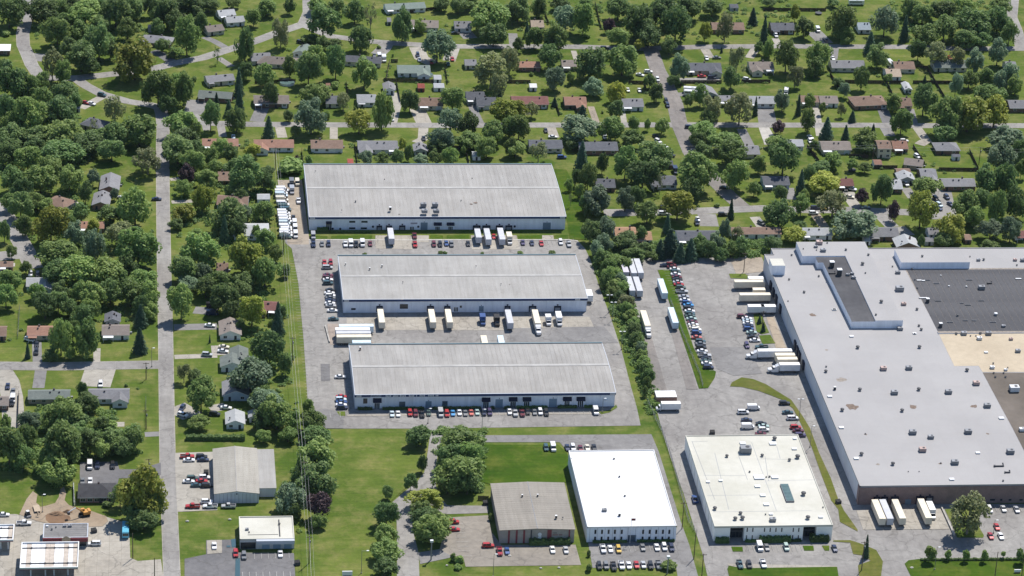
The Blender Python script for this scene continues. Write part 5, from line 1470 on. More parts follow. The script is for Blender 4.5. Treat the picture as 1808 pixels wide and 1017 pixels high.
m;107.2;415.6;5;9.4;10.3;63;broad @2 @5 grey @11 @152
m;203.2;251.9;5;3.2;4.1;51;broad @2 @6 @19
m;-32.9;215.9;5;5.3;6.1;13;broad @2 @5 @54 @4 spruces
m;175;402.5;5;6.4;7.2;87;broad @2 @4 @74 right @5 @9
m;-75.9;411.9;5;5.2;6.1;48;broad @2 @4 @188 @15 @175
b;251.5;328.8;5;5.2;6.1;18;broad @1 @0 slate @11 @116
b;59.3;90;4.9;3.1;3.9;83;broad @1 @6 metal barn
l;7.5;306.4;4.9;3.6;4.5;71;broad @21 @6 @56
m;161.2;397;4.9;5.6;6.4;6;broad @2 @6 @43
m;119.5;64.5;4.9;5.8;6.6;55;broad @2 @6 @125
b;112.6;65.3;4.9;5.4;6.2;60;broad @1 @6 @125
b;-53.3;205.4;4.9;5.6;6.5;3;broad @1 @5 rust-roofed @11 @98
l;36.3;196.4;4.9;6.7;7.5;78;broad @21 @6 @54 @95
m;-34.3;167.6;4.9;8.3;9.2;53;broad @2 @0 @54 @4 spruces
g;200.9;469.6;4.9;5.9;6.8;12;broad @18 @6 @114
g;-33.8;263.5;4.9;6.7;7.6;63;broad @18 @0 @83 @53 wood
b;-39.9;489.9;4.9;4.3;5.1;18;broad @1 @5 @90 junction
m;156.7;380.2;4.9;5.1;6;37;broad @2 @6 @160 @5 @9
b;40.7;508.3;4.9;8.7;9.5;81;broad @1 @4 @44 @4 hip house
m;225.8;302.1;4.9;5.1;6;68;broad @2 @5 @26
g;446.9;506.1;4.8;7.2;8;46;broad @18 @4 @44 @77
b;87.4;483.2;4.8;9;9.9;3;broad @1 @5 @168 @53 wooded yards
m;8.4;445.7;4.8;8.7;9.5;74;broad @2 @0 angled @44 by the stump tree
w;-58.9;480.8;4.8;7.9;8.7;14;broad @118 @4 @90 junction
b;347.9;546.3;4.8;5.4;6.3;23;broad @1 @0 @101 @31 top right
b;217.8;586.2;4.8;3.2;4;91;broad @1 @5 @38
m;372.5;410.1;4.8;6.6;7.5;69;broad @2 @5 rust @15 @108
g;9;231.6;4.8;3;3.8;14;broad @18 @0 @35
m;370.1;539.1;4.8;4.1;4.9;38;broad @2 @0 @23
b;-18.1;247.7;4.8;4.7;5.5;1;broad @1 @5 @56
g;430.5;491.3;4.8;7.1;7.9;41;broad @18 @6 @48
b;-72.7;455.2;4.8;4.6;5.4;58;broad @1 @4 @27
b;3.7;551.6;4.8;5.8;6.6;67;broad @1 @5 @44 @5 big @21
b;-73.4;339.4;4.8;6.2;7;70;broad @1 @171 @4 @96 @53 wood
g;444.4;473.9;4.7;6.6;7.5;51;broad @18 @0 @44 @77
m;-62;441.8;4.7;5.4;6.2;43;broad @2 @4 @27
m;58.5;99.5;4.7;4.3;5.2;14;broad @2 @6 @68
m;-69.4;232;4.7;4.6;5.5;16;broad @2 @4 pale @11 @153
b;405.9;308.2;4.7;7.3;8.2;17;broad @1 @5 @122
l;16.4;316.6;4.7;6.5;7.3;66;broad @21 @4 brown @11 @136
b;100.9;86.4;4.7;3.9;4.7;85;broad @1 @5 @125
m;5.6;202.9;4.7;7.9;8.7;68;broad @2 @6 @56
b;-13.1;29.6;4.7;5.1;6;72;broad @1 @6 fuel canopy
b;-78.4;421.9;4.7;7.3;8.1;44;broad @1 @171 @4 small @31 lawn top
w;-26.3;423.1;4.7;6.9;7.7;64;broad @118 @6 @188 @15 @175
m;170.7;405.3;4.6;5.2;6.1;1;broad @2 @4 @30
m;328.3;366.6;4.6;4;4.8;19;broad @2 @0 @54 @111
m;44.4;276.3;4.6;4.1;4.9;74;broad @2 @0 @46
b;-32.2;393.8;4.6;4.4;5.3;68;broad @1 @5 small @31 lawn top
b;263.5;372.8;4.6;5.2;6;23;broad @1 @6 @80
b;-50.9;512.1;4.6;5.2;6;13;broad @1 @6 @90 lane bend
m;-14.7;83.9;4.6;4.6;5.4;15;broad @2 @5 @28
o;278;430.7;4.6;5.9;6.8;30;middle-sized @126 @6 @88
b;294.7;471.3;4.6;5.6;6.4;10;middle-sized @1 @6 @62
b;414.2;577.3;4.6;5.2;6;63;middle-sized @1 @6 @23
c;209.2;420;4.6;6;6.3;47;@40 @5 @30
m;171.3;382.1;4.6;3.5;4.4;70;middle-sized @2 @4 @74 right @5 @9
g;220.6;461.8;4.6;4.3;5.1;17;middle-sized @18 @5 rust @11 dirt-track drive
w;179.9;495.1;4.5;6.3;7.1;33;@52 @4 @73
b;31.8;220.1;4.5;4.3;5.2;70;middle-sized @1 @5 navy shed @53 @146
l;231.4;452.2;4.4;5;5.8;27;middle-sized @21 @4 grey @11 @94
m;44.6;305.7;4.4;4.7;5.5;69;middle-sized @2 @5 @46
b;159.7;580.7;4.4;4.1;4.9;80;middle-sized @1 @5 grey @15 orange bush
m;-8.2;212.5;4.4;6.2;7;28;middle-sized @2 @5 @56
b;-32.7;117;4.4;4;4.8;21;middle-sized @1 @0 @187 @11 @170
b;34.1;412.8;4.4;5.8;6.6;27;middle-sized @1 @5 @33
m;214.6;260.7;4.4;2.7;3.5;56;middle-sized @2 @0 @45
w;302.8;539.5;4.4;7.9;8.7;70;@52 @0 @72
b;343.7;323.8;4.4;7.4;8.2;69;middle-sized @1 @0 pale @11 two navy cars
m;-70.6;215.5;4.4;5;5.8;95;middle-sized @2 @0 pale @11 @153
b;-53.6;555.4;4.4;4.1;4.9;8;middle-sized @1 @0 @39
m;304;393;4.4;2.7;3.5;54;middle-sized @2 @4 pale @11 @106
m;394.8;301.5;4.4;8.1;8.9;12;middle-sized @2 @5 @122
b;-37.6;101;4.4;3.9;4.7;80;middle-sized @1 @0 long moss-@44
b;-36.9;197.4;4.4;4.6;5.4;33;middle-sized @1 @4 @186 @5 @54
g;396.8;280.2;4.3;5.8;6.6;52;middle-sized @18 @4 @122
m;432.8;474.1;4.3;4.9;5.7;56;middle-sized @2 @0 @48
b;80.7;-15;4.3;3.2;4;23;middle-sized @1 @6 @57
m;196.7;528.5;4.3;5.7;6.5;69;middle-sized @2 @5 @73
m;423.2;473.1;4.3;4.5;5.3;32;middle-sized @2 @5 grey @31 right edge
b;150.4;407;4.3;6.1;6.9;88;middle-sized @1 @5 @160 @5 @9
m;343.5;489.9;4.3;4.9;5.7;71;middle-sized @2 @4 grey @11 @115
m;25.7;386.2;4.3;3.3;4.1;15;middle-sized @2 @0 @33
b;-31.3;82.3;4.3;5;5.8;5;middle-sized @1 @5 @28
g;268.5;482;4.3;7;7.8;5;middle-sized @18 @4 @20
m;-45.3;169.5;4.3;8.2;9;48;middle-sized @2 @0 rust-roofed @11 @98
b;14.3;378;4.3;4.5;5.3;10;middle-sized @1 @0 @33
b;321.4;360.8;4.3;2.7;3.5;24;middle-sized @1 @5 maroon @11 @123
b;363.7;275.5;4.2;2.8;3.6;0;middle-sized @1 @6 grey shed near the factory
w;329.3;473.6;4.2;5.6;6.4;76;@52 @5 brown @63
g;203.3;284.2;4.2;5.2;6;88;middle-sized @18 @4 @26
w;60.4;528.5;4.2;7.6;8.4;30;@52 @4 @64
b;34.1;233;4.2;3.7;4.5;50;middle-sized @1 @0 @35
b;83.6;21.9;4.2;4.9;5.7;8;middle-sized @1 @0 @190
m;-52.8;474.6;4.2;6.4;7.2;19;middle-sized @2 @4 @90 junction
b;16.6;224.6;4.2;4.4;5.2;65;middle-sized @1 @4 navy shed @53 @146
b;281;270.4;4.2;3.1;3.9;62;middle-sized @1 @4 factory roof
g;201;270.8;4.2;4;4.8;1;middle-sized @18 @0 @26
b;461.2;536.5;4.2;6.4;7.2;11;middle-sized @1 @5 @44 @77
b;38.6;102.9;4.2;4.1;4.9;71;middle-sized @1 @0 @68
m;-38;220.1;4.1;4.7;5.5;25;middle-sized @2 @6 pale @11 @153
b;-46.9;221.8;4.1;4;4.8;40;middle-sized @1 @0 pale @11 @153
g;-56.1;101.2;4.1;4.1;4.8;16;middle-sized @18 @0 long moss-@44
b;0.3;437.2;4.1;4.3;5.1;73;middle-sized @1 @4 @135 @15 @174
m;12.1;102.5;4.1;2.6;3.3;46;middle-sized @2 @4 ash-@44 @150
p;58.2;28.8;4.1;5.2;6;68;middle-sized @109 @6 @57
b;-47.8;210.2;4.1;4.7;5.5;8;middle-sized @1 @5 rust-roofed @11 @98
b;204.3;575.5;4.1;5.5;6.3;81;middle-sized @1 @5 @38
b;21.5;414.6;4.1;7.4;8.2;7;middle-sized @1 @4 rust-roofed @31 @140
m;-46.3;101.8;4.1;3.6;4.4;85;middle-sized @2 @0 long moss-@44
b;151.3;585;4.1;3.3;4.1;85;middle-sized @1 @6 sage-roofed @31 top edge
b;404.5;512.3;4.1;5.4;6.2;26;middle-sized @1 @4 @48
b;-56.5;573.8;4.1;4.6;5.4;1;middle-sized @1 @5 @39
b;122.9;439;4.1;5.4;6.2;73;middle-sized @1 @4 brown @11 a fan-shaped drive
b;-35.1;94.3;4.1;3.2;4;40;middle-sized @1 @87 @6 taupe @11 @99
b;-79.4;566.8;4.1;6.3;7.1;88;middle-sized @1 @4 @39
b;-37.1;81.9;4;4.7;5.5;57;farther middle-sized @1 @5 @28
b;117.3;46.5;4;4.7;5.5;70;middle-sized @1 @4 @69
m;-26.7;79;4;3.6;4.4;62;middle-sized @2 @5 @28
m;202.3;341.5;4;6.6;7.3;48;middle-sized @2 @4 @37 @6 @9
m;200.9;229.2;4;2.5;3.3;71;middle-sized @2 @0 @19
m;383.4;296.8;4;5;5.8;57;middle-sized @2 @5 @76
b;269.1;520.7;4;4.1;4.9;54;middle-sized @1 @5 @20
c;240.4;262.2;4;5.4;5.7;21;@40 @0 @45
m;-47.5;69.1;4;4.7;5.5;82;middle-sized @2 @4 @28
b;-57.2;69.9;4;5;5.8;52;middle-sized @1 @4 @28
m;21.2;370.9;4;4.5;5.3;36;middle-sized @2 @5 @85 deep @53 dark trees
c;333;405.8;4;5.8;6.1;39;@40 @5 @54 @111
b;-29.8;510.1;4;5.3;6.1;23;middle-sized @1 @4 @44 @5 big @21
b;32.2;357.8;4;4.1;4.9;20;middle-sized @1 @6 @85 deep @53 dark trees
w;301;491.3;3.9;7.5;8.3;15;@52 @6 @20
m;384;269.6;3.9;2.4;3.2;5;middle-sized @2 @0 @76
b;45.6;341.3;3.9;5.2;6;39;middle-sized @1 @5 whitewashed shed @4 parked vans
w;182.1;375.6;3.9;4.8;5.6;75;@52 @0 @74 right @5 @9
b;88;523.2;3.9;3.1;3.9;60;middle-sized @1 @6 @64
c;380.6;524.3;3.9;6.2;6.5;53;@40 @5 grey @11 @115
m;375.3;440.8;3.9;4.4;5.2;74;middle-sized @2 @0 @138
m;82.5;8.5;3.9;3.8;4.6;13;middle-sized @2 @0 @190
w;179.4;490.5;3.9;7.4;8.1;7;@52 @6 @44 @5 wispy trees
b;196.1;281.1;3.9;5.2;6;93;middle-sized @1 @4 @26
m;274.6;447.3;3.9;5.6;6.4;20;middle-sized @2 @0 @62
b;-84.1;482.4;3.9;4.8;5.6;63;middle-sized @1 @0 @90 lane bend
b;248.9;264.1;3.9;4;4.8;26;middle-sized @1 @0 long @74 @5 car lot
s;109.8;552.4;3.8;6.9;9.4;25;tall bare-limbed tree @0 @144
m;324.6;412.8;3.8;6.3;7.1;19;middle-sized @2 @5 @54 @111
m;-33.9;203.6;3.8;4.4;5.1;55;middle-sized @2 @4 @186 @5 @54
c;202.5;366.9;3.8;7.5;7.8;85;@40 @0 @30
m;-61.2;319.4;3.8;3.9;4.7;3;middle-sized @2 @4 @96 @53 wood
g;-81.9;434.8;3.8;5.1;5.9;72;middle-sized @18 @4 @27
b;425.7;376.1;3.8;5.5;6.3;37;middle-sized @1 @6 @86
b;-40;305.4;3.8;4.3;5.1;28;middle-sized @1 @5 @83 @53 wood
b;-18.1;79.9;3.8;3.6;4.4;67;middle-sized @1 @4 metal barn
b;393;323.9;3.8;3.5;4.2;7;middle-sized @1 @0 @189 @11 @102
g;-42;278.9;3.8;5.4;6.2;58;middle-sized @18 @0 @83 @53 wood
m;199.9;236.9;3.8;3.9;4.7;66;middle-sized @2 @0 @26
h;75.5;536.6;3.7;2.3;1.97;55;@147 @5 @64
b;52.4;446.4;3.7;6.2;7;43;middle-sized @1 @0 long @54 @5 cone tree
m;13.1;402.7;3.7;4.6;5.4;78;middle-sized @2 @4 @33
m;-65.4;290.3;3.7;4.6;5.4;38;middle-sized @2 @5 cul-de-sac
b;265;395.1;3.7;3.4;4.2;55;middle-sized @1 @4 grey @15 white drive
l;177.3;425.9;3.7;5.4;6.1;82;middle-sized @21 @0 @113
b;-4.9;544;3.7;4.6;5.4;28;middle-sized @1 @5 @44 @5 big @21
g;217.4;316.7;3.7;5.4;6.2;58;middle-sized @18 @0 @37 @6 @9
g;14.9;242.7;3.7;3.5;4.2;45;middle-sized @18 @4 @35
m;301.5;310.6;3.7;5;5.8;59;middle-sized @2 @5 @145 @5 factory
c;235.4;260.4;3.7;4.8;5.1;30;@40 @0 @26
w;423.7;502;3.7;5.4;6.2;36;@52 @6 @48
b;201.4;390.7;3.7;2.3;3;80;middle-sized @1 @4 @30
m;30.4;371.7;3.7;5;5.7;41;middle-sized @2 @4 rust-roofed @31 @140
o;203;210.7;3.7;3;3.8;94;middle-sized @126 @0 @19
m;446;463.9;3.7;5;5.7;22;middle-sized @2 @0 @44 @77
b;-2.6;521.9;3.7;3.3;4;66;middle-sized @1 @0 @44 @5 big @21
b;-43.1;377.9;3.7;4.5;5.3;67;middle-sized @1 @0 small @31 lawn top
m;38;122.4;3.6;3.9;4.6;24;middle-sized @2 @0 @44 @124
m;46.6;560.2;3.6;4.5;5.3;96;middle-sized @2 @6 white-walled @70 pale @44
m;22.5;358.7;3.6;3.7;4.5;25;middle-sized @2 @5 brown @11 @136
m;364.5;470.6;3.6;6.2;6.9;86;middle-sized @2 @5 @112
m;138.1;372.9;3.6;3.7;4.5;27;middle-sized @2 @4 @160 @5 @9
c;-12.1;172;3.6;5.8;6.1;43;@40 @0 @54 @4 spruces
g;316.3;440.4;3.6;5.3;6;4;middle-sized @18 @0 pale ranch @11 a wide drive
m;7.7;334.8;3.6;3.7;4.4;61;middle-sized @2 @4 brown @11 @136
b;34.3;327.2;3.6;3.3;4;30;middle-sized @1 @6 brown @11 @136
b;265.1;267.1;3.6;4.1;4.8;46;middle-sized @1 @5 @161
b;-11.4;207.4;3.6;4.5;5.2;30;middle-sized @1 @4 @56
b;-42.7;206.5;3.5;3.7;4.4;50;middle-sized @1 @4 @54 @4 spruces
l;41.2;381.1;3.5;3.2;4;51;middle-sized @21 @0 rust-roofed @31 @140
b;219.5;266.9;3.5;2.8;3.6;20;middle-sized @1 @0 @45
b;252.4;453;3.5;4.8;5.6;37;middle-sized @1 @6 grey @11 @94
m;63.5;485.8;3.5;5.6;6.3;13;middle-sized @2 @0 @139 house
b;198.4;256;3.5;3.6;4.4;5;middle-sized @1 @6 @19
b;-56.7;87;3.5;4.8;5.6;45;middle-sized @1 @0 taupe @11 @99
b;337.3;593.4;3.5;2.2;2.9;47;middle-sized @1 @6 dark shed near the top
m;208.3;249.9;3.5;2.8;3.5;15;middle-sized @2 @6 @19
m;109.4;47.2;3.5;4.5;5.2;65;middle-sized @2 @0 @125
g;203.3;232.3;3.5;3.2;4;92;middle-sized @18 @0 @19
b;32;286.3;3.5;4.7;5.5;40;middle-sized @1 @4 @46
m;200.5;246.8;3.5;3.6;4.3;87;middle-sized @2 @87 @6 @19
b;40.8;481.6;3.5;4.7;5.5;37;middle-sized @1 @6 angled @44 by the stump tree
c;50.1;407.2;3.5;5.6;5.9;11;@40 @5 rust-roofed @31 @140
b;274.9;424.1;3.5;3.1;3.9;45;middle-sized @1 @6 @88
w;170;456.8;3.5;6.3;7;38;@52 @5 slate @11 @184
b;312.8;347.3;3.5;4.8;5.5;29;middle-sized @1 @6 @154 @4 spruce
m;-45.8;294.9;3.5;4;4.7;87;middle-sized @2 @4 @83 @53 wood
m;36.3;587.5;3.5;2.6;3.3;86;middle-sized @2 @5 pale grey @31 @90
p;9.2;346.8;3.5;5.2;5.9;31;middle-sized @109 @4 @85 deep @53 dark trees
m;248.9;410.8;3.4;3.9;4.6;72;middle-sized @2 @0 @88
m;233;590.7;3.4;2.6;3.3;4;middle-sized @2 @6 @38
m;97.6;27.9;3.4;3.3;4;75;middle-sized @2 @6 @190
b;-8.8;573.2;3.4;6;6.7;57;middle-sized @1 @5 @159 @53 @90 trees
l;-34.4;290.2;3.4;3.9;4.6;92;middle-sized @21 @0 @83 @53 wood
m;282.8;332.8;3.4;3.5;4.2;43;middle-sized @2 @0 @154 @4 spruce
m;103;18.2;3.4;3.6;4.4;80;middle-sized @2 @4 @69
c;-11.9;196.4;3.4;5.4;5.7;38;@40 @6 @54 @4 spruces
m;-18.8;39.6;3.4;4.7;5.5;25;middle-sized @2 @0 @28
b;18.4;552.8;3.4;4.7;5.4;38;middle-sized @1 @4 small brown-@44 on the @90 lane
b;11.3;144;3.4;2.3;3.1;1;middle-sized @1 @6 @56 junction
w;89.1;440.8;3.4;4.6;5.4;53;@52 @0 @74 @130
c;226.4;263.9;3.4;4.7;5;25;@40 @4 long @74 @5 car lot
c;47.3;187.8;3.4;7.9;8.2;81;@40 @6 @54 @95
g;439.6;469.8;3.4;5.1;5.8;27;middle-sized @18 @5 grey @31 right edge
b;223.7;321.9;3.4;4.6;5.4;73;middle-sized @1 @0 @37 @6 @9
m;289.9;361;3.4;4.2;4.9;38;middle-sized @2 @5 @154 @4 spruce
g;412.9;460.6;3.3;6.3;7;7;middle-sized @18 @6 @91
g;123.9;372.9;3.3;2.1;2.9;17;middle-sized @18 @0 @43
m;50.2;98.7;3.3;4.2;5;76;middle-sized @2 @6 @68
g;254.2;271.7;3.3;4.2;4.9;40;middle-sized @18 @0 long @74 @5 car lot
m;130.9;371.9;3.3;3.4;4.1;22;middle-sized @2 @0 @43
b;27.6;201.2;3.3;4.5;5.2;75;middle-sized @1 @5 @54 @95
m;-57.7;223.2;3.3;3.4;4.1;45;middle-sized @2 @5 rust-roofed @11 @98
m;104.7;373.8;3.3;2.5;3.3;2;middle-sized @2 @0 grey @11 @152
m;48.2;91.2;3.3;2.7;3.4;88;middle-sized @2 @5 metal barn
m;30.3;332.9;3.3;3.7;4.5;35;middle-sized @2 @4 whitewashed shed @4 parked vans
m;-7.6;203.9;3.3;3.4;4.1;35;middle-sized @2 @4 @56
g;35.9;307.2;3.3;3.3;4.1;29;middle-sized @18 @5 @46
b;245.8;270.3;3.3;4.1;4.9;35;middle-sized @1 @4 @169 @15 factory
g;196.9;265.2;3.3;3.7;4.5;10;middle-sized @18 @5 @19
m;260.1;265.6;3.3;3.3;4.1;50;middle-sized @2 @4 @161
b;253.8;260.2;3.3;2.9;3.6;45;middle-sized @1 @4 @161
c;403.8;542.7;3.2;7.6;7.9;48;@40 @6 @23
b;251.4;471.9;3.2;3.7;4.4;32;middle-sized @1 @5 grey @11 @94
c;323.1;566.4;3.2;5;5.3;75;@40 @6 @72
m;-18.8;317.4;3.2;4.1;4.8;5;middle-sized @2 @6 @59
b;54.5;60.6;3.2;4.9;5.6;50;middle-sized @1 @6 metal barn
m;-57.1;316.9;3.2;2.9;3.6;24;middle-sized @2 @4 @59
m;-73.9;317.7;3.2;4;4.8;82;middle-sized @2 @171 @4 @83 @53 wood
c;323.3;533.1;3.2;9.2;9.5;80;@40 @0 @72
m;-63.7;467.6;3.2;4.4;5.2;24;middle-sized @2 @5 @27
p;240.9;552.2;3.2;3.6;4.3;9;middle-sized @109 @6 @38
b;374.1;594.6;3.2;1.96;2.7;52;middle-sized @1 @5 @23
b;227.6;429.6;3.2;4.8;5.5;42;middle-sized @1 @0 grey @11 @94
b;-46.1;441.7;3.2;4;4.7;53;middle-sized @1 @4 @27
m;48.5;261.2;3.2;4;4.7;79;middle-sized @2 @6 @35
b;47;29.2;3.1;3.3;4;78;middle-sized @1 @4 @190
m;-5.9;29.6;3.1;5.1;5.8;77;middle-sized @2 @6 @28
b;202.4;183.2;3.1;3.1;3.8;7;middle-sized @1 @5 @17
w;184.8;432.5;3.1;3.5;4.2;92;@52 @0 @113
b;295;326.7;3.1;3.9;4.6;44;middle-sized @1 @0 @154 @4 spruce
b;37.6;130.7;3.1;3.6;4.3;66;middle-sized @1 @6 @44 @124
m;203.8;226.1;3.1;2.7;3.5;47;middle-sized @2 @87 @4 long @74 @5 car lot
m;343.6;361.9;3.1;2.2;3;82;middle-sized @2 @0 @97
b;188.5;563.4;3.1;5.8;6.5;90;middle-sized @1 @4 @38
b;48.3;359.5;3;1.89;2.6;49;middle-sized @1 @0 rust-roofed @31 @140
b;298;294.3;3;1.88;2.6;72;middle-sized @1 @4 @145 @5 factory
m;322.3;515.7;3;4.7;5.4;81;middle-sized @2 @5 taupe @11 @104
l;292;540.3;3;5.1;5.8;65;middle-sized @21 @0 @72
b;67;579.1;3;4.2;4.9;0;middle-sized @1 @6 white-walled @70 pale @44
b;-27.2;103.9;3;2.3;3;90;middle-sized @1 @0 @56 junction
m;199.3;222.2;3;2.5;3.2;89;farther middle-sized @2 @0 @19
m;136.6;550.3;3;3.8;4.5;40;middle-sized @2 @0 taupe-roofed @70 top fence
b;111.6;371;3;3.8;4.5;7;middle-sized @1 @0 grey @11 @152
m;231.8;512.8;3;2.9;3.6;2;small @2 @6 taupe @15 @148
p;309;410.4;3;3.4;4.1;49;small @109 @5 pale @11 @106
b;353.2;474.7;3;2;2.8;91;small @1 @5 @112
b;-38.5;326.5;3;5.3;6;85;small @1 @4 @59
b;52.6;56.6;3;4.6;5.3;21;small @1 @6 metal barn
c;36.6;461.2;2.9;7.8;8.1;12;@40 @6 @135 @15 @174
c;305.9;334.4;2.9;7;7.3;34;@40 @0 @154 @4 spruce
b;82.8;527.2;2.9;3.3;4;50;small @1 @6 @64
b;264.5;474;2.9;2.9;3.6;8;small @1 @4 @62
p;334;323.5;2.9;3.8;4.5;64;small @109 @0 maroon @11 @123
b;4.1;297.1;2.9;2.1;2.8;76;small @1 @6 @56
b;202.8;145.6;2.9;3.3;4;22;small @1 @5 @162
m;-40.8;182.5;2.9;4.5;5.2;60;small @2 @6 rust-roofed @11 @98
m;57.4;21.2;2.9;2.6;3.3;73;small @2 @6 @57
b;-49.5;163.3;2.8;2.5;3.2;58;small @1 @0 rust-roofed @11 @98
m;235;412.5;2.8;4;4.7;62;small @2 @5 @30
m;202.7;203.3;2.8;3.1;3.8;44;small @2 @5 @17
l;347.7;570.7;2.8;4.8;5.5;28;small @21 @5 @101 @31 top right
m;38.2;90.7;2.7;2.4;3.1;93;small @2 @5 metal barn
g;260;282.4;2.7;5.2;5.9;36;small @18 @6 long @74 @5 car lot
b;211.9;360.7;2.7;5.2;5.9;90;small @1 @5 @37 @6 @9
c;25.9;282.5;2.7;7;7.3;86;@40 @4 @46
g;96.8;372.6;2.7;3.1;3.8;94;small @18 @6 red shed @5 @9
g;-35.5;346.5;2.7;3.9;4.6;77;small @18 @4 long @44 @149
o;6.5;143.8;2.7;3.9;4.6;93;small @126 @6 @56 junction
m;203.4;199.2;2.7;2.3;3;2;small @2 @0 @19
c;30.9;434.7;2.7;4.3;4.6;22;@100 @0 @135 @15 @174
b;187.5;522.9;2.6;3.8;4.5;64;small @1 @5 @73
g;353.3;460.2;2.6;3.8;4.5;96;small @18 @4 @112
m;222.8;261.3;2.6;1.8;2.5;61;small @2 @0 @45
l;253.7;525.8;2.6;3;3.7;59;small @21 @4 @20
b;202.4;175.2;2.6;2.9;3.6;54;small @1 @5 @17
b;202.7;138.8;2.6;3.3;4;69;small @1 @0 @17
b;201.4;218;2.6;2.4;3.1;39;small @1 @0 @19
b;196.5;231.4;2.6;3.7;4.4;0;small @1 @0 @45
o;265.4;280.9;2.6;3.7;4.4;41;small @126 @4 @169 @15 factory
m;331.4;443.4;2.6;4.1;4.8;14;small @2 @0 brown @63
c;36.4;438.9;2.6;7.3;7.6;17;@40 @4 long @54 @5 cone tree
b;49.1;149.1;2.6;4.9;5.6;91;small @1 @6 @65
b;-74.3;283.7;2.6;4.9;5.6;43;small @1 @5 cul-de-sac
p;345.4;304.1;2.6;4.9;5.6;74;small @109 @5 grey ranch house @5 factory
h;-23.7;104.5;2.6;1.59;1.35;56;@147 @0 @187 @11 @170
m;198.8;228.4;2.5;2.4;3.1;32;small @2 @0 @26
m;-63.2;249.3;2.5;2.9;3.5;11;small @2 @6 brown @70 cul-de-sac
c;234.1;292.3;2.5;4.9;5.2;31;@40 @6 @45
m;421;354.4;2.5;4.7;5.4;42;small @2 @6 @189 @11 @102
m;203;159.8;2.5;2.3;3;17;small @2 @6 @17
m;337.5;364.3;2.5;2.8;3.5;77;small @2 @4 @97
m;202.9;153.1;2.5;2.6;3.3;64;small @2 @5 @162
b;60.6;426.2;2.5;2.8;3.4;21;small @1 @0 long @54 @5 cone tree
m;168.4;381.7;2.4;4.6;5.3;42;small @2 @4 @74 right @5 @9
h;189.3;-12.3;2.4;1.68;1.42;26;@147 @0 @32
b;63.7;404.8;2.4;3.1;3.8;16;small @1 @5 rust-roofed @31 @140
h;-48.4;315.4;2.4;1.51;1.28;53;@147 @0 @96 @53 wood
b;94.9;49.3;2.4;3.6;4.2;95;small @1 @0 @125
m;49.1;340.4;2.4;2.7;3.4;44;small @2 @5 whitewashed shed @4 parked vans
b;220;280.8;2.4;3.9;4.5;11;small @1 @0 @26
b;318.6;522;2.4;3.1;3.7;95;small @1 @5 taupe @11 @104
m;204.3;192.5;2.4;2;2.7;49;small @2 @171 @6 @17
c;350.9;427.5;2.3;3.1;3.4;34;@100 @0 @112
b;37.3;163.8;2.3;4.4;5.1;83;small @1 @6 front moss-roofed house by the road
c;342.7;404.6;2.3;3.9;4.2;44;@100 @5 @54 @111
m;-41.7;165.7;2.3;2.6;3.3;63;small @2 @0 rust-roofed @11 @98
m;52.6;245.1;2.3;3;3.6;89;small @2 @6 @35
s;236.9;335.8;2.3;4.3;6.8;63;tall bare-limbed tree @0 slate @11 @116
m;-70.3;266;2.3;2.9;3.6;34;small @2 @0 cul-de-sac
b;267.6;445.1;2.2;3.3;4;25;small @1 @6 @88
m;57.5;115.6;2.2;2.6;3.3;9;small @2 @6 @68
b;323.1;387.9;2.2;2.9;3.5;87;small @1 @4 @54 @111
m;306.5;327.4;2.2;2.9;3.5;20;small @2 @0 @154 @4 spruce
m;-65.4;100.5;2.2;4;4.6;31;small @2 @0 taupe @11 @99
b;197.9;345.6;2.2;4.1;4.8;55;small @1 @4 @37 @6 @9
g;203.8;167.9;2.2;2.4;3;79;small @18 @6 @17
h;368.8;537;2.1;1.73;1.47;57;@147 @0 @23
b;197;315.1;2.1;4;4.7;65;small @1 @5 @26
m;153.8;378.8;2.1;2;2.6;47;small @2 @6 @160 @5 @9
m;117.7;376.2;2.1;3.9;4.6;12;small @2 @0 @43
c;194.7;545.9;2.1;4.5;4.8;84;@40 @0 @38
h;-85.6;545.1;2.1;1.47;1.25;82;@147 @5 flat white-roofed @31 left edge
h;2;513.5;2.1;1.91;1.62;87;@147 @0 @44 @5 big @21
m;40.7;286.9;2;3.1;3.7;19;small @2 @0 @46
m;323.8;520.2;2;3.8;4.5;3;small @2 @5 taupe @11 @104
c;24.9;448;2;3.5;3.8;32;@100 @4 long @54 @5 cone tree
b;85.6;42.7;2;2.9;3.5;3;small @1 @6 @190
m;381.1;480.7;1.99;2.2;2.9;42;small @2 @0 @133
c;171;457.8;1.99;3.1;3.4;41;@100 @5 slate @11 @184
c;198.5;447.2;1.98;2.7;3;0;@100 @6 @113
h;86.3;471.7;1.97;1.82;1.54;36;@147 @6 @168 @53 wooded yards
b;-35.3;129.4;1.95;3.7;4.3;26;small @1 @4 @187 @11 @170
s;-36.7;406.2;1.94;3.7;6.2;42;tall bare-limbed tree @0 @188 @15 @175
m;210.4;477.5;1.94;3;3.6;22;small @2 @6 @114
y;291;-10.5;1.94;3;4;46;leftmost young tree along the @172 hedge
b;49.8;202.8;1.93;2.9;3.6;19;small @1 @0 maroon @15 blue spruce
c;267.1;307.6;1.91;5.4;5.7;83;@40 @5 @169 @15 factory
w;346.2;433.1;1.91;3.6;4.3;29;small @118 @0 taupe @63
b;100.7;64.4;1.9;3.6;4.2;90;small @1 @4 @125
d;26.2;504.7;1.9;3.6;5.6;76;tall gnarled @175 @4 @44 @4 hip house
c;324.2;436.1;1.85;5.9;6.2;9;@40 @0 brown @63
m;193.1;339.8;1.85;2.9;3.5;76;small @2 @4 @37 @6 @9
m;197;331.6;1.84;3.5;4.1;60;small @2 @4 slate @11 @116
m;284.4;305.9;1.84;3.5;4.1;86;small @2 @5 @169 @15 factory
b;352;273.3;1.82;3.2;3.9;92;small @1 @6 gabled garage touching the factory yard
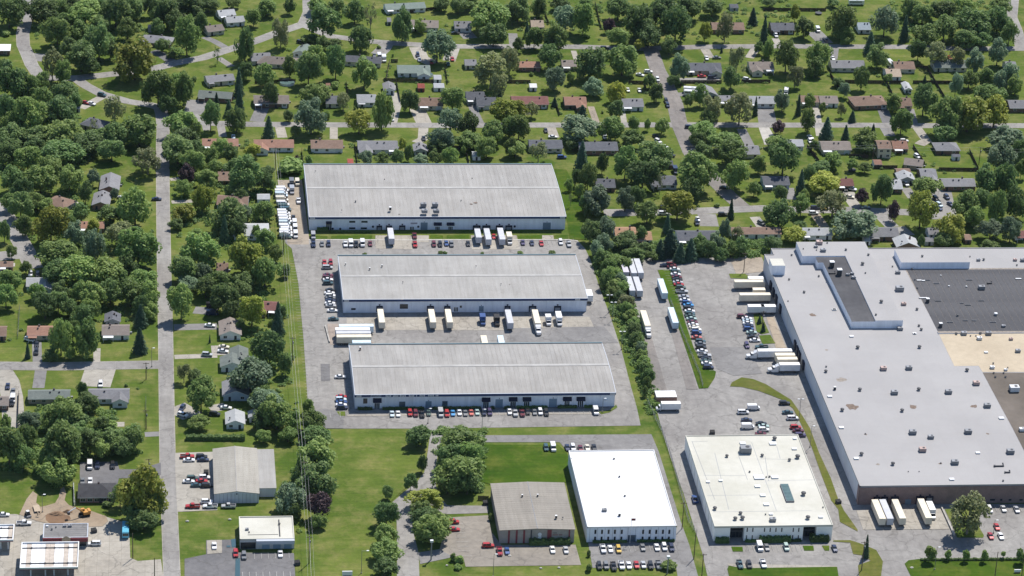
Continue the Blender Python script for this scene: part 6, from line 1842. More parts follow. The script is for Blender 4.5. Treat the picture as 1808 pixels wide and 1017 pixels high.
b;198.2;308.1;1.81;3.4;4.1;9;small @1 @5 @45
l;115.7;388.8;1.8;3.2;3.8;52;small @21 @6 grey @11 @152
g;-25;330.4;1.79;2.8;3.4;48;small @18 @6 @59
m;202.7;171.1;1.78;1.5;2.1;12;small @2 @87 @4 @161
m;45;191.1;1.76;2.4;3.1;29;small @2 @6 @54 @95
b;31.1;189.8;1.76;3.2;3.8;51;small @1 @6 @54 @95
m;199.8;240.3;1.73;1.1;1.73;34;small @2 @87 @6 @19
c;301.6;435.8;1.67;5.2;5.5;40;@40 @0 pale ranch @11 a wide drive
y;326.5;-12.5;1.67;2.7;3.7;71;rightmost young tree along the @172 hedge
m;203.5;167.5;1.63;1.08;1.69;59;small @2 @5 @32
h;-23.8;40.8;1.63;1.13;0.96;35;@147 @0 @28
m;336.7;436.5;1.61;3;3.6;24;small @2 @0 taupe @63
h;109.5;-5.6;1.61;1.52;1.29;6;@147 @0 @69
m;242.2;415.2;1.57;3;3.6;67;small @2 @0 grey @11 @94
m;201.7;133.4;1.57;2.8;3.4;27;small @2 @4 @162
h;68.5;373.5;1.55;2.2;1.84;64;@49 @0 brown-roofed @11 @185
h;176.5;268.4;1.52;0.94;0.8;4;@49 @4 @19
c;-59.3;167.4;1.48;3.6;3.9;36;small @100 @0 rust-roofed @11 @98
g;202.2;231.1;1.45;1.18;1.78;84;small @18 @0 @19
o;157.4;554.8;1.44;1.62;2.2;51;small @126 @4 grey @15 orange bush
c;401.1;480.2;1.39;2.4;2.7;37;small @100 @6 @91
h;70.7;297.2;1.37;0.85;0.72;82;@49 @6 @46
h;108.9;-10.1;1.34;0.99;0.84;11;@49 @0 @69
c;359.1;413.9;1.33;2.3;2.6;64;small @100 @5 rust @15 @108
h;80.5;429.9;1.28;2.3;1.92;56;@49 @0 @74 @130
h;262.7;321.5;1.28;1.04;0.88;91;@49 @5 @169 @15 factory
s;191.5;321.3;1.27;2.4;4.9;81;small bare-limbed tree @0 @37 @6 @9
c;261.2;195.7;1.27;1.89;2.2;37;small @100 @0 @161
c;261.5;187.7;1.26;2.3;2.6;42;small @100 @5 @162
y;305.5;-10.8;1.25;2;3;56;third @71
p;62.9;374;1.24;1.81;2.4;59;small @109 @0 rust-roofed @31 @140
h;161.7;268.9;1.22;0.75;0.64;96;@49 @4 @26
h;13.8;480.5;1.22;1.38;1.18;77;@49 @4 angled @44 by the stump tree
m;145.6;383.7;1.21;2.3;2.9;32;small @2 @4 @160 @5 @9
m;199.9;127.4;1.21;2.2;2.8;74;small @2 @0 @17
y;312.5;-11;1.11;2.1;3.1;61;fourth @71
y;298.6;-9.5;1.11;1.69;2.7;51;second @71
h;125.1;269.3;1.09;0.84;0.71;62;@49 @0 @9
h;158.3;-13;1.08;1.65;1.4;31;@49 @0 @32
h;107.4;-4.1;1.07;1.65;1.4;1;@49 @0 @190
h;112.8;528.3;1.02;0.94;0.8;61;@49 @5 @183 @11 @167
h;191.2;489.6;1.01;0.89;0.75;13;@49 @0 @73
h;327.5;311.3;0.96;1.83;1.55;15;@49 @5 grey ranch house @5 factory
y;320.6;-9;0.89;1.16;2.2;66;fifth @71
h;127;269.4;0.85;0.81;0.69;67;farther @49 @4 @19
h;90;268.8;0.84;0.52;0.44;77;@49 @6 @35
c;298.6;523.7;0.84;1.85;2.1;85;small @100 @5 @20
h;124.8;26.2;0.83;1.57;1.33;16;@49 @4 @69
h;144.3;269.6;0.73;0.45;0.38;72;@49 @4 @45
h;159.6;-2.4;0.7;1.34;1.14;36;@49 @0 @125
h;-17.6;140.8;0.7;0.66;0.56;61;@49 @5 @187 @11 @170
h;222.3;438.4;0.66;0.75;0.63;18;@49 @6 rust @11 dirt-track drive
h;95.2;443.1;0.65;0.98;0.83;71;@49 @0 pale-roofed house @4 gravel drive
c;304;525.3;0.63;1.23;1.53;90;small @100 @5 taupe @11 @104
h;119.6;516.1;0.61;0.94;0.8;66;@49 @6 @183 @11 @167
c;17.8;180.6;0.6;1.94;2.2;41;small @100 @0 @54 @95
"""
HEDGES = [
(81.13,118.24,5.89,1.2,1.0,-0.003,'dark low hedge at the left end of the nearest warehouse front'),
(97.04,118.04,16.99,1.2,1.0,-0.008,'long dark hedge left of centre along the nearest warehouse'),
(119.27,117.88,19.91,1.2,1.0,-0.002,'dark hedge at the middle of the nearest warehouse'),
(134.33,117.91,1.66,1.2,1.0,-0.019,'short dark hedge left of the nearest warehouse big door'),
(140.4,117.89,2.37,1.2,1.0,-0.019,'short dark hedge right of the nearest warehouse big door'),
(150.89,117.97,12.87,1.2,1.0,0.0,'dark hedge behind black cars at the nearest warehouse'),
(165.83,118.18,7.9,1.2,1.0,0.012,'dark hedge between right awnings of the nearest warehouse'),
(175.03,118.13,3.82,1.2,1.0,-0.019,'short dark hedge near the right corner of the nearest warehouse'),
(71.79,295.1,5.02,1.5,1.6,-0.006,'rounded hedge beside the farthest warehouse entrance'),
(85.08,293.76,18.51,1.0,0.6,-0.006,'low hedge below windows of the farthest warehouse'),
(145.73,7.15,15.61,2.2,2.2,-0.0,'thick dark hedge before the red-striped hall'),
(169.18,7.79,13.05,1.2,0.9,0.005,'low hedge left of the white-roofed office entrance'),
(187.13,7.94,14.42,1.2,0.9,0.002,'low hedge right of the white-roofed office entrance'),
(212.92,6.63,5.11,2.0,2.0,-0.011,'dark hedge at the left block of the cream-roofed building'),
(224.64,6.73,4.9,1.3,0.8,-0.01,'low hedge right of the left entrance of cream-roofed building'),
(233.78,6.66,12.09,2.4,2.2,0.008,'tall dark hedge below slot windows of the cream-roofed building'),
(242.18,6.73,3.82,1.3,0.8,0.018,'low hedge left of the right entrance of cream-roofed building'),
(251.3,6.93,7.18,3.2,2.4,0.003,'big dark hedge at the right block of the cream-roofed building'),
(18.92,93.71,23.58,2.2,1.9,-0.032,'long clipped hedge behind the metal barn lawn'),
(308.69,-9.54,41.04,1.0,0.9,-0.018,'long dotted hedge along the lower right lawn')]
VEHICLE_GROUPS = [
'work vans parked in the left yard',
'vehicles in the left yard by the warehouse wall',
'cars along the farthest warehouse',
'cars left of the middle warehouse',
'cars left of the nearest warehouse',
'cars in front of the nearest warehouse',
'cars in the long slanting row',
'cars by the factory docks',
'cars behind the cream-roofed building',
'cars in the upper front row of the office',
'cars in the lower front row of the office',
'cars behind the office building',
'cars in front of the cream-roofed building',
'cars in the lower right lot',
'cars beside the metal barn',
'vehicles at the petrol station',
'cars by the slate-roofed building',
'cars by the low white-roofed shop',
'cars by the red-striped hall',
'cars parked around the houses']
VEHICLES = """
boxtruck;54.7;339.8;90;white;farthest @36 @4 @9;0
boxtruck;54;336.5;90;white;second @36 @4 @9;0
boxtruck;54;333.5;90;ice;only bluish @36 @4 @9;0
boxtruck;54.1;328.6;90;cream;only cream box truck @53 @163 @4 @9;0
boxtruck;54.3;323.3;90;white;third @36 @4 @9;0
van;54.7;320.6;90;green;@182 van @53 @163 @4 @9;0
van;55.3;317.4;90;teal;@129 teal van @53 @163 @4 @9;0
boxtruck;54.3;313.3;90;white;fourth @36 @4 @9;0
boxtruck;54.4;310.1;90;white;fifth @36 @4 @9;0
boxtruck;54.4;307.2;90;white;sixth @36 @4 @9;0
boxtruck;54.8;304;90;white;seventh @36 @4 @9;0
van;54.3;301.7;90;ice;only bluish @164 @53 @163 @4 @9;0
boxtruck;54.6;297;90;white;eighth @36 @4 @9;0
van;54.9;294.7;90;white;@92 van @53 @163 @4 @9;0
boxtruck;54.6;291.3;90;white;ninth @36 @4 @9;0
boxtruck;54.5;288.5;90;white;nearest @36 @4 @9;0
sedan;54.7;287;90;green;@182 sedan @53 @163 @4 @9;0
boxtruck;59.4;347.8;0;grey;only grey box truck @53 @60 @9;1
boxtruck;59.2;339.1;0;ash;only pale grey box truck @53 @60 @9;1
van;62.1;348.7;0;cream;only cream van @53 @60 @9;1
pickup;61.9;327.9;0;white;@92 pickup @53 @60 @9;1
sedan;58.7;308.8;0;black;@110 sedan @53 @60 @9;1
van;59;301.6;0;white;farthest @164 @53 @60 @9;1
van;59.1;296;0;white;second @164 from the far end @53 @60 @9;1
van;59;289;0;white;nearest @164 @53 @60 @9;1
van;67.1;287.7;0;ash;only pale grey van @29 @9;2
pickup;66.8;279.2;0;navy;only navy pickup @29 @9;2
sedan;70.8;279.5;0;grey;@151 @29 @9;2
suv;73.8;279.3;0;navy;@177 @29 @9;2
pickup;81.6;279.1;0;white;@92 pickup @29 @9;2
van;84.1;278.9;0;white;leftmost @164 @29 @9;2
pickup;86.5;279;0;black;@110 pickup @29 @9;2
van;89.5;279.2;0;white;rightmost @164 @29 @9;2
sedan;93.1;279.6;0;maroon;@141 sedan @29 @9;2
pickup;114.3;287.9;0;maroon;@141 pickup @29 @9;2
pickup;113.8;278.5;0;red;only red pickup @29 @9;2
suv;122.6;278.7;0;maroon;@141 suv @29 @9;2
suv;125.5;278.6;0;black;@110 suv @29 @9;2
sedan;128.5;279.7;0;blue;only blue sedan @29 @9;2
suv;130.8;278.6;0;grey;only grey suv @29 @9;2
sedan;138.6;279.3;0;black;@110 sedan @29 @9;2
sedan;151.4;287;0;red;leftmost @137 @29 @9;2
sedan;164.3;280.3;0;violet;@129 purple sedan @29 @9;2
sedan;168.5;279.7;0;navy;@119 @29 @9;2
sedan;172.9;279.3;0;red;rightmost @137 @29 @9;2
suv;182.1;280.4;0;white;@92 suv @29 @9;2
pickup;185.7;278.3;0;silver;@142 pickup @29 @9;2
sedan;71;259.6;0;red;only @137 @53 column @4 @19;3
suv;73.8;259.2;0;crimson;only deep red suv @53 column @4 @19;3
minivan;72;254.1;90;silver;@142 minivan @53 column @4 @19;3
sedan;71.9;246.2;90;maroon;@141 sedan @53 column @4 @19;3
suv;71.5;243.4;90;wine;@129 red suv @53 column @4 @19;3
sedan;71.7;241.5;90;white;farthest @55 @53 column @4 @19;3
suv;71.5;237.8;90;teal;@129 teal suv @53 column @4 @19;3
sedan;72.3;230.6;90;black;@110 sedan @53 column @4 @19;3
sedan;71.7;227.8;90;white;second @55 from the far end @53 column @4 @19;3
suv;72;224.7;90;white;@92 suv @53 column @4 @19;3
sedan;72;222.6;90;grey;@151 @53 column @4 @19;3
sedan;71.8;220;90;navy;@119 @53 column @4 @19;3
sedan;71.4;217.4;90;white;third @55 from the far end @53 column @4 @19;3
sedan;71.7;214.9;90;silver;@142 sedan @53 column @4 @19;3
sedan;72.2;210;90;white;nearest @55 @53 column @4 @19;3
sedan;72.2;201.6;90;teal;@129 teal sedan @53 column @4 @19;3
sedan;72.3;146.7;90;white;farthest @55 @4 @17;4
sedan;71.9;128.8;90;red;only @137 @4 @17;4
suv;71.5;126.1;90;ice;only bluish white suv @4 @17;4
sedan;71.7;124;90;blue;only blue sedan @4 @17;4
sedan;71.4;121.5;90;white;nearest @55 @4 @17;4
suv;71.6;118.9;90;navy;@177 @4 @17;4
sedan;92;113.1;0;ice;only bluish @55 @0 @17;5
sedan;94.5;113.1;0;white;leftmost @55 @0 @17;5
suv;99.5;113.6;0;red;leftmost red suv @0 @17;5
suv;101.8;113.1;0;maroon;@141 suv @0 @17;5
pickup;104.4;112.6;0;black;@110 pickup @0 @17;5
sedan;107.2;113.8;0;green;@182 sedan @0 @17;5
van;112.2;112.8;0;silver;@142 van @0 @17;5
suv;114.8;112.6;0;red;rightmost red suv @0 @17;5
sedan;117.3;113.4;0;sky;only bright blue sedan @0 @17;5
sedan;120.1;113.8;0;white;second @55 from the left @0 @17;5
sedan;122.5;113.3;0;grey;leftmost grey sedan @0 @17;5
sedan;125;113.7;0;coral;only light @137 @0 @17;5
sedan;127.5;113.9;0;mint;@156 @0 @17;5
suv;130.2;113.5;0;navy;@177 @0 @17;5
suv;132.7;113.5;0;violet;@129 purple suv @0 @17;5
sedan;141.1;114.2;0;white;rightmost @55 @0 @17;5
pickup;143.3;112.8;0;silver;@142 pickup @0 @17;5
pickup;146.2;112.7;0;maroon;@141 pickup @0 @17;5
sedan;148.7;114;0;black;@110 sedan @0 @17;5
sedan;151.5;113.5;0;grey;rightmost grey sedan @0 @17;5
suv;153.9;113.5;0;white;@92 suv @0 @17;5
suv;156.3;112.7;0;black;@110 suv @0 @17;5
van;177.2;113.5;0;white;@92 van @0 @17;5
sedan;227.6;255.1;90;navy;@119 @8;6
suv;230.5;255.7;90;maroon;@141 suv @8;6
sedan;230.6;253.4;90;wine;@129 @137 @8;6
sedan;231.5;250.9;90;white;farthest @55 @8;6
suv;231.5;247.8;90;teal;farthest dark teal suv @8;6
sedan;231.1;245.5;90;white;second @55 @53 @58;6
sedan;231.2;242.5;90;maroon;farthest maroon sedan @8;6
sedan;231.1;240.1;90;black;farthest black sedan @8;6
sedan;230.9;237.2;90;silver;@142 sedan @8;6
sedan;230.9;234.8;90;red;only @137 @8;6
suv;231.3;231.4;90;green;@182 suv @8;6
pickup;231.2;227.4;90;silver;farthest silver pickup @8;6
sedan;231.4;222.2;90;ash;only pale grey sedan @8;6
sedan;231.3;218.7;90;white;third @55 @53 @58;6
suv;231.7;215.7;90;blue;farthest blue suv @8;6
sedan;232.1;213.5;90;sky;only bright blue sedan @8;6
suv;231.5;210.2;90;black;farthest black suv @8;6
sedan;231.7;207.5;90;white;fourth @55 @53 @58;6
suv;231.3;204.5;90;teal;second dark teal suv @53 @58;6
sedan;231.2;202.6;90;green;farthest grey-green sedan @8;6
sedan;231.3;199.8;90;mint;@156 @8;6
sedan;231.2;196.4;90;maroon;nearest maroon sedan @8;6
sedan;231.2;193.9;90;white;fifth @55 @53 @58;6
sedan;231.2;191.4;90;cream;only cream sedan @8;6
suv;231.6;188.7;90;white;@92 suv @8;6
suv;231.3;185.7;90;blue;nearest blue suv @8;6
sedan;230.7;181.4;90;coral;only light @137 @8;6
suv;231.7;177.3;90;teal;nearest dark teal suv @8;6
sedan;231.5;175.2;90;grey;@151 @8;6
suv;231.1;171.6;90;black;nearest black suv @8;6
sedan;231.1;168.2;90;white;sixth @55 @53 @58;6
pickup;231.5;163.9;90;silver;nearest silver pickup @8;6
sedan;231.7;160.9;90;black;nearest black sedan @8;6
sedan;231.1;158.7;90;green;nearest grey-green sedan @8;6
sedan;231.1;156.5;90;white;nearest @55 @8;6
suv;231.2;152.5;90;navy;@177 @8;6
suv;254.4;201.6;90;maroon;@141 suv @24;7
sedan;256.3;199.7;90;white;farthest @55 @24;7
sedan;256.2;197.2;90;ice;only bluish @55 @24;7
sedan;255.9;194.9;90;white;second @55 from the far end @24;7
sedan;255.7;192.4;90;navy;@119 @24;7
suv;255.2;189.2;90;blue;only blue suv @24;7
sedan;256;186;90;mint;@156 @24;7
sedan;255.6;181.6;90;black;@110 sedan @24;7
sedan;256.1;178.2;90;white;nearest @55 @24;7
suv;251.6;173;0;violet;@129 purple suv @24;7
pickup;257.9;171.6;-90;teal;@129 teal pickup @24;7
van;244.4;115.2;90;white;rightmost @164 @61 @5 @10;8
minivan;239.3;111.6;90;white;leftmost white minivan @61 @5 @10;8
sedan;239.7;104.9;90;navy;@119 @61 @5 @10;8
van;239.1;98.6;90;white;leftmost @164 @61 @5 @10;8
sedan;245.3;101.6;90;black;@110 sedan @61 @5 @10;8
sedan;245.9;99.3;90;mint;@156 @61 @5 @10;8
suv;245.3;96.1;90;white;@92 suv @61 @5 @10;8
sedan;243.5;92.8;90;maroon;@141 sedan @61 @5 @10;8
suv;258.4;119.3;90;black;@110 suv @61 @5 @10;8
sedan;258.3;111.2;90;teal;@129 teal sedan @61 @5 @10;8
minivan;259.3;106;90;white;rightmost white minivan @61 @5 @10;8
suv;259.1;98;90;red;only red suv @61 @5 @10;8
sedan;259.7;95.2;90;wine;@129 @137 @61 @5 @10;8
suv;259.8;91.1;90;violet;@129 purple suv @61 @5 @10;8
pickup;165.8;1.9;0;white;@92 pickup @0 @32 building;9
sedan;168.6;1.9;0;white;leftmost @55 @0 @32 building;9
suv;171.7;1.3;0;yellow;only yellow suv @0 @32 building;9
sedan;181.3;2.6;0;grey;@151 @0 @32 building;9
sedan;186.8;2.5;0;white;rightmost @55 @0 @32 building;9
suv;189.7;2.5;0;white;@92 suv @0 @32 building;9
suv;192.4;1.9;0;navy;@177 @0 @32 building;9
suv;162.7;-10.7;0;black;leftmost black suv @51;10
suv;165.3;-10.6;0;grey;only grey suv @51;10
pickup;168.1;-11.2;0;black;@110 pickup @51;10
pickup;171.3;-10.5;0;white;@92 pickup @51;10
sedan;174.1;-10.5;0;white;only @55 @51;10
sedan;177.1;-10.1;0;red;only @137 @51;10
sedan;179.7;-10.2;0;silver;@142 sedan @51;10
suv;182.4;-11;0;black;rightmost black suv @51;10
pickup;185.5;-10.7;0;grey;only grey pickup @51;10
suv;152.8;82.5;0;teal;@129 teal suv @5 @32 building;11
van;155.7;82.4;0;white;@92 van @5 @32 building;11
sedan;161.6;82.7;0;navy;@119 @5 @32 building;11
suv;163.9;82.5;0;white;@92 suv @5 @32 building;11
sedan;166.9;81.9;0;maroon;@141 sedan @5 @32 building;11
sedan;169.8;82.5;0;cream;only cream sedan @5 @32 building;11
sedan;172.6;82.5;0;black;@110 sedan @5 @32 building;11
pickup;216.9;-11.2;0;teal;@129 teal pickup @0 @10;12
suv;220.4;-11.5;0;black;@110 suv @0 @10;12
van;226.8;1.3;0;white;@92 van @0 @10;12
sedan;229.6;1.3;0;grey;@151 @0 @10;12
suv;237.2;1.1;0;mint;only pale green suv @0 @10;12
sedan;256;-0.1;0;navy;@119 @0 @10;12
pickup;226;-11;0;white;@92 pickup @0 @10;12
pickup;207.4;39.1;180;blue;only blue pickup @0 @10;12
suv;324.4;28;0;white;@92 suv @53 lot @6 @178;13
sedan;330.2;28.6;0;silver;@142 sedan @53 lot @6 @178;13
sedan;335.4;27.8;0;ash;only pale grey sedan @53 lot @6 @178;13
sedan;324;14.5;0;red;only @137 @53 lot @6 @178;13
sedan;319.8;7.6;0;crimson;only deep @137 @53 lot @6 @178;13
sedan;323.8;7.3;0;white;only @55 @53 lot @6 @178;13
pickup;7.4;78.7;90;red;farthest red pickup @22;14
sedan;8.1;75.8;90;white;farthest @55 @22;14
suv;13.1;78.3;90;black;farthest black suv @22;14
sedan;13.7;75.9;90;navy;@119 @22;14
suv;9.3;60.9;90;green;@182 suv @22;14
sedan;7.8;58.5;90;white;nearest @55 @22;14
suv;14;61.3;90;white;farthest white suv @22;14
sedan;12.9;58.6;90;red;only @137 @22;14
sedan;10.9;55.3;90;teal;@129 teal sedan @22;14
suv;14.9;54.8;90;black;nearest black suv @22;14
pickup;9.2;38.7;-90;red;nearest red pickup @22;14
suv;14.7;42.1;90;white;nearest white suv @22;14
pickup;16;38.5;-90;white;@92 pickup @22;14
pickup;23.1;38.4;-90;silver;@142 pickup @22;14
pickup;-55.3;27.3;90;white;@92 pickup @157;15
minivan;-28.1;11.2;-90;white;@92 minivan @157;15
sedan;-63.4;34.1;90;white;only @55 @157;15
bus;-16.5;19.7;0;cyan;only bright blue bus @157;15
van;-31.2;71.6;0;white;@92 van @93;16
suv;-28.2;72.1;0;navy;@177 @93;16
suv;-22.2;71.9;0;black;@110 suv @93;16
sedan;-33.8;59.5;0;grey;@151 @93;16
sedan;-30.8;59.7;0;white;only @55 @93;16
suv;25.1;2.4;0;red;only red suv by the @57;17
suv;28.2;0.6;0;grey;only grey suv by the @57;17
sedan;42;1.8;0;white;rightmost @55 by the @57;17
sedan;17.1;8.4;0;white;leftmost @55 by the @57;17
suv;121.7;5.6;90;red;rightmost red suv by the @69;18
pickup;125.7;1.1;0;crimson;only deep red pickup by the @69;18
sedan;128.6;1.5;0;blue;only blue sedan by the @69;18
sedan;146.2;1.9;0;white;only @55 by the @69;18
sedan;151.3;1.5;0;silver;@142 sedan by the @69;18
suv;109.8;24;90;red;leftmost red suv by the @69;18
sedan;109.6;18.3;90;red;only @137 by the @69;18
sedan;-41.3;450.1;55;red;red @34 @5 @27;19
sedan;-38.2;448.6;55;white;white @34 @5 @27;19
suv;-33.2;460.3;60;teal;dark teal @50 @0 @90 junction;19
sedan;32.6;405.6;0;ice;bluish white @34 @5 @33;19
sedan;109.8;516.5;0;grey;grey @34 @5 @183 @11 @167;19
van;112.3;514.3;0;white;@164 parked @6 @183 @11 @167;19
boxtruck;114.5;510.3;0;white;white box truck parked @6 @183 @11 @167;19
suv;133;517.3;0;navy;navy @50 @5 sage @11 @128;19
sedan;133.4;510.7;0;white;white @34 @5 sage @11 @128;19
suv;139.6;506.9;0;red;red @50 @5 sage @11 @128;19
sedan;156.1;550.2;90;black;black @34 @0 grey @15 orange bush;19
suv;148.6;513.7;0;white;white @50 @5 @44 @5 wispy trees;19
sedan;148.3;504.6;0;teal;dark teal @34 @4 @44 @5 wispy trees;19
sedan;151.1;511.7;0;red;red @34 @5 @44 @5 wispy trees;19
sedan;112.9;429;20;white;white @34 @0 pale-roofed house @4 gravel drive;19
sedan;127.5;403.9;0;black;black @34 @5 @43;19
suv;71.3;535.3;60;black;black @50 @5 @64;19
suv;235.2;528.2;90;black;black @50 @5 taupe @15 @148;19
suv;254.2;494.3;90;white;white @50 @4 @20;19
sedan;249.2;490;60;white;white @34 @4 @20;19
suv;257.6;483.3;0;white;white @50 @4 @62;19
sedan;245.8;468.3;0;white;white @34 @5 grey @11 @94;19
sedan;239.7;468.7;0;white;white @34 @5 @88;19
suv;257.7;453.4;0;black;black @50 @5 @88;19
suv;257.6;447.7;0;navy;navy @50 @5 @88;19
sedan;288.9;514.3;0;white;white @34 @5 @20;19
sedan;294.6;515.2;90;grey;grey @34 @5 @20;19
sedan;282.1;488.4;90;red;red @34 @0 @20;19
suv;287.1;486.3;90;navy;navy @50 @0 @20;19
sedan;289.1;490.1;90;grey;grey @34 @0 @20;19
suv;305.6;483.6;60;white;white @50 @0 taupe @11 @104;19
suv;264.5;418.8;90;navy;navy @50 @0 @88;19
sedan;190.2;414.1;0;black;black @34 @5 @74 right @5 @9;19
sedan;192.9;405.9;90;white;white @34 @5 @74 right @5 @9;19
suv;219.5;408.9;0;white;white @50 @5 @30;19
sedan;219.2;405.6;0;silver;silver @34 @5 @30;19
sedan;245.6;406.8;30;black;black @34 @0 @88;19
suv;245.7;400.3;30;white;white @50 @5 @80;19
bus;273.3;466.7;80;white;white bus parked @4 @62;19
bus;272.9;462.3;80;white;white bus parked @4 @44 @5 brownish trees;19
suv;333.1;548.4;0;white;white @50 @0 @101 @31 top right;19
van;358.2;556.8;0;white;@164 parked @6 @101 @31 top right;19
sedan;359.8;541.8;0;black;black @34 @6 @101 @31 top right;19
sedan;358.3;514.6;0;white;white @34 @5 grey @11 @115;19
bus;387.8;505.4;10;white;white bus parked @4 brown house @5 tan annex;19
minivan;370.8;447.8;20;white;white minivan parked @6 @112;19
boxtruck;323.2;465;-15;white;white box truck parked @5 brown @63;19
sedan;423.4;516.5;0;red;red @34 @5 @48;19
sedan;324.9;405.8;20;white;white @34 @5 pale @11 @106;19
suv;323.7;400.5;0;white;white @50 @6 pale @11 @106;19
suv;372.3;400.9;90;white;white @50 @5 rust @15 @108;19
bus;388.5;598.9;90;white;white bus parked @5 @23;19
sedan;-5.2;330.4;90;navy;navy @34 @6 @59;19
sedan;-21.7;332;60;white;white @34 @6 @59;19
suv;-61.3;248.7;0;white;white @50 @6 brown @70 cul-de-sac;19
suv;-58;247.8;0;black;black @50 @5 pale @11 @153;19
suv;236.7;319.1;90;black;black @50 @0 slate @11 @116;19
suv;235.3;312.8;90;white;white @50 @5 long @74 @5 car lot;19
suv;249.8;301.7;0;navy;navy @50 @5 long @74 @5 car lot;19
sedan;251;306.1;0;white;white @34 @5 long @74 @5 car lot;19
suv;263.9;311.3;90;black;black @50 @5 @169 @15 factory;19
suv;280.9;301.2;30;grey;grey @50 @5 @169 @15 factory;19
suv;249.5;382.8;60;black;black @50 @5 @80;19
suv;247.7;393;60;white;white @50 @6 @30;19
sedan;207;386.9;90;white;white @34 @4 @30;19
suv;194.4;380.2;90;blue;blue @50 @0 @74 right @5 @9;19
boxtruck;248.7;362.5;0;navy;navy box truck parked @0 @80;19
sedan;231.6;276;90;black;black @34 @6 @45;19
sedan;269.9;343;70;black;black @34 @4 @154 @4 spruce;19
suv;310.3;318.8;90;navy;navy @50 @5 @145 @5 factory;19
suv;308.4;312.7;90;white;white @50 @5 @145 @5 factory;19
sedan;313.7;318.6;60;yellow;yellow @34 @0 maroon @11 @123;19
sedan;335.3;319.1;90;teal;dark teal @34 @0 maroon @11 @123;19
sedan;330.1;331.8;70;cream;cream @34 @0 maroon @11 @123;19
sedan;329.8;341.1;0;black;black @34 @0 maroon @11 @123;19
suv;333.1;341;60;white;white @50 @0 maroon @11 @123;19
suv;361.4;346.9;10;white;white @50 @0 pale gabled garage @53 back yards;19
suv;364.5;349.4;20;navy;navy @50 @6 pale gabled garage @53 back yards;19
suv;378.2;331.2;10;navy;navy @50 @0 @189 @11 @102;19
sedan;378.1;323;20;navy;navy @34 @0 @189 @11 @102;19
suv;372.3;329.5;10;black;black @50 @0 @189 @11 @102;19
suv;372.3;321.9;20;ice;bluish white @50 @0 @189 @11 @102;19
sedan;371.1;318;30;navy;navy @34 @0 pale @11 two navy cars;19
suv;374.7;381;20;white;white @50 @5 taupe @15 long lawn;19
suv;-59.2;183.4;60;white;white @50 @4 rust-roofed @11 @98;19
sedan;-55.9;179.1;0;black;black @34 @0 rust-roofed @11 @98;19
suv;-55.9;171.9;0;black;black @50 @0 rust-roofed @11 @98;19
boxtruck;-33.6;194.8;0;teal;dark teal box truck parked @4 @186 @5 @54;19
suv;16.5;168.1;80;silver;silver @50 @4 @65;19
sedan;18.1;196.1;80;white;white @34 @4 @54 @95;19
van;19.4;215.1;90;black;black van parked @4 navy shed @53 @146;19
van;19.3;207.6;90;navy;navy van parked @4 navy shed @53 @146;19
suv;-28.2;141.5;0;white;white @50 @5 @187 @11 @170;19
sedan;-66.5;140.7;0;navy;navy @34 @5 taupe @11 @99;19
sedan;-64.1;136;0;grey;grey @34 @5 taupe @11 @99;19
van;-63.9;128.6;0;white;@164 parked @6 taupe @11 @99;19
suv;-64.1;125.6;0;black;black @50 @6 taupe @11 @99;19
suv;5.6;119.7;-20;navy;navy @50 @0 @56 junction;19
suv;5.8;113.9;60;white;white @50 @4 ash-@44 @150;19
suv;18.9;114.4;80;black;black @50 @4 ash-@44 @150;19
sedan;23.7;120;80;white;white @34 @5 ash-@44 @150;19
sedan;23.8;175.5;80;cream;cream @34 @5 @65;19
sedan;23.3;171.4;80;white;white @34 @5 @65;19
"""
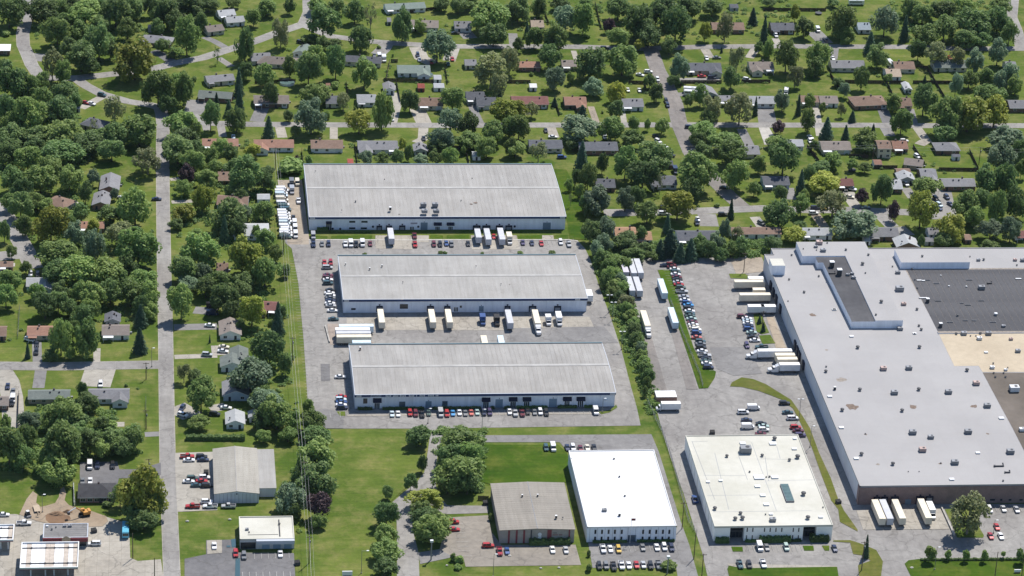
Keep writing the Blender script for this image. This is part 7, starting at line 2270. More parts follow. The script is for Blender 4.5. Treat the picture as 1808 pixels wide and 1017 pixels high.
TRAILERS = [
(102.88,283.44,0.0,12.0,'ash','','grey-topped trailer docked at the left end of the farthest warehouse'),
(143.51,283.48,0.0,9.8,'ash','','shorter left trailer of three docked at the farthest warehouse'),
(147.92,282.51,0.0,12.2,'ash','','middle trailer of three docked at the farthest warehouse'),
(154.31,282.79,0.0,12.8,'ash','','right trailer of three docked at the farthest warehouse'),
(92.83,197.57,0.0,13.2,'cream','','leftmost trailer docked at the middle warehouse'),
(115.24,197.27,0.0,13.0,'cream','','second trailer from the left docked at the middle warehouse'),
(122.6,197.18,0.0,13.0,'cream','','third trailer from the left docked at the middle warehouse'),
(149.18,196.27,0.0,13.4,'ash','','fourth trailer from the left docked at the middle warehouse'),
(161.22,196.12,0.0,13.4,'cream','white','cream-topped trailer with white tractor docked at the middle warehouse'),
(187.77,219.76,0.0,6.5,'white','',"short trailer standing off the middle warehouse's right corner"),
(136.03,173.83,0.0,8.0,'cream','','left one of two trailers just behind the nearest warehouse'),
(143.32,173.72,0.0,8.0,'ice','','right one of two trailers just behind the nearest warehouse'),
(81.37,188.29,90.0,15.0,'ice','','rearmost trailer in the walled corner stack'),
(79.59,185.01,90.0,15.0,'white','','second trailer from the rear in the walled corner stack'),
(79.77,181.72,90.0,15.0,'ash','','third trailer from the rear in the walled corner stack'),
(79.82,178.18,90.0,15.0,'cream','','front cream trailer in the walled corner stack'),
(82.81,172.72,90.0,8.0,'ice','','short pale blue trailer against the nearest warehouse'),
(207.42,248.18,0.0,15.0,'lilac','','left trailer of the rear three by the hedge'),
(210.96,247.3,0.0,15.2,'ash','','middle trailer of the rear three by the hedge'),
(214.08,247.52,0.0,15.2,'ash','','right trailer of the rear three by the hedge'),
(207.63,228.89,0.0,14.8,'ash','','left trailer of the front pair by the hedge'),
(211.02,228.56,0.0,14.8,'ash','','right trailer of the front pair by the hedge'),
(221.99,226.21,0.0,15.0,'ice','','upper lone trailer along the green strip'),
(222.33,196.62,0.0,15.4,'ice','','lower lone trailer along the green strip'),
(209.49,193.8,0.0,15.2,'cream','white','cream-topped trailer with white tractor beside the hedge bushes'),
(266.14,234.44,-90.0,7.0,'white','',"short white trailer rearmost at the factory's west docks"),
(262.67,231.03,-90.0,14.0,'cream','',"long cream trailer rearmost at the factory's west docks"),
(265.53,222.68,-90.0,5.6,'cream','',"stubby cream trailer at the factory's west docks"),
(262.79,217.51,-90.0,14.0,'cream','','long cream trailer beside the stubby one at the factory'),
(261.21,205.63,-90.0,7.4,'white','','left half of the trailer pair behind the dock pole'),
(266.73,205.56,-90.0,6.6,'white','','right half of the trailer pair behind the dock pole'),
(261.75,161.96,-90.0,15.0,'white','white',"long trailer with white tractor at the factory's lower docks"),
(265.48,157.8,-90.0,8.6,'cream','',"second trailer from the rear at the factory's lower docks"),
(265.77,154.04,-90.0,8.8,'cream','',"third trailer from the rear at the factory's lower docks"),
(265.8,148.86,-90.0,8.8,'white','white',"front trailer with white tractor at the factory's lower docks"),
(278.17,23.65,0.0,15.2,'cream','','left trailer of the pair at the brick wall'),
(281.27,23.66,0.0,15.2,'ash','','right trailer of the pair at the brick wall'),
(286.28,23.62,0.0,15.0,'cream','','single trailer at the brick wall by a low kerb'),
(296.78,23.8,0.0,15.2,'cream','','long trailer right of the dock hatch at the brick wall')]
BOXTRUCKS = [
(158.11,281.98,0.0,7.5,'cream','box truck at the right dock of the farthest warehouse'),
(137.67,197.47,0.0,6.0,'blue','small blue-sided box truck at the middle warehouse'),
(143.85,196.55,0.0,6.0,'black','dark truck beside the docked trailers of the middle warehouse'),
(171.5,197.59,0.0,8.5,'white','white box truck at the right dock of the middle warehouse'),
(166.71,196.53,0.0,5.5,'white','small white truck between docks of the middle warehouse'),
(299.95,25.55,0.0,9.0,'white','white box truck nosing out beside the longest brick-wall trailer'),
(207.96,115.02,-90.0,10.2,'white','white box truck before the red-sided shed by the hedge')]
ROOF_ITEMS = """
m;279.1;223.2;8.3;0.6;leftmost @7 @89 @3 @14;metal_dark
m;285.1;248.9;8.3;0.6;second @7 @89 @3 @14;metal_dark
m;283.5;210.1;8.3;0.7;third @7 @89 @3 @14;metal_dark
m;283.5;209.7;8.3;0.6;fourth @7 @89 @3 @14;metal_dark
m;293.4;226.4;8.3;0.6;rightmost @7 @89 @3 @14;metal_dark
m;316.7;200.1;8.3;0.95;leftmost @7 @81 @3 @14;metal_dark
m;331.1;191.9;8.3;0.8;second @7 @81 @3 @14;metal_dark
m;328.3;175.6;8.3;0.7;third @7 @81 @3 @14;metal_dark
m;328.5;171.8;8.3;0.8;rightmost @7 @81 @3 @14;metal_dark
m;278.1;132.7;8.3;0.9;leftmost @7 @103 @3 @14;metal_dark
m;296.5;154.8;8.3;1;second @7 @103 @3 @14;metal_dark
m;289.3;115.7;8.3;1;rightmost @7 @103 @3 @14;metal_dark
m;314.6;115.5;8.3;1;leftmost @7 @67 @3 @14;metal_dark
m;323.8;154.7;8.3;1;rightmost @7 @67 @3 @14;metal_dark
m;278.1;97.8;8.3;1;leftmost @7 @165 @3 @14;metal_dark
m;278.4;60;8.3;1;rightmost @7 @165 @3 @14;metal_dark
m;289.5;51.6;8.3;1;leftmost @7 @75 @3 @14;metal_dark
m;303.3;96.8;8.3;1;rightmost @7 @75 @3 @14;metal_dark
m;339.6;132.7;8.3;1;@7 @179 @3 @14;metal_dark
b;303.5;112.6;8.3;1.15;leftmost @12 @67 @3 @14;metal_grey
b;314.7;134.9;8.3;1.1;rightmost @12 @67 @3 @14;metal_grey
b;326.8;112.7;8.3;1.15;@12 @179 @3 @14;metal_grey
b;330.7;229.5;8.3;0.9;leftmost @12 @81 @3 @14;metal_grey
b;327.6;211.8;8.3;1.5;second @12 @81 @3 @14;metal_grey
b;319.1;172.4;8.3;1;rightmost @12 @81 @3 @14;metal_grey
b;315.1;52;8.3;1.2;leftmost @12 @66 @3 @14;metal_grey
b;326.8;77.6;8.3;1.2;second @12 @66 @3 @14;metal_grey
b;340.4;100.1;8.3;1.15;third @12 @66 @3 @14;metal_grey
b;340.2;60.3;8.3;1.25;rightmost @12 @66 @3 @14;metal_grey
b;303.5;134.5;8.3;1.1;@82 @53 @67 @3 @14;metal_pink
b;326.2;197;8.3;0.9;@82 @53 @81 @3 @14;metal_pink
b;340.6;120.3;8.3;1.15;@82 @53 @179 @3 @14;metal_pink
h;275.4;110.4;8.3;0.9;leftmost @16 @103 @3 @14;metal_white
h;296.1;165.9;8.3;0.8;rightmost @16 @103 @3 @14;metal_white
h;274.8;83;8.3;0.9;leftmost @16 @165 @3 @14;metal_white
h;275.6;56.9;8.3;0.9;rightmost @16 @165 @3 @14;metal_white
h;310.8;39;8.3;0.9;leftmost @16 @66 @3 @14;metal_white
h;326.7;60.4;8.3;0.8;second @16 @66 @3 @14;metal_white
h;343.9;89.8;8.3;1;rightmost @16 @66 @3 @14;metal_white
h;293.7;192.3;8.3;0.7;leftmost @16 @89 @3 @14;metal_white
h;293.7;192.3;8.3;0.9;rightmost @16 @89 @3 @14;metal_white
h;324.7;168.3;8.3;0.7;@16 @67 @3 @14;metal_white
t;278.8;116.8;8.3;0.5;@47 @53 @103 @3 @14;metal_dark
m;279.2;137.4;8.3;0.5;tiny @7 @103 @3 @14;metal_dark
m;309.4;52.3;8.3;0.4;@180 @7 @66 @3 @14;metal_dark
m;331.4;37.3;8.3;0.5;@166 @7 @66 @3 @14;metal_dark
b;303.5;77.6;8.3;1.2;leftmost @12 @75 @3 @14;metal_grey
b;310.2;73.6;8.3;1;rightmost @12 @75 @3 @14;metal_grey
b;304.2;62.7;8.3;1.2;@82 @53 @75 @3 @14;metal_pink
d;333;49.2;8.3;1.3;leftmost curved @37 duct @53 @66 @3 @14;metal_dark
d;335;44;8.3;0.7;rightmost curved @37 duct @53 @66 @3 @14;metal_dark
m;283.7;77.5;8.3;0.4;@180 @7 @75 @3 @14;metal_dark
m;294.6;45.8;8.3;0.3;second tiny @7 @75 @3 @14;metal_dark
m;299;45.7;8.3;0.3;@166 @7 @75 @3 @14;metal_dark
m;329.7;236.4;8.3;0.5;tiny @7 @81 @3 @14;metal_dark
m;274.5;201.1;8.3;0.4;tiny @7 @89 @3 @14;metal_dark
m;324.6;167.9;8.3;0.5;tiny @7 @67 @3 @14;metal_dark
b;298.5;253.4;12.1;1.2;@82 @53 @89 @3 @120;metal_pink
b;296.2;249.6;12.1;0.7;leftmost @12 @89 @3 @120;metal_grey
b;298.8;245.3;12.1;1;rightmost @12 @89 @3 @120;metal_grey
m;309.6;246.3;12.1;0.7;@7 @81 @3 @120;metal_dark
m;290;247.8;12.1;0.4;@180 @7 @89 @3 @120;metal_dark
m;295.9;246.4;12.1;0.4;second tiny @7 @89 @3 @120;metal_dark
m;302.4;253.9;12.1;0.5;@166 @7 @89 @3 @120;metal_dark
m;314.2;230.9;12.1;1;leftmost @7 @181 @3 @120;metal_dark
m;319;240.8;12.1;0.7;rightmost @7 @181 @3 @120;metal_dark
m;309.4;179.2;12.1;0.6;leftmost @7 @66 @3 @120;metal_dark
m;314.5;191.8;12.1;1;rightmost @7 @66 @3 @120;metal_dark
m;313.6;221.7;12.1;0.5;tiny @7 @179 @3 @120;metal_dark
t;299.7;229.7;11.6;1;@47 @53 @89 @3 @134;metal_dark
t;301.5;221.3;11.6;1.05;@47 @53 @75 @3 @134;metal_dark
b;305.3;220.7;11.6;0.7;leftmost @12 @66 @3 @134;metal_grey
b;307.4;217.6;11.6;0.8;rightmost @12 @66 @3 @134;metal_grey
b;307.6;221.8;11.6;0.7;@12 @179 @3 @134;metal_grey
d;298.7;222.4;11.6;1;curved @37 duct @53 @103 @3 @134;metal_dark
m;302.1;227.6;11.6;0.5;tiny @7 @89 @3 @134;metal_dark
l;342.6;222.1;8.4;1;leftmost @42 @89 @3 @37;metal_dark
l;346.2;218.6;8.4;1;rightmost @42 @89 @3 @37;metal_dark
l;342.7;200.6;8.4;1;@42 @103 @3 @37;metal_dark
l;343.1;179.2;8.4;1;leftmost @42 @75 @3 @37;metal_dark
l;350.5;180.8;8.4;0.8;second @42 @75 @3 @37;metal_dark
l;354.4;180.7;8.4;0.7;rightmost @42 @75 @3 @37;metal_dark
l;362.2;222.1;8.4;1;@42 @81 @3 @37;metal_dark
l;353;198.2;8.4;0.6;leftmost @42 @67 @3 @37;metal_dark
l;355.3;196.3;8.4;1;second @42 @67 @3 @37;metal_dark
l;362.5;200.6;8.4;1;rightmost @42 @67 @3 @37;metal_dark
l;362.5;179.1;8.4;1;@42 @66 @3 @37;metal_dark
l;336.6;203.5;8.4;1.5;@131 @53 @103 @3 @37;metal_white
l;338.8;221.6;8.4;0.9;leftmost @131 @53 @89 @3 @37;metal_white
l;340.7;221.2;8.4;0.6;rightmost @131 @53 @89 @3 @37;metal_white
l;385.3;222.8;8.4;1.1;@131 @53 @181 @3 @37;metal_white
b;365.6;212.7;8.4;1.2;@12 @67 @3 @37;metal_grey
m;365.5;186;8.4;1;round white roof vent @53 @66 @3 @37;metal_white
b;366.1;174.4;8.4;0.7;@12 @66 @3 @37;metal_grey
t;337.6;199.4;8.4;0.7;@47 @53 @103 @3 @37;metal_dark
t;337.8;174.8;8.4;0.7;@47 @53 @165 @3 @37;metal_dark
m;338.1;233.3;8.4;0.6;leftmost @7 @89 @3 @37;metal_dark
m;336.1;213.5;8.4;0.6;rightmost @7 @89 @3 @37;metal_dark
m;348;185.4;8.4;0.7;@7 @75 @3 @37;metal_dark
d;370.8;218;8.4;0.7;curved @37 duct @53 @181 @3 @37;metal_dark
m;337;222.3;8.4;0.5;tiny @7 @89 @3 @37;metal_dark
m;351.1;215.3;8.4;0.5;leftmost @117 white roof vent @53 @81 @3 @37;metal_white
m;359.1;214.7;8.4;0.5;rightmost @117 white roof vent @53 @81 @3 @37;metal_white
m;350;226.5;8.4;0.4;@117 white roof vent @53 @89 @3 @37;metal_white
m;374.1;243.1;8.4;0.7;round @37 @105 central @4 white strip @5 @37;metal_dark
b;371.5;242.6;8.4;0.7;dark @78 central @4 white strip @5 @37;metal_grey
b;388.8;242.5;8.4;0.7;@82 at the central @6 white strip @5 @37;metal_pink
b;392.3;241.9;8.4;0.9;dark @78 central @6 white strip @5 @37;metal_grey
m;388.3;237.2;8.4;0.5;@117 @37 vent at near @6 white strip @5 @37;metal_dark
m;368.5;246.7;8.4;0.4;@117 @37 vent at far @4 white strip @5 @37;metal_dark
m;344.2;240.4;11.5;0.7;round @37 @105 far @4 raised strip @5 @37;metal_dark
b;352.3;162.4;8.4;0.9;white boxy rooftop unit @53 @81 @3 @121;metal_white
b;366.3;161.8;8.4;0.7;@82 @53 @181 @3 @121;metal_pink
b;366.4;150.1;8.4;0.9;@12 @179 @3 @121;metal_grey
h;352.1;149.6;8.4;0.7;@16 @67 @3 @121;metal_white
b;351.2;134.9;8.4;0.8;white boxy rooftop unit @53 @75 @3 @121;metal_white
b;356.6;132.8;8.4;0.6;white boxy rooftop unit @53 @66 @3 @121;metal_white
b;346.5;167.2;8.4;1;@12 @89 @3 @121;metal_grey
b;357.5;167;8.4;1;@12 @81 @3 @121;metal_grey
m;343.2;167.4;8.4;0.7;@7 @89 @3 @121;metal_dark
m;354.1;167.7;8.4;0.7;@7 @81 @3 @121;metal_dark
m;349.1;165.5;8.4;0.4;@180 @7 @89 @3 @121;metal_dark
m;351.5;165.5;8.4;0.4;@166 @7 @89 @3 @121;metal_dark
m;352.7;139.1;8.4;0.5;tiny @7 @75 @3 @121;metal_dark
m;358.1;135.1;8.4;0.4;tiny @7 @66 @3 @121;metal_dark
b;355.5;114.1;8.4;1.7;white @78 far @6 factory's @85;metal_white
m;350.5;126.5;8.4;0.6;round @37 @105 far @4 factory's @85;metal_dark
m;354.9;126.4;8.4;0.6;round @37 @105 @81 of the factory's @85;metal_dark
m;350.7;130.2;8.4;0.5;@117 @37 @105 far @4 factory's @85;metal_dark
m;355;130.1;8.4;0.5;@117 @37 @105 @81 of the factory's @85;metal_dark
b;349.8;78.8;8.4;1;white @78 near @6 factory's @85;metal_white
s;242.9;32.5;6.5;0.9;long teal-glazed skylight @53 @66 @41 @10;metal_grey
b;232.1;66.7;6.5;1.9;@12 @89 @41 @10;metal_grey
m;223.8;62.9;6.5;0.85;@7 @89 @41 @10;metal_dark
m;238.3;63.1;6.5;0.85;leftmost @7 @81 @41 @10;metal_dark
m;245.9;76.9;6.5;1.1;rightmost @7 @81 @41 @10;metal_dark
m;248.8;59.2;6.5;0.8;leftmost @7 @181 @41 @10;metal_dark
m;252.5;61.3;6.5;1.2;rightmost @7 @181 @41 @10;metal_dark
m;249.2;31.3;6.5;1.2;leftmost @7 @66 @41 @10;metal_dark
m;247.4;12.7;6.5;1.1;rightmost @7 @66 @41 @10;metal_dark
m;212;20.9;6.5;1;leftmost @7 @165 @41 @10;metal_dark
m;218.7;12.8;6.5;1;second @7 @165 @41 @10;metal_dark
m;221.5;17;6.5;0.9;third @7 @165 @41 @10;metal_dark
m;221.6;13.1;6.5;1.1;rightmost @7 @165 @41 @10;metal_dark
b;233.3;11.5;6.5;1;@12 @75 @41 @10;metal_grey
h;252.6;68.7;6.5;0.9;leftmost @16 @181 @41 @10;metal_white
h;254.4;77.3;6.5;0.7;rightmost @16 @181 @41 @10;metal_white
h;232.2;73.8;6.5;1.1;@16 @89 @41 @10;metal_white
h;244.5;73.3;6.5;1.3;@16 @81 @41 @10;metal_white
h;232;38.4;6.5;1;leftmost @16 @67 @41 @10;metal_white
h;233.9;45.7;6.5;1.9;second @16 @67 @41 @10;metal_white
h;240.3;45.6;6.5;1.3;rightmost @16 @67 @41 @10;metal_white
h;232.9;31.2;6.5;1;leftmost @16 @75 @41 @10;metal_white
h;233;24;6.5;1;second @16 @75 @41 @10;metal_white
h;233.5;16.4;6.5;0.7;rightmost @16 @75 @41 @10;metal_white
h;212.8;42.4;6.5;0.7;leftmost @16 @103 @41 @10;metal_white
h;218;43.3;6.5;0.7;rightmost @16 @103 @41 @10;metal_white
h;252.7;13.7;6.5;0.8;@16 @66 @41 @10;metal_white
m;230.9;50.1;6.5;0.5;@180 @7 @67 @41 @10;metal_dark
m;236.9;45.8;6.5;0.4;second tiny @7 @67 @41 @10;metal_dark
m;238.2;46;6.5;0.5;@166 @7 @67 @41 @10;metal_dark
m;231.3;16.3;6.5;0.4;tiny @7 @75 @41 @10;metal_dark
m;255.1;21.2;6.5;0.4;tiny @7 @66 @41 @10;metal_dark
t;177.7;62;6.6;0.3;leftmost @47 @173 @6 @32;metal_dark
t;177.9;47.4;6.6;0.3;rightmost @47 @173 @6 @32;metal_dark
t;178;32;6.6;0.3;@47 at the central @6 @32;metal_dark
t;173.8;16.8;6.6;0.45;@47 at the near @6 @32;metal_dark
b;168.4;20.7;6.6;0.75;dark @78 @75 of the @32;metal_grey
h;160.5;63;6.6;0.4;flat white roof hatch @173 @4 @32;metal_white
b;119.6;305.3;8.1;1.15;leftmost @12 @66 @41 @9 roof;metal_grey
b;119.5;298;8.1;1.15;second @12 @66 @41 @9 roof;metal_grey
b;125.1;305.3;8.1;1.15;third @12 @66 @41 @9 roof;metal_grey
b;125;297.9;8.1;1.15;rightmost @12 @66 @41 @9 roof;metal_grey
t;103.6;301;8.1;0.55;@47 @53 @75 @41 @9 roof;metal_dark
m;80.9;300.6;8.1;0.3;@180 @7 @165 @41 @9 roof;metal_dark
m;87.9;310.4;8.1;0.5;@166 @7 @165 @41 @9 roof;metal_dark
m;70.6;346.1;8.1;0.3;tiny @7 @89 @41 @9 roof;metal_dark
m;103.2;336.2;8.1;0.3;tiny @7 @81 @41 @9 roof;metal_dark
m;145.5;337.3;8.1;0.3;tiny @7 @181 @41 @9 roof;metal_dark
m;137.9;311.4;8.1;0.35;tiny @7 @66 @41 @9 roof;metal_dark
t;79.5;242.2;7.9;0.25;leftmost @47 @173 @4 @19 roof;metal_dark
t;90.1;237;7.9;0.3;second @47 @173 @4 @19 roof;metal_dark
t;95.8;239.9;7.9;0.3;rightmost @47 @173 @4 @19 roof;metal_dark
m;104.1;223.6;7.9;0.3;@117 @37 @105 @75 of the @19 roof;metal_dark
m;138.4;239.8;7.9;0.3;@117 @37 @105 far @6 @19 roof;metal_dark
m;147.9;221;7.9;0.3;@117 @37 @105 near @6 @19 roof;metal_dark
t;81.2;157.6;8.2;0.35;@47 @173 @4 @17 roof;metal_dark
t;137.5;32.9;6.6;0.3;@47 @173 @4 hall's @121;metal_dark
t;143.6;33;6.6;0.3;@47 at the @81 of the hall's @121;metal_dark
t;148.9;15.9;6.6;0.4;@47 at the near @6 hall's @121;metal_dark
m;151.5;15.8;6.6;0.35;@117 @37 @105 near @6 hall's @121;metal_dark
b;29.7;14;4.2;0.55;dark @78 central @4 low shop's pale roof;metal_grey
m;42.1;17.7;4.2;0.6;round @37 @105 far @6 low shop's pale roof;metal_dark
m;30.4;11.9;4.2;0.4;@117 @37 @105 near @4 low shop's pale roof;metal_dark
b;-39.5;18.6;4;0.55;leftmost dark @78 far @6 @191 @84;metal_grey
b;-37.5;18.6;4;0.6;rightmost dark @78 far @6 @191 @84;metal_grey
m;-42.8;17.9;4;0.4;@117 @37 @105 @81 of the @191 @84;metal_dark
m;-44.3;16.3;4;0.5;@117 @37 @105 near @4 @191 @84;metal_dark
h;-46.1;18.8;4;0.4;flat white roof hatch @173 @4 @191 @84;metal_white
"""
POLES = [
(52.59,-4.53,12,'util','@25 @87 @6 @57'),
(52.94,53.05,12,'util','@25 @0 @190 left edge'),
(52.59,161.54,12,'util','@25 @6 @65'),
(52.67,269.23,12,'util','@25 @5 left van yard'),
(52.11,366.19,12,'util','@25 @0 rust-roofed @31 @140'),
(51.93,-36.85,12,'util','@25 @0 @57'),
(-13.62,1.09,11,'tall','@127 @0 petrol forecourt'),
(-5.4,-17.16,11,'tall','@127 @87 @6 petrol forecourt'),
(71.97,-12.52,10,'arm','street lamp with side arm @87 @6 @57'),
(99.03,-3.36,8,'thick','stout grey pole with boxy lamp head @87 @6 @190'),
(121.49,-16.43,10,'lamp','@107 @0 @69'),
(128.32,100.72,9,'lamp','@107 @5 @17 lot'),
(106.34,105.57,7,'lamp','@107 @4 @17 lot'),
(195.04,207.14,9,'twin','@158 @171 @4 @19 lot'),
(195.84,199.77,9,'twin','@158 @0 @19 lot'),
(195.87,171.03,9,'twin','@158 @171 @6 @17'),
(180.14,114.01,6.5,'lamp','@107 @87 @4 @162'),
(198.9,17.35,12,'cross','@25 @4 @143'),
(200.01,-5.39,11,'tall','@127 @0 @143'),
(200.02,-23.26,13,'cross','@25 @0 @143'),
(262.03,105.39,10,'twin','@158 @6 factory lot'),
(262.16,81.85,10,'lamp','@107 @0 factory lot'),
(263.35,-16.02,13,'util','@25 @87 @4 factory loading bay'),
(313.73,-23.32,12,'tall','@127 @0 @172'),
(323.02,-26.91,11,'tall','@127 @87 @6 @172'),
(291.95,-16.01,10,'lamp','@107 @4 @172'),
(321.73,10.56,6,'lamp','@107 @6 factory loading bay'),
(263.29,248.55,10,'util','@25 @87 @4 @161'),
(261.01,188.22,10,'util','@25 @6 @19 lot'),
(252.98,538.73,9,'lamp','@107 @171 @4 @20'),
(-7.8,62.23,9,'util','@25 @171 @6 @28'),
(-9.1,103.08,9,'util','@25 @0 @56 junction'),
(-6.98,158.31,9,'lamp','@107 @5 @56 junction'),
(-9.31,146.95,8,'util','@25 @171 @4 @56 junction'),
(-48.6,36.5,8,'lamp','@107 @87 @4 @28'),
(188.11,-15.91,7,'thick','stout grey pole with boxy lamp head @0 @143'),
(257.39,372.96,10,'util','@25 @6 @80'),
(304.62,376.47,10,'util','@25 @87 @6 grey @15 white drive'),
(350.29,374.33,10,'util','@25 @5 @97'),
(404.13,371.46,10,'util','@25 @87 @6 @86'),
(433.47,370.02,10,'util','@25 @6 @86'),
(196.43,283.57,9,'util','@25 @4 @26')]
WIRES = [
((0.026,[(50.73,-36.85,11.85),(51.39,-4.53,11.85),(51.74,53.05,11.85),(51.39,161.54,11.85),(51.47,269.23,11.85),(50.91,366.19,11.85)]),'left pale wire of the power line along the warehouses'),
((0.026,[(51.93,-36.85,11.85),(52.59,-4.53,11.85),(52.94,53.05,11.85),(52.59,161.54,11.85),(52.67,269.23,11.85),(52.11,366.19,11.85)]),'middle pale wire of the power line along the warehouses'),
((0.026,[(53.13,-36.85,11.85),(53.79,-4.53,11.85),(54.14,53.05,11.85),(53.79,161.54,11.85),(53.87,269.23,11.85),(53.31,366.19,11.85)]),'right pale wire of the power line along the warehouses'),
((0.028,[(52.13,-36.85,9.4),(52.79,-4.53,9.4),(53.14,53.05,9.4),(52.79,161.54,9.4),(52.87,269.23,9.4),(52.31,366.19,9.4)]),'low service cable of the power line along the warehouses'),
((0.028,[(257.39,372.96,9.85),(304.62,376.47,9.85),(350.29,374.33,9.85),(404.13,371.46,9.85),(433.47,370.02,9.85)]),'upper wire over the back yards right of the cross street'),
((0.028,[(257.39,372.96,8.4),(304.62,376.47,8.4),(350.29,374.33,8.4),(404.13,371.46,8.4),(433.47,370.02,8.4)]),'lower wire over the back yards right of the cross street')]
MISC = [
('dumpster',-28.54,20.86,20,1.1,'dark blue-black dumpster beside the petrol store'),
('dumpster',48.17,-5.23,10,1.0,'dark dumpster on the lawn edge right of the shop lot'),
('dumpster',223.41,94.09,0,1.0,'dark dumpster behind the cream-roofed building'),
('dumpster',264.7,35.6,20,1.0,'dark bin on the grass strip by the factory corner'),
('dumpster',123.79,38.27,0,0.9,'dark dumpster beside the hall by the hedge drive'),
('dumpster',14.77,65.35,0,0.8,'black bin against the metal barn wall'),
('excavator',-32.47,33.46,-72,1.15,'orange excavator with raised arm beside the dug hole'),
('flat_trailer',-50.83,38.3,10,1,'tan flatbed trailer standing on the dirt'),
('loader',-54.14,34.03,20,1,'small skid loader behind the white pickup'),
('soil',-42.91,34.82,0,3.4,'curved brown soil heap at the far rim of the dug hole'),
('soil',-38.83,36.24,0,2.2,'small brown soil heap under the excavator arm'),
('pool',136.28,488.98,0,2.6,'round pool in the cluttered sage house yard'),
('pool',61.9,477.72,0,4.0,'large dark above-ground pool by the back fence'),
('play',363.87,583.62,0,1,'round trampoline at the top right yards'),
('play',337.95,364.19,0,1,'trampoline behind the maroon house'),
('wall',305.58,20.24,0,22,'pale retaining wall beside the factory loading ramp'),
('wall',68.84,187.64,4,16,'pale low wall at the left of the trailer stack pad'),
('boulder',129.38,-1.29,0,0.8,'pale rock left of the lamp post on the hall lawn'),
('boulder',140.32,-10.79,0,0.7,'pale rock in the middle of the hall lawn'),
('boulder',147.28,-10.58,0,0.7,'pale rock at the right of the hall lawn'),
('boulder',7.1,28.09,0,0.8,'pale rock at the left of the barn lawn'),
('boulder',23.47,28.96,0,0.8,'pale rock at the right of the barn lawn'),
('boulder',104.72,-7.69,0,0.6,'pale rock by the flower bed'),
('boulder',283.4,-14.51,0,0.8,'pale rock at the lower right lawn tip'),
('boulder',268.38,1.62,0,0.8,'dark rock ring on the vine pole island'),
('vine',266.91,-6.45,0,1,'dark vine climbing up the leaning utility pole'),
('flag',176.94,7.14,0,1,'white flagpole before the white-roofed office entrance'),
('sign',66.53,-14.41,0,1.2,'low brick roadside sign at the bottom of the big lawn'),
('sign',323.61,-19.44,0,0.8,'small white sign on the lower right lawn')]
# ------------------------------------------------------------------ houses
def shared(key, fn, cache={}):
    if key not in cache: cache[key] = fn()
    return cache[key]
def win_mesh(wd=1.4, h=1.1):
    return shared(('win', wd, h), lambda: MB().box(-wd/2-.1, wd/2+.1, -.06, 0, -.1, h+.1, 0).mesh('window', ['metal_white']))
def pane_mesh(wd=1.4, h=1.1):
    return shared(('pane', wd, h), lambda: MB().box(-wd/2, -.04, -.09, -.061, 0, h).box(.04, wd/2, -.09, -.061, 0, h).mesh('pane', ['glass_dark']))
def window(root, loc, rz=0.0, wd=1.4, h=1.1):
    o = add('window', win_mesh(wd, h), root, loc, rz); p = add('pane', pane_mesh(wd, h), o); p['kind'] = 'stuff'
def door_mesh(): return shared('door', lambda: MB().box(-.5, .5, -.07, 0, 0, 2.05, 0).mesh('door', ['door_dark']))
def gar_mesh():
    def f():
        m = MB().box(-1.35, 1.35, -.07, 0, 0, 2.15, 0)
        for i in range(1, 4): m.box(-1.3, 1.3, -.09, -.07, i*.54-.03, i*.54+.03, 1)
        return m.mesh('garage_door', ['metal_white', 'metal_grey'])
    return shared('gar', f)
def vent_mesh(): return shared('rv', lambda: MB().box(-.3, .3, -.3, .3, 0, .5, 0).mesh('roof_vent', ['metal_dark']))
def chim_mesh(): return shared('ch', lambda: MB().box(-.4, .4, -.35, .35, -.8, .9, 0, 1).mesh('chimney', ['siding_brick', 'metal_dark']))
def gable(w, d, h, rise, ov, along_x=True):
    """wall mesh and roof mesh of a gabled block centred on the origin"""
    W_, R_ = MB(), MB()
    if along_x: T = lambda x, y, z: (x, y, z)
    else: T = lambda x, y, z: (y, -x, z)
    a, b = (w/2, d/2) if along_x else (d/2, w/2)
    W_.quad(T(-a, -b, 0), T(a, -b, 0), T(a, -b, h), T(-a, -b, h)); W_.quad(T(a, b, 0), T(-a, b, 0), T(-a, b, h), T(a, b, h))
    W_.poly([T(a, -b, 0), T(a, b, 0), T(a, b, h), T(a, 0, h+rise), T(a, -b, h)]); W_.poly([T(-a, b, 0), T(-a, -b, 0), T(-a, -b, h), T(-a, 0, h+rise), T(-a, b, h)])
    A = a+ov*.6; k = rise/b; B = b+ov; ze = h-k*ov; t = .16
    for s in (-1, 1):
        p = [T(-A*s, B*s, ze+t), T(A*s, B*s, ze+t), T(A*s, 0, h+rise+t), T(-A*s, 0, h+rise+t)]
        q = [T(-A*s, B*s, ze), T(A*s, B*s, ze), T(A*s, 0, h+rise), T(-A*s, 0, h+rise)]
        R_.quad(p[1], p[0], p[3], p[2], 0); R_.quad(q[0], q[1], q[2], q[3], 1); R_.quad(p[0], p[1], q[1], q[0], 1); R_.quad(p[1], p[2], q[2], q[1], 1); R_.quad(p[3], p[0], q[0], q[3], 1)
    return W_, R_
def hip(w, d, h, rise, ov):
    W_, R_ = MB(), MB(); W_.box(-w/2, w/2, -d/2, d/2, 0, h, 0, skip='tb')
    a, b = w/2+ov, d/2+ov; r = max(0.3, (w-d)/2); z0 = h-.1; z1 = h+rise
    R_.quad((-a, -b, z0), (a, -b, z0), (r, 0, z1), (-r, 0, z1), 0); R_.quad((a, b, z0), (-a, b, z0), (-r, 0, z1), (r, 0, z1), 0)
    R_.poly([(a, -b, z0), (a, b, z0), (r, 0, z1)], 0); R_.poly([(-a, b, z0), (-a, -b, z0), (-r, 0, z1)], 0)
    R_.box(-a, a, -b, b, z0-.16, z0-.003, 1)
    return W_, R_
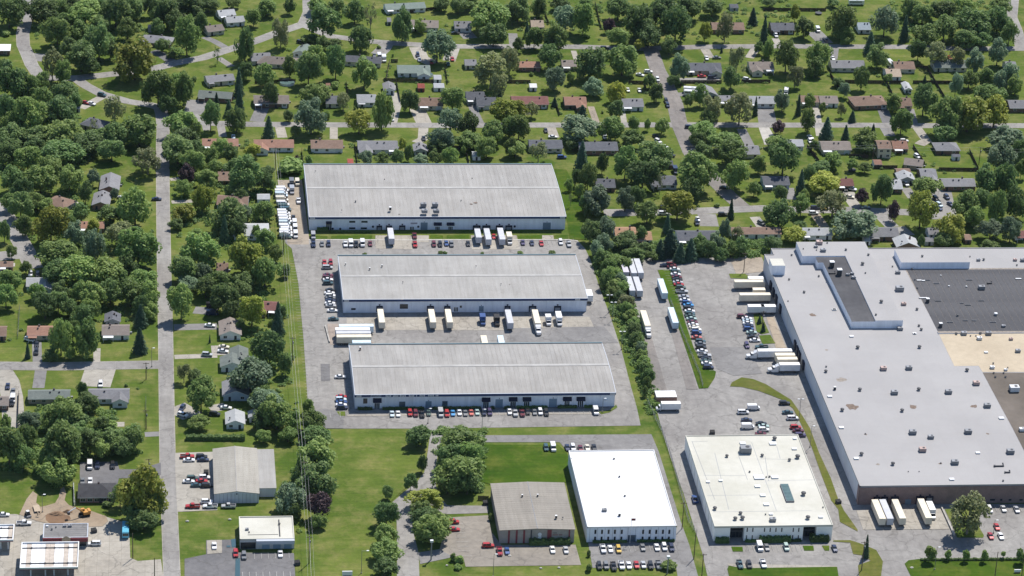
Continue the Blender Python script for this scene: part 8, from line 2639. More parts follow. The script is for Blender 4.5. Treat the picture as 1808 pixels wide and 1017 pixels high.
def house(x, y, w, d, rz, roof, wall, kind, label):
    name = 'garden_shed' if kind == 's' else ('garage' if 'garage' in label else 'house'); cat = name.replace('garden_', ''); grp = 'garden sheds' if kind == 's' else 'houses of the suburb'
    root = thing(name, label, cat, (x, y, 0), rz, grp); wm = 'siding_'+wall; rm = ['shingle_'+roof, 'metal_white']
    r = random.Random(int(x*7+y*13))
    if kind == 's': h, rise, ov = 2.1, min(1.0, d*.22), .25
    elif kind == 'T': h, rise, ov = 5.3, 1.6, .45
    else: h, rise, ov = 2.6, min(2.0, d*.19+.1), .55
    if kind == 'f':
        MB().box(-w/2, w/2, -d/2, d/2, 0, h, 0).obj('wall', wm, root); MB().box(-w/2-.4, w/2+.4, -d/2-.4, d/2+.4, h+.002, h+.22, 0).obj('roof', rm[0], root)
    elif kind == 'h':
        a, b = hip(w, d, h, min(2.3, d*.24), ov); a.obj('wall', wm, root); rf = b.obj('roof', rm, root)
    elif kind == 'v':
        a, b = gable(w, d, h, min(2.2, w*.2+.1), ov, False); a.obj('wall', wm, root); rf = b.obj('roof', rm, root)
    else:
        a, b = gable(w, d, h, rise, ov, True); a.obj('wall', wm, root); rf = b.obj('roof', rm, root)
    if kind == 'L':
        ww = min(6.0, w*.42); wd = d*.72; s = r.choice((-1, 1)); xo = s*(w/2-ww/2-.6)
        a, b = gable(ww, wd, h-.02, min(1.7, ww*.24), .45, False); yo = -d/2-wd/2+wd*.42
        a.obj('wing_wall', wm, root, (xo, yo, 0)); b.obj('wing_roof', rm, root, (xo, yo, .01))
        window(root, (xo, yo-wd/2-.01, .95))
    if kind == 's':
        add('door', door_mesh(), root, (0, -d/2-.01, 0)); return root
    n = max(2, int(w/4)); dn = r.randrange(n)
    for i in range(n):
        xx = -w/2+w*(i+.5)/n
        if kind == 'L' and abs(xx-xo) < ww/2+.5: continue
        if i == dn: add('door', door_mesh(), root, (xx, -d/2-.01, 0))
        else: window(root, (xx, -d/2-.01, .95))
        if kind == 'T': window(root, (xx, -d/2-.01, 3.5))
    for s in (-1, 1):
        window(root, (s*(w/2+.01), 0, .95), R(90*s))
    if kind in 'gLh' and w > 11 and r.random() < .5: add('garage_door', gar_mesh(), root, (w/2-2.2, -d/2-.02, 0)) if not (kind == 'L' and s*1 > 0 and xo > 0) else None
    if kind in 'gL' and r.random() < .5:
        pw = r.uniform(2.5, 4.5); px_ = -w/2+pw/2+.3 if kind == 'g' or xo > 0 else w/2-pw/2-.3
        MB().box(px_-pw/2, px_+pw/2, -d/2-2.4, -d/2-.1, h-.32, h-.2).obj('porch_roof', rm[r.randrange(2)], root)
        for s_ in (-1, 1): MB().box(px_+s_*(pw/2-.15)-.07, px_+s_*(pw/2-.15)+.07, -d/2-2.3, -d/2-2.16, 0, h-.32).obj('porch_post', 'metal_white', root)
    if r.random() < .45: MB().box(w*.1, w*.1+r.uniform(2.5, 5), d/2+.1, d/2+r.uniform(2.5, 4.5), 0, .16).obj('patio', 'concrete_white', root)
    if r.random() < .5: MB().box(w/2+.4, w/2+1.3, d*.1, d*.1+.9, 0, .9).obj('cooling_unit', 'metal_grey', root)
    zt = h+(rise if kind not in 'fhv' else min(2.2, (w if kind == 'v' else d)*.2))
    if kind != 'f':
        if r.random() < .6: add('chimney', chim_mesh(), rf, ((r.random()-.5)*w*.5, .6, zt))
        for i in range(r.randrange(1, 3)): add('roof_vent', vent_mesh(), rf, ((r.random()-.5)*w*.7, -d*.12 if kind != 'v' else r.uniform(-d/3, d/3), zt-.25))
    return root
HOUSES = table(HOUSES, 'fffffssss')
for a in HOUSES: house(*a)
# hip-roofed slate building beside the petrol station
a = HIPHOUSE; hr = thing('brick_building', 'small dark slate hip-roofed brick building beside a parking lot', 'building', (a[0], a[1], 0))
p, q = hip(a[2], a[3], 2.9, 2.6, .7); p.obj('wall', 'siding_brick', hr); q.obj('roof', ['shingle_black', 'metal_white'], hr)
for i in range(5): window(hr, (-a[2]/2+a[2]*(i+.5)/5, -a[3]/2-.01, .8), 0, 1.8, 1.3)
add('door', door_mesh(), hr, (a[2]*.1, -a[3]/2-.02, 0)); add('chimney', chim_mesh(), hr, (.6, .8, 5.2))

# ------------------------------------------------------------------ trees
RNG = np.random.default_rng(11)
def leaf_quads(P, Nn, size, jit=.55):
    """one small leaf clump (a bent quad) at each point, facing roughly outwards"""
    n = len(P); D = Nn*.8+np.array((.1, .15, .5))+RNG.normal(0, jit, (n, 3)); D /= np.linalg.norm(D, axis=1)[:, None]
    U = np.cross(D, RNG.normal(0, 1, (n, 3))); U /= np.linalg.norm(U, axis=1)[:, None]+1e-9; V = np.cross(D, U)
    s = size*RNG.uniform(.6, 1.35, (n, 1)); t = size*RNG.uniform(.6, 1.35, (n, 1))
    return np.stack([P-U*s, P-V*t, P+U*s, P+V*t], 1)
def np_mesh(name, quads, core, mats):
    nq = len(quads); V = quads.reshape(-1, 3); F = [tuple(range(4*i, 4*i+4)) for i in range(nq)]
    cv, cf = core; off = len(V)
    if len(cv): V = np.vstack([V, cv]); F += [tuple(off+k for k in f) for f in cf]
    me = bpy.data.meshes.new(name); me.from_pydata(V.tolist(), [], F)
    for mt in mats: me.materials.append(MATS[mt])
    me.update(); return me
ICO = None
def blob(c, r, seed):
    global ICO
    if ICO is None:
        t = (1+5**.5)/2; v = np.array([(-1, t, 0), (1, t, 0), (-1, -t, 0), (1, -t, 0), (0, -1, t), (0, 1, t), (0, -1, -t), (0, 1, -t), (t, 0, -1), (t, 0, 1), (-t, 0, -1), (-t, 0, 1)], float); v /= np.linalg.norm(v[0])
        f = [(0, 11, 5), (0, 5, 1), (0, 1, 7), (0, 7, 10), (0, 10, 11), (1, 5, 9), (5, 11, 4), (11, 10, 2), (10, 7, 6), (7, 1, 8), (3, 9, 4), (3, 4, 2), (3, 2, 6), (3, 6, 8), (3, 8, 9), (4, 9, 5), (2, 4, 11), (6, 2, 10), (8, 6, 7), (9, 8, 1)]
        ICO = (v, f)
    v, f = ICO
    return c+v*r, f
def crown(kind, seed):
    r = np.random.default_rng(seed); Q = []; CV = []; CF = []; off = 0
    if kind == 'conifer':
        for k in range(16):
            z = -1+2*k/16; rad = (1-(k/16))**.85*(.95 if k else .8)+.03; m = int(26+150*rad)
            a = r.uniform(0, 2*np.pi, m); rr = rad*np.sqrt(r.uniform(.25, 1, m))*(1+.18*np.sin(a*5+k*1.7+seed))
            P = np.stack([np.cos(a)*rr, np.sin(a)*rr, z+r.uniform(-.06, .1, m)-.12*rr], 1)
            Nn = np.stack([np.cos(a)*.7, np.sin(a)*.7, np.full(m, .75)], 1); Q.append(leaf_quads(P, Nn, .085, .35))
        v = [(0, 0, .85)]+[(np.cos(t)*.72, np.sin(t)*.72, -.95) for t in np.linspace(0, 2*np.pi, 9)[:-1]]
        return np.concatenate(Q), (np.array(v), [(0, 1+i, 1+(i+1) % 8) for i in range(8)]+[tuple(range(8, 0, -1))])
    if kind == 'shrub':
        nl, lr, cnt, shell, sz, core = 9, (.35, .5), 75, .5, .13, .82
    elif kind == 'airy':
        nl, lr, cnt, shell, sz, core = 26, (.20, .34), 85, .72, .062, 0
    elif kind == 'sparse':
        nl, lr, cnt, shell, sz, core = 14, (.12, .2), 36, .8, .055, 0
    else:
        nl, lr, cnt, shell, sz, core = 40, (.17, .34), 90, .74, .062, .42
    wob = r.uniform(-.16, .16, 3); ph = r.uniform(0, 6.28, 3)
    for k in range(nl):
        u = r.uniform(-.75, 1); a = k*2.399+r.uniform(-.5, .5); s = np.sqrt(max(0, 1-u*u))
        amp = 1+.22*np.sin(2*a+ph[0])+.13*np.sin(3*a+ph[1])+.12*np.sin(2*u*3+ph[2])
        c = np.array([np.cos(a)*s*shell*amp, np.sin(a)*s*shell*amp, u*shell*.95])*r.uniform(.72, 1.02)
        rad = r.uniform(*lr)*(1.0 if u > -.3 else .85)
        if k < 3 and kind == 'leafy': c *= .35; rad *= 1.25
        m = int(cnt*(rad/lr[1])**2*1.5)
        d = r.normal(0, 1, (m, 3)); d[:, 2] += .25; d /= np.linalg.norm(d, axis=1)[:, None]
        P = c+d*rad*r.uniform(.78, 1.08, (m, 1)); Q.append(leaf_quads(P, d, sz))
        if core:
            v, f = blob(c, rad*core, seed+k); CV.append(v); CF += [tuple(off+q for q in t) for t in f]; off += len(v)
    Q = np.concatenate(Q); CV = np.concatenate(CV) if CV else np.zeros((0, 3))
    C3 = Q.mean(1); hx, hy = (np.percentile(np.abs(C3[:, i]), 97.5) for i in (0, 1)); hz = np.percentile(np.abs(C3[:, 2]), 98.5)
    for A in (Q, CV):
        if len(A): A[..., 0] /= hx; A[..., 1] /= hy; A[..., 2] /= hz
    return Q, (CV, CF)
LEAFM = {'b': 'leaf_dark', 'm': 'leaf_mid', 'l': 'leaf_light', 'g': 'leaf_grey', 'w': 'leaf_olive', 'c': 'leaf_conifer', 'p': 'leaf_plum', 'o': 'leaf_olive', 's': 'leaf_olive', 'd': 'leaf_dark', 'h': 'leaf_mid', 'y': 'leaf_mid', 'r': 'leaf_rust'}
KIND = {'b': 'leafy', 'm': 'leafy', 'l': 'leafy', 'g': 'leafy', 'p': 'leafy', 'o': 'airy', 'w': 'airy', 'c': 'conifer', 's': 'sparse', 'd': 'sparse', 'h': 'shrub', 'y': 'shrub', 'r': 'shrub'}
NVAR = {'leafy': 18, 'airy': 6, 'conifer': 4, 'shrub': 4, 'sparse': 2}
_geo = {}
for k, n in NVAR.items():
    for i in range(n): _geo[k, i] = crown(k, 100+i*7+len(k))
CROWN = {}
def crown_mesh(t, v):
    k = KIND[t]; v %= NVAR[k]
    if (LEAFM[t], k, v) not in CROWN: CROWN[LEAFM[t], k, v] = np_mesh('crown', *_geo[k, v], [LEAFM[t]])
    return CROWN[LEAFM[t], k, v]
def trunk_geo(kind, seed):
    """unit trunk: foot at 0, crown centre at z = 1; limbs spread out to about 0.75 crown radius"""
    r = random.Random(seed); m = MB()
    m.tube((0, 0, -.05), (.02, .01, .45), .075, .05, 8, caps=False); m.tube((.02, .01, .45), (0, .02, 1.25), .05, .018, 7)
    nl = {'conifer': 0, 'leafy': 5, 'shrub': 3, 'airy': 8, 'sparse': 11}[kind]
    for i in range(nl):
        a = i*2.4+r.uniform(-.4, .4); z = r.uniform(.35, .8); L = r.uniform(.35, .6); up = r.uniform(.25, .6)
        p = (0.01, 0.01, z); q = (math.cos(a)*L, math.sin(a)*L, z+up); m.tube(p, q, .03, .012, 5, caps=False)
        if kind in ('airy', 'sparse'):
            for j in range(3):
                b = a+r.uniform(-.9, .9); m.tube(q, (q[0]+math.cos(b)*.25, q[1]+math.sin(b)*.25, q[2]+r.uniform(.05, .35)), .012, .005, 4, caps=False)
    return m
TRUNK = {k: [trunk_geo(k, 5+i).mesh('trunk', ['bark_pale' if k in ('airy', 'sparse') else 'bark']) for i in range(2)] for k in NVAR}
TREE_WORDS = {'b': ('shade_tree', 'shade tree', 'dark shade trees of the suburb'), 'm': ('broadleaf_tree', 'tree', 'leafy trees of the suburb'), 'l': ('broadleaf_tree', 'tree', 'leafy trees of the suburb'), 'g': ('grey_leaf_tree', 'tree', 'grey-green trees of the suburb'), 'w': ('airy_tree', 'tree', 'thin-crowned trees'), 'c': ('conifer_tree', 'conifer', 'conifers of the suburb'), 'p': ('plum_tree', 'tree', 'purple-leaved trees'), 'o': ('airy_tree', 'tree', 'thin-crowned trees'), 's': ('bare_tree', 'bare tree', 'bare trees'), 'd': ('bare_tree', 'bare tree', 'bare trees'), 'h': ('shrub', 'shrub', 'garden bushes'), 'y': ('young_tree', 'young tree', 'young trees along the lower right lawn')}
def tree(t, x, y, rad, half, zc, v, label):
    name, cat, grp = TREE_WORDS[t]
    k = KIND[t]; root = thing(name, label, cat, (x, y, 0.02), 0, grp)
    rz = (v*1.37) % 6.28
    add('trunk', TRUNK[k][v % 2], root, (0, 0, 0), rz, (max(.9, rad*.95), max(.9, rad*.95), zc))
    add('crown', crown_mesh(t, v), root, (0, 0, zc), rz, (rad*(1+.07*math.sin(v*2.1)), rad*(1-.07*math.sin(v*2.1)), half))
for a in table(TREES, 'sfffffis'): tree(*a)
# low unmown growth along fences, house walls and under the woods: nobody could count it
def clear_of_paving(x, y):
    for wd, pts in [(r[2], r[3]) for r in ROADS]+[(d[0], d[2]) for d in DRIVES]:
        for (ax, ay), (bx, by) in zip(pts, pts[1:]):
            dx, dy = bx-ax, by-ay; t = max(0, min(1, ((x-ax)*dx+(y-ay)*dy)/(dx*dx+dy*dy+1e-9)))
            if math.hypot(x-ax-dx*t, y-ay-dy*t) < wd/2+1.2: return False
    for h in HOUSES:
        if abs(x-h[0]) < h[2]/2+.2 and abs(y-h[1]) < h[3]/2+.2: return False
    return True
ru = random.Random(21); spots = []
for h in HOUSES:
    if h[7] == 's': continue
    for i in range(5):
        s_ = ru.choice((-1, 1))
        if i < 3: p = (h[0]+ru.uniform(-.5, .5)*h[2], h[1]-h[3]/2-ru.uniform(.6, 1.1), ru.uniform(.4, .9))
        else: p = (h[0]+s_*(h[2]/2+ru.uniform(1, 7)), h[1]+ru.uniform(-8, 9), ru.uniform(.6, 1.6))
        spots.append(p)
for t, pts, l in FENCES:
    if t != 'wood': continue
    for (ax, ay), (bx, by) in zip(pts, pts[1:]):
        for i in range(int(math.hypot(bx-ax, by-ay)/3.0)):
            f = ru.random(); spots.append((ax+(bx-ax)*f+ru.uniform(-.9, .9), ay+(by-ay)*f+ru.uniform(-.9, .9), ru.uniform(.4, 1.3)))
for pts, n in WOODS:
    xs = [p[0] for p in pts]; ys = [p[1] for p in pts]
    for i in range(n*3):
        x, y = ru.uniform(min(xs), max(xs)), ru.uniform(min(ys), max(ys)); ins = False
        for (ax, ay), (bx, by) in zip(pts, pts[1:]+pts[:1]):
            if (ay > y) != (by > y) and x < ax+(y-ay)*(bx-ax)/(by-ay): ins = not ins
        if ins: spots.append((x, y, ru.uniform(.6, 2.2)))
spots = [p for p in spots if clear_of_paving(p[0], p[1])]
for mi, mt in enumerate(('leaf_mid', 'leaf_dark')):
    PP = []; NN = []; SS = []
    for x, y, r_ in spots[mi::2]:
        k = int(26+22*r_); d = RNG.normal(0, 1, (k, 3)); d[:, 2] = np.abs(d[:, 2]); d /= np.linalg.norm(d, axis=1)[:, None]
        PP.append(np.array((x, y, .05))+d*r_*RNG.uniform(.7, 1.1, (k, 1))*np.array((1, 1, .85))); NN.append(d); SS.append(np.full((k, 1), .2+.09*r_))
    PP = np.concatenate(PP); o = add('undergrowth', np_mesh('undergrowth', leaf_quads(PP, np.concatenate(NN), np.concatenate(SS)), (np.zeros((0, 3)), []), [mt])); o['kind'] = 'stuff'
def hedge_mesh(L, W_, h):
    n = int((L*h*2+L*W_+W_*h*2)*14); P = np.zeros((n, 3)); Nn = np.zeros((n, 3)); side = RNG.choice(4, n, p=[.38, .38, .16, .08])
    x = RNG.uniform(-L/2, L/2, n); y = RNG.uniform(-W_/2, W_/2, n); z = RNG.uniform(.05, h, n)
    hh = h*(1+.12*np.sin(x*1.9)+.08*np.sin(x*4.3+1))
    P[:, 0] = x; P[:, 1] = np.where(side == 0, -W_/2, np.where(side == 3, W_/2, y)); P[:, 2] = np.where(side == 1, hh, z*hh/h)
    P[side == 2, 0] = np.sign(x[side == 2])*L/2
    Nn[side == 0, 1] = -1; Nn[side == 1, 2] = 1; Nn[side == 2, 0] = np.sign(x[side == 2]); Nn[side == 3, 1] = 1
    core = MB().box(-L/2+.1, L/2-.1, -W_/2+.1, W_/2-.1, 0, h*.86)
    return np_mesh('foliage', leaf_quads(P, Nn, .26), (np.array(core.v, float), core.f), ['leaf_dark'])
for (x, y, L, W_, h, rz, label) in HEDGES:
    root = thing('hedge', label, 'hedge', (x, y, .03), rz, 'clipped hedges'); add('foliage', hedge_mesh(L, W_, h), root)

# ------------------------------------------------------------------ vehicles (front faces -y)
def loft(m, secs, mat=0, closed=True):
    n = len(secs[0]); base_ = len(m.v)
    for s in secs: m.v += s
    for i in range(len(secs)-1):
        for k in range(n if closed else n-1):
            j = (k+1) % n; m.f.append((base_+i*n+k, base_+i*n+j, base_+(i+1)*n+j, base_+(i+1)*n+k)); m.m.append(mat)
    m.f.append(tuple(base_+k for k in range(n))[::-1]); m.m.append(mat)
    m.f.append(tuple(base_+(len(secs)-1)*n+k for k in range(n))); m.m.append(mat)
def section(y, z0, z1, hw):
    zb = z0+(z1-z0)*.55
    return [(-hw*.93, y, z0), (hw*.93, y, z0), (hw, y, zb), (hw*.97, y, z1-.08), (hw*.82, y, z1), (-hw*.82, y, z1), (-hw*.97, y, z1-.08), (-hw, y, zb)]
def wheel_mesh(r=.33, w_=.22):
    def f():
        m = MB(); m.tube((-w_/2, 0, r), (w_/2, 0, r), r, r, 12, 0); m.tube((-w_/2-.015, 0, r), (-w_/2, 0, r), r*.6, r*.6, 10, 1); m.tube((w_/2, 0, r), (w_/2+.015, 0, r), r*.6, r*.6, 10, 1)
        return m.mesh('wheel', ['rubber', 'metal_grey'])
    return shared(('wheel', r, w_), f)
def greenhouse(yf0, yf1, yr1, yr0, zb, zt, hw):
    G, T_ = MB(), MB(); a, b = hw*.86, hw*.70
    lo = [(-a, yf0, zb), (a, yf0, zb), (a, yr0, zb), (-a, yr0, zb)]; hi = [(-b, yf1, zt), (b, yf1, zt), (b, yr1, zt), (-b, yr1, zt)]
    for k in range(4):
        j = (k+1) % 4; G.quad(lo[k], lo[j], hi[j], hi[k])
    T_.prism([(p[0]*1.03, p[1]) for p in hi], zt-.02, zt+.05)
    for s in (-1, 1):       # pillars
        ym = (yf1+yr1)/2
        T_.quad((s*a*1.01, ym-.08, zb), (s*a*1.01, ym+.08, zb), (s*b*1.02, ym+.08, zt), (s*b*1.02, ym-.08, zt))
        T_.quad((s*a*1.005, yr0-.35, zb), (s*a*1.005, yr0, zb), (s*b*1.01, yr1, zt), (s*b*1.01, yr1-.3, zt))
    return G, T_
VK = {}
def vkind(t):
    if t in VK: return VK[t]
    P = []; pm = ['paint_white', 'rubber', 'lamp_clear', 'lamp_red']
    def body(secs, L, hw, zl):
        m = MB(); loft(m, [section(*s) for s in secs]); yf = secs[0][0]; yr = secs[-1][0]
        for s in (-1, 1):
            m.box(s*hw*.55-.18, s*hw*.55+.18, yf-.02, yf+.02, zl-.08, zl+.08, 2); m.box(s*hw*.66-.14, s*hw*.66+.14, yr-.02, yr+.02, zl, zl+.2, 3)
        P.append(('body', m.mesh('body', pm), 1))
    def glass(*a):
        G, T_ = greenhouse(*a); P.append(('windows', G.mesh('windows', ['glass_dark']), 0)); P.append(('roof', T_.mesh('roof', ['paint_white']), 1))
    def wheels(yf, yr, hw, r=.33, w_=.22, more=()):
        for y in (yf, yr)+tuple(more):
            for s in (-1, 1): P.append(('wheel', wheel_mesh(r, w_), 0, (s*(hw-w_/2), y, 0)))
    if t == 'sedan':
        body([(-2.35, .35, .62, .78), (-2.2, .24, .76, .88), (-1.0, .2, .95, .92), (.4, .2, .98, .92), (1.6, .2, 1.02, .92), (2.2, .28, .98, .88), (2.35, .4, .85, .8)], 4.7, .9, .6)
        glass(-1.05, -.35, .85, 1.75, .94, 1.42, .92); wheels(-1.45, 1.4, .92)
    elif t in ('suv', 'minivan'):
        e = .15 if t == 'minivan' else 0
        body([(-2.35-e, .4, .8, .82), (-2.2-e, .3, .95, .92), (-1.1-e, .28, 1.08, .96), (2.1+e, .28, 1.12, .96), (2.35+e, .4, 1.05, .9)], 4.7, .94, .72)
        glass(-1.2-e*2, -.55-e*2, 1.95+e, 2.28+e, 1.06, 1.74, .96); wheels(-1.45, 1.45, .96, .36, .24)
    elif t == 'pickup':
        body([(-2.85, .45, .85, .85), (-2.7, .35, 1.02, .97), (-1.2, .33, 1.12, 1.0), (.85, .33, 1.12, 1.0)], 3.7, 1.0, .78)
        m = MB(); m.box(-1.0, 1.0, .86, 2.85, .4, .75, 0); m.box(-1.0, -.88, .86, 2.85, .75, 1.14, 0); m.box(.88, 1.0, .86, 2.85, .75, 1.14, 0); m.box(-.88, .88, 2.73, 2.85, .75, 1.14, 0); m.box(-.88, .88, .9, 2.73, .751, .77, 1)
        P.append(('cargo_bed', m.mesh('cargo_bed', ['paint_white', 'metal_dark']), 1))
        glass(-1.25, -.65, .6, .84, 1.1, 1.82, 1.0); wheels(-1.9, 1.75, 1.0, .39, .26)
    elif t == 'van':
        body([(-2.75, .4, .9, .9), (-2.6, .3, 1.15, 1.0), (-1.95, .3, 1.3, 1.02), (2.7, .3, 1.35, 1.02)], 5.5, 1.0, .8)
        m = MB(); m.box(-.98, .98, -1.1, 2.68, 1.3, 2.35, 0); P.append(('cargo_box', m.mesh('cargo_box', ['paint_white']), 1))
        glass(-2.0, -1.35, -1.12, -1.1, 1.28, 2.25, 1.1); wheels(-1.8, 1.7, 1.02, .37, .26)
    elif t == 'bus':
        m = MB(); m.box(-1.25, 1.25, -4.4, 4.4, .45, 2.9, 0); P.append(('body', m.mesh('body', pm), 1))
        m = MB(); m.box(-1.27, 1.27, -3.2, 4.0, 1.7, 2.3, 0); m.box(-1.1, 1.1, -4.43, -4.4, 1.3, 2.4, 0); P.append(('windows', m.mesh('windows', ['glass_dark']), 0))
        m = MB(); m.box(-1.15, 1.15, -4.2, 4.2, 2.905, 3.0); m.box(-.5, .5, -1, .3, 3.0, 3.2); P.append(('roof', m.mesh('roof', ['paint_white']), 1)); wheels(-3, 2.9, 1.25, .45, .28)
    elif t == 'boxtruck':
        body([(-3.1, .45, .95, .9), (-2.9, .35, 1.15, 1.0), (-2.0, .35, 1.3, 1.02), (-1.2, .35, 1.4, 1.02)], 3, 1.0, .8)
        glass(-2.2, -1.7, -1.25, -1.2, 1.28, 2.05, 1.02)
        m = MB(); m.box(-1.1, 1.1, -1.1, 3.1, .75, 2.75, 0); m.box(-1.12, 1.12, 3.0, 3.12, .7, 2.78, 1); P.append(('cargo_box', m.mesh('cargo_box', ['paint_white', 'metal_grey']), 1)); wheels(-2.1, 2.0, 1.05, .4, .28)
    VK[t] = P; return P
VNAME = dict(sedan='car', suv='suv', minivan='minivan', pickup='pickup_truck', van='van', bus='bus', boxtruck='box_truck')
VCAT = dict(sedan='car', suv='suv', minivan='minivan', pickup='pickup', van='van', bus='bus', boxtruck='truck')
for (t, x, y, hd, colr, label, gi) in table(VEHICLES, 'sffisssi'[:5]+'si'):
    root = thing(VNAME[t], label, VCAT[t], (x, y, GZ), R(hd), VEHICLE_GROUPS[gi])
    for p in vkind(t):
        o = add(p[0], p[1], root, p[3] if len(p) > 3 else (0, 0, 0))
        if p[2]: o.material_slots[0].link = 'OBJECT'; o.material_slots[0].material = MATS['paint_'+colr]
def trailer_parts(root, L, colr, y0=0.0):
    """box trailer from y0 (front) to y0+L (rear doors)"""
    m = MB(); m.box(-1.3, 1.3, y0, y0+L, 1.15, 4.0, 0); m.obj('cargo_box', 'box_'+colr, root)
    MB().box(-1.31, 1.31, y0-.01, y0+L+.01, 4.001, 4.06).obj('roof', 'box_'+colr if colr != 'cream' else 'box_cream', root)
    m = MB()
    for s in (-1, 1): m.box(.03 if s > 0 else -1.25, 1.25 if s > 0 else -.03, y0+L, y0+L+.05, 1.25, 3.9, 0); m.box(s*.6-.03, s*.6+.03, y0+L+.05, y0+L+.09, 1.25, 3.9, 1)
    m.obj('rear_doors', ['box_'+colr, 'metal_grey'], root)
    m = MB(); m.box(-1.28, 1.28, y0-.04, y0+L, 1.0, 1.15, 0); m.box(-.5, .5, y0+.5, y0+L-.3, .75, 1.0, 0); m.box(-1.2, 1.2, y0+L-.15, y0+L, .5, .62, 0); m.obj('chassis', 'metal_dark', root)
    for yy in ((y0+L-2.2, y0+L-1.0) if L > 9 else (y0+L-1.5,)):
        for s in (-1, 1): add('wheel', wheel_mesh(.5, .5), root, (s*.98, yy, 0))
    for s in (-1, 1): MB().box(s*.8-.08, s*.8+.08, y0+2.2, y0+2.4, 0, 1.0).obj('landing_leg', 'metal_grey', root)
def tractor(x, y, hd, colr, label):
    root = thing('semi_tractor', label, 'truck', (x, y, GZ), R(hd), 'semi tractors')
    m = MB(); loft(m, [section(-3.4, .5, 1.5, .85), section(-3.2, .45, 1.75, 1.0), section(-1.6, .5, 1.9, 1.1)]); m.box(-1.2, 1.2, -1.6, 1.1, .55, 1.9, 0); m.obj('body', ['paint_'+colr, 'rubber', 'lamp_clear', 'lamp_red'], root)
    G, T_ = greenhouse(-1.65, -1.3, -.2, -.1, 1.9, 2.7, 1.25); G.obj('windows', 'glass_dark', root); T_.obj('roof', 'paint_'+colr, root)
    m = MB(); m.box(-1.2, 1.2, -.1, 1.1, 1.9, 3.0, 0); m.poly([(-1.2, -.1, 3.0), (1.2, -.1, 3.0), (1.2, 1.1, 3.7), (-1.2, 1.1, 3.7)]); m.box(-1.2, 1.2, .9, 1.1, 3.0, 3.7); m.obj('sleeper', 'paint_'+colr, root)
    MB().box(-.5, .5, 1.1, 3.6, .7, 1.0).obj('chassis', 'metal_dark', root)
    for s in (-1, 1):
        m = MB(); m.tube((s*1.1, 1.25, .8), (s*1.1, 1.25, 3.6), .09, .09, 8); m.obj('exhaust', 'metal_white', root)
        for yy in (-2.4, 2.0, 3.1): add('wheel', wheel_mesh(.5, .4), root, (s*1.0, yy, 0))
for (x, y, hd, L, colr, trac, label) in TRAILERS:
    root = thing('semi_trailer', label, 'trailer', (x, y, GZ), R(hd), 'box trailers'); trailer_parts(root, L, colr, -L/2)
    if trac:
        d = Vector((math.sin(R(hd)), -math.cos(R(hd)))); q = Vector((x, y))+d*(L/2+1.55)
        tractor(q.x, q.y, hd, trac, 'white semi tractor hitched to the '+label.split(' with ')[0].replace('white trailer', 'trailer')+' '+' '.join(label.split(' tractor ')[1:]))
for (x, y, hd, L, colr, label) in BOXTRUCKS:
    root = thing('box_truck', label, 'truck', (x, y, GZ), R(hd), 'box trucks'); f = -L/2
    m = MB(); loft(m, [section(f, .5, 1.1, .95), section(f+.25, .45, 1.35, 1.08), section(f+1.0, .45, 1.5, 1.12), section(f+2.0, .45, 1.6, 1.12)]); m.obj('body', ['paint_'+('white' if colr == 'cream' else colr), 'rubber', 'lamp_clear', 'lamp_red'], root)
    G, T_ = greenhouse(f+.7, f+1.15, f+1.95, f+2.0, 1.5, 2.4, 1.15); G.obj('windows', 'glass_dark', root); T_.obj('roof', 'paint_'+('white' if colr == 'cream' else colr), root)
    m = MB(); m.box(-1.25, 1.25, f+2.1, L/2, 1.0, 3.7, 0); m.obj('cargo_box', 'box_'+colr, root)
    MB().box(-1.2, 1.2, L/2, L/2+.05, 1.1, 3.6).obj('rear_door', 'metal_grey', root)
    MB().box(-.5, .5, f+1.0, L/2-.1, .65, 1.0).obj('chassis', 'metal_dark', root)
    for yy in (f+1.2, L/2-1.6):
        for s in (-1, 1): add('wheel', wheel_mesh(.45, .35), root, (s*1.0, yy, 0))

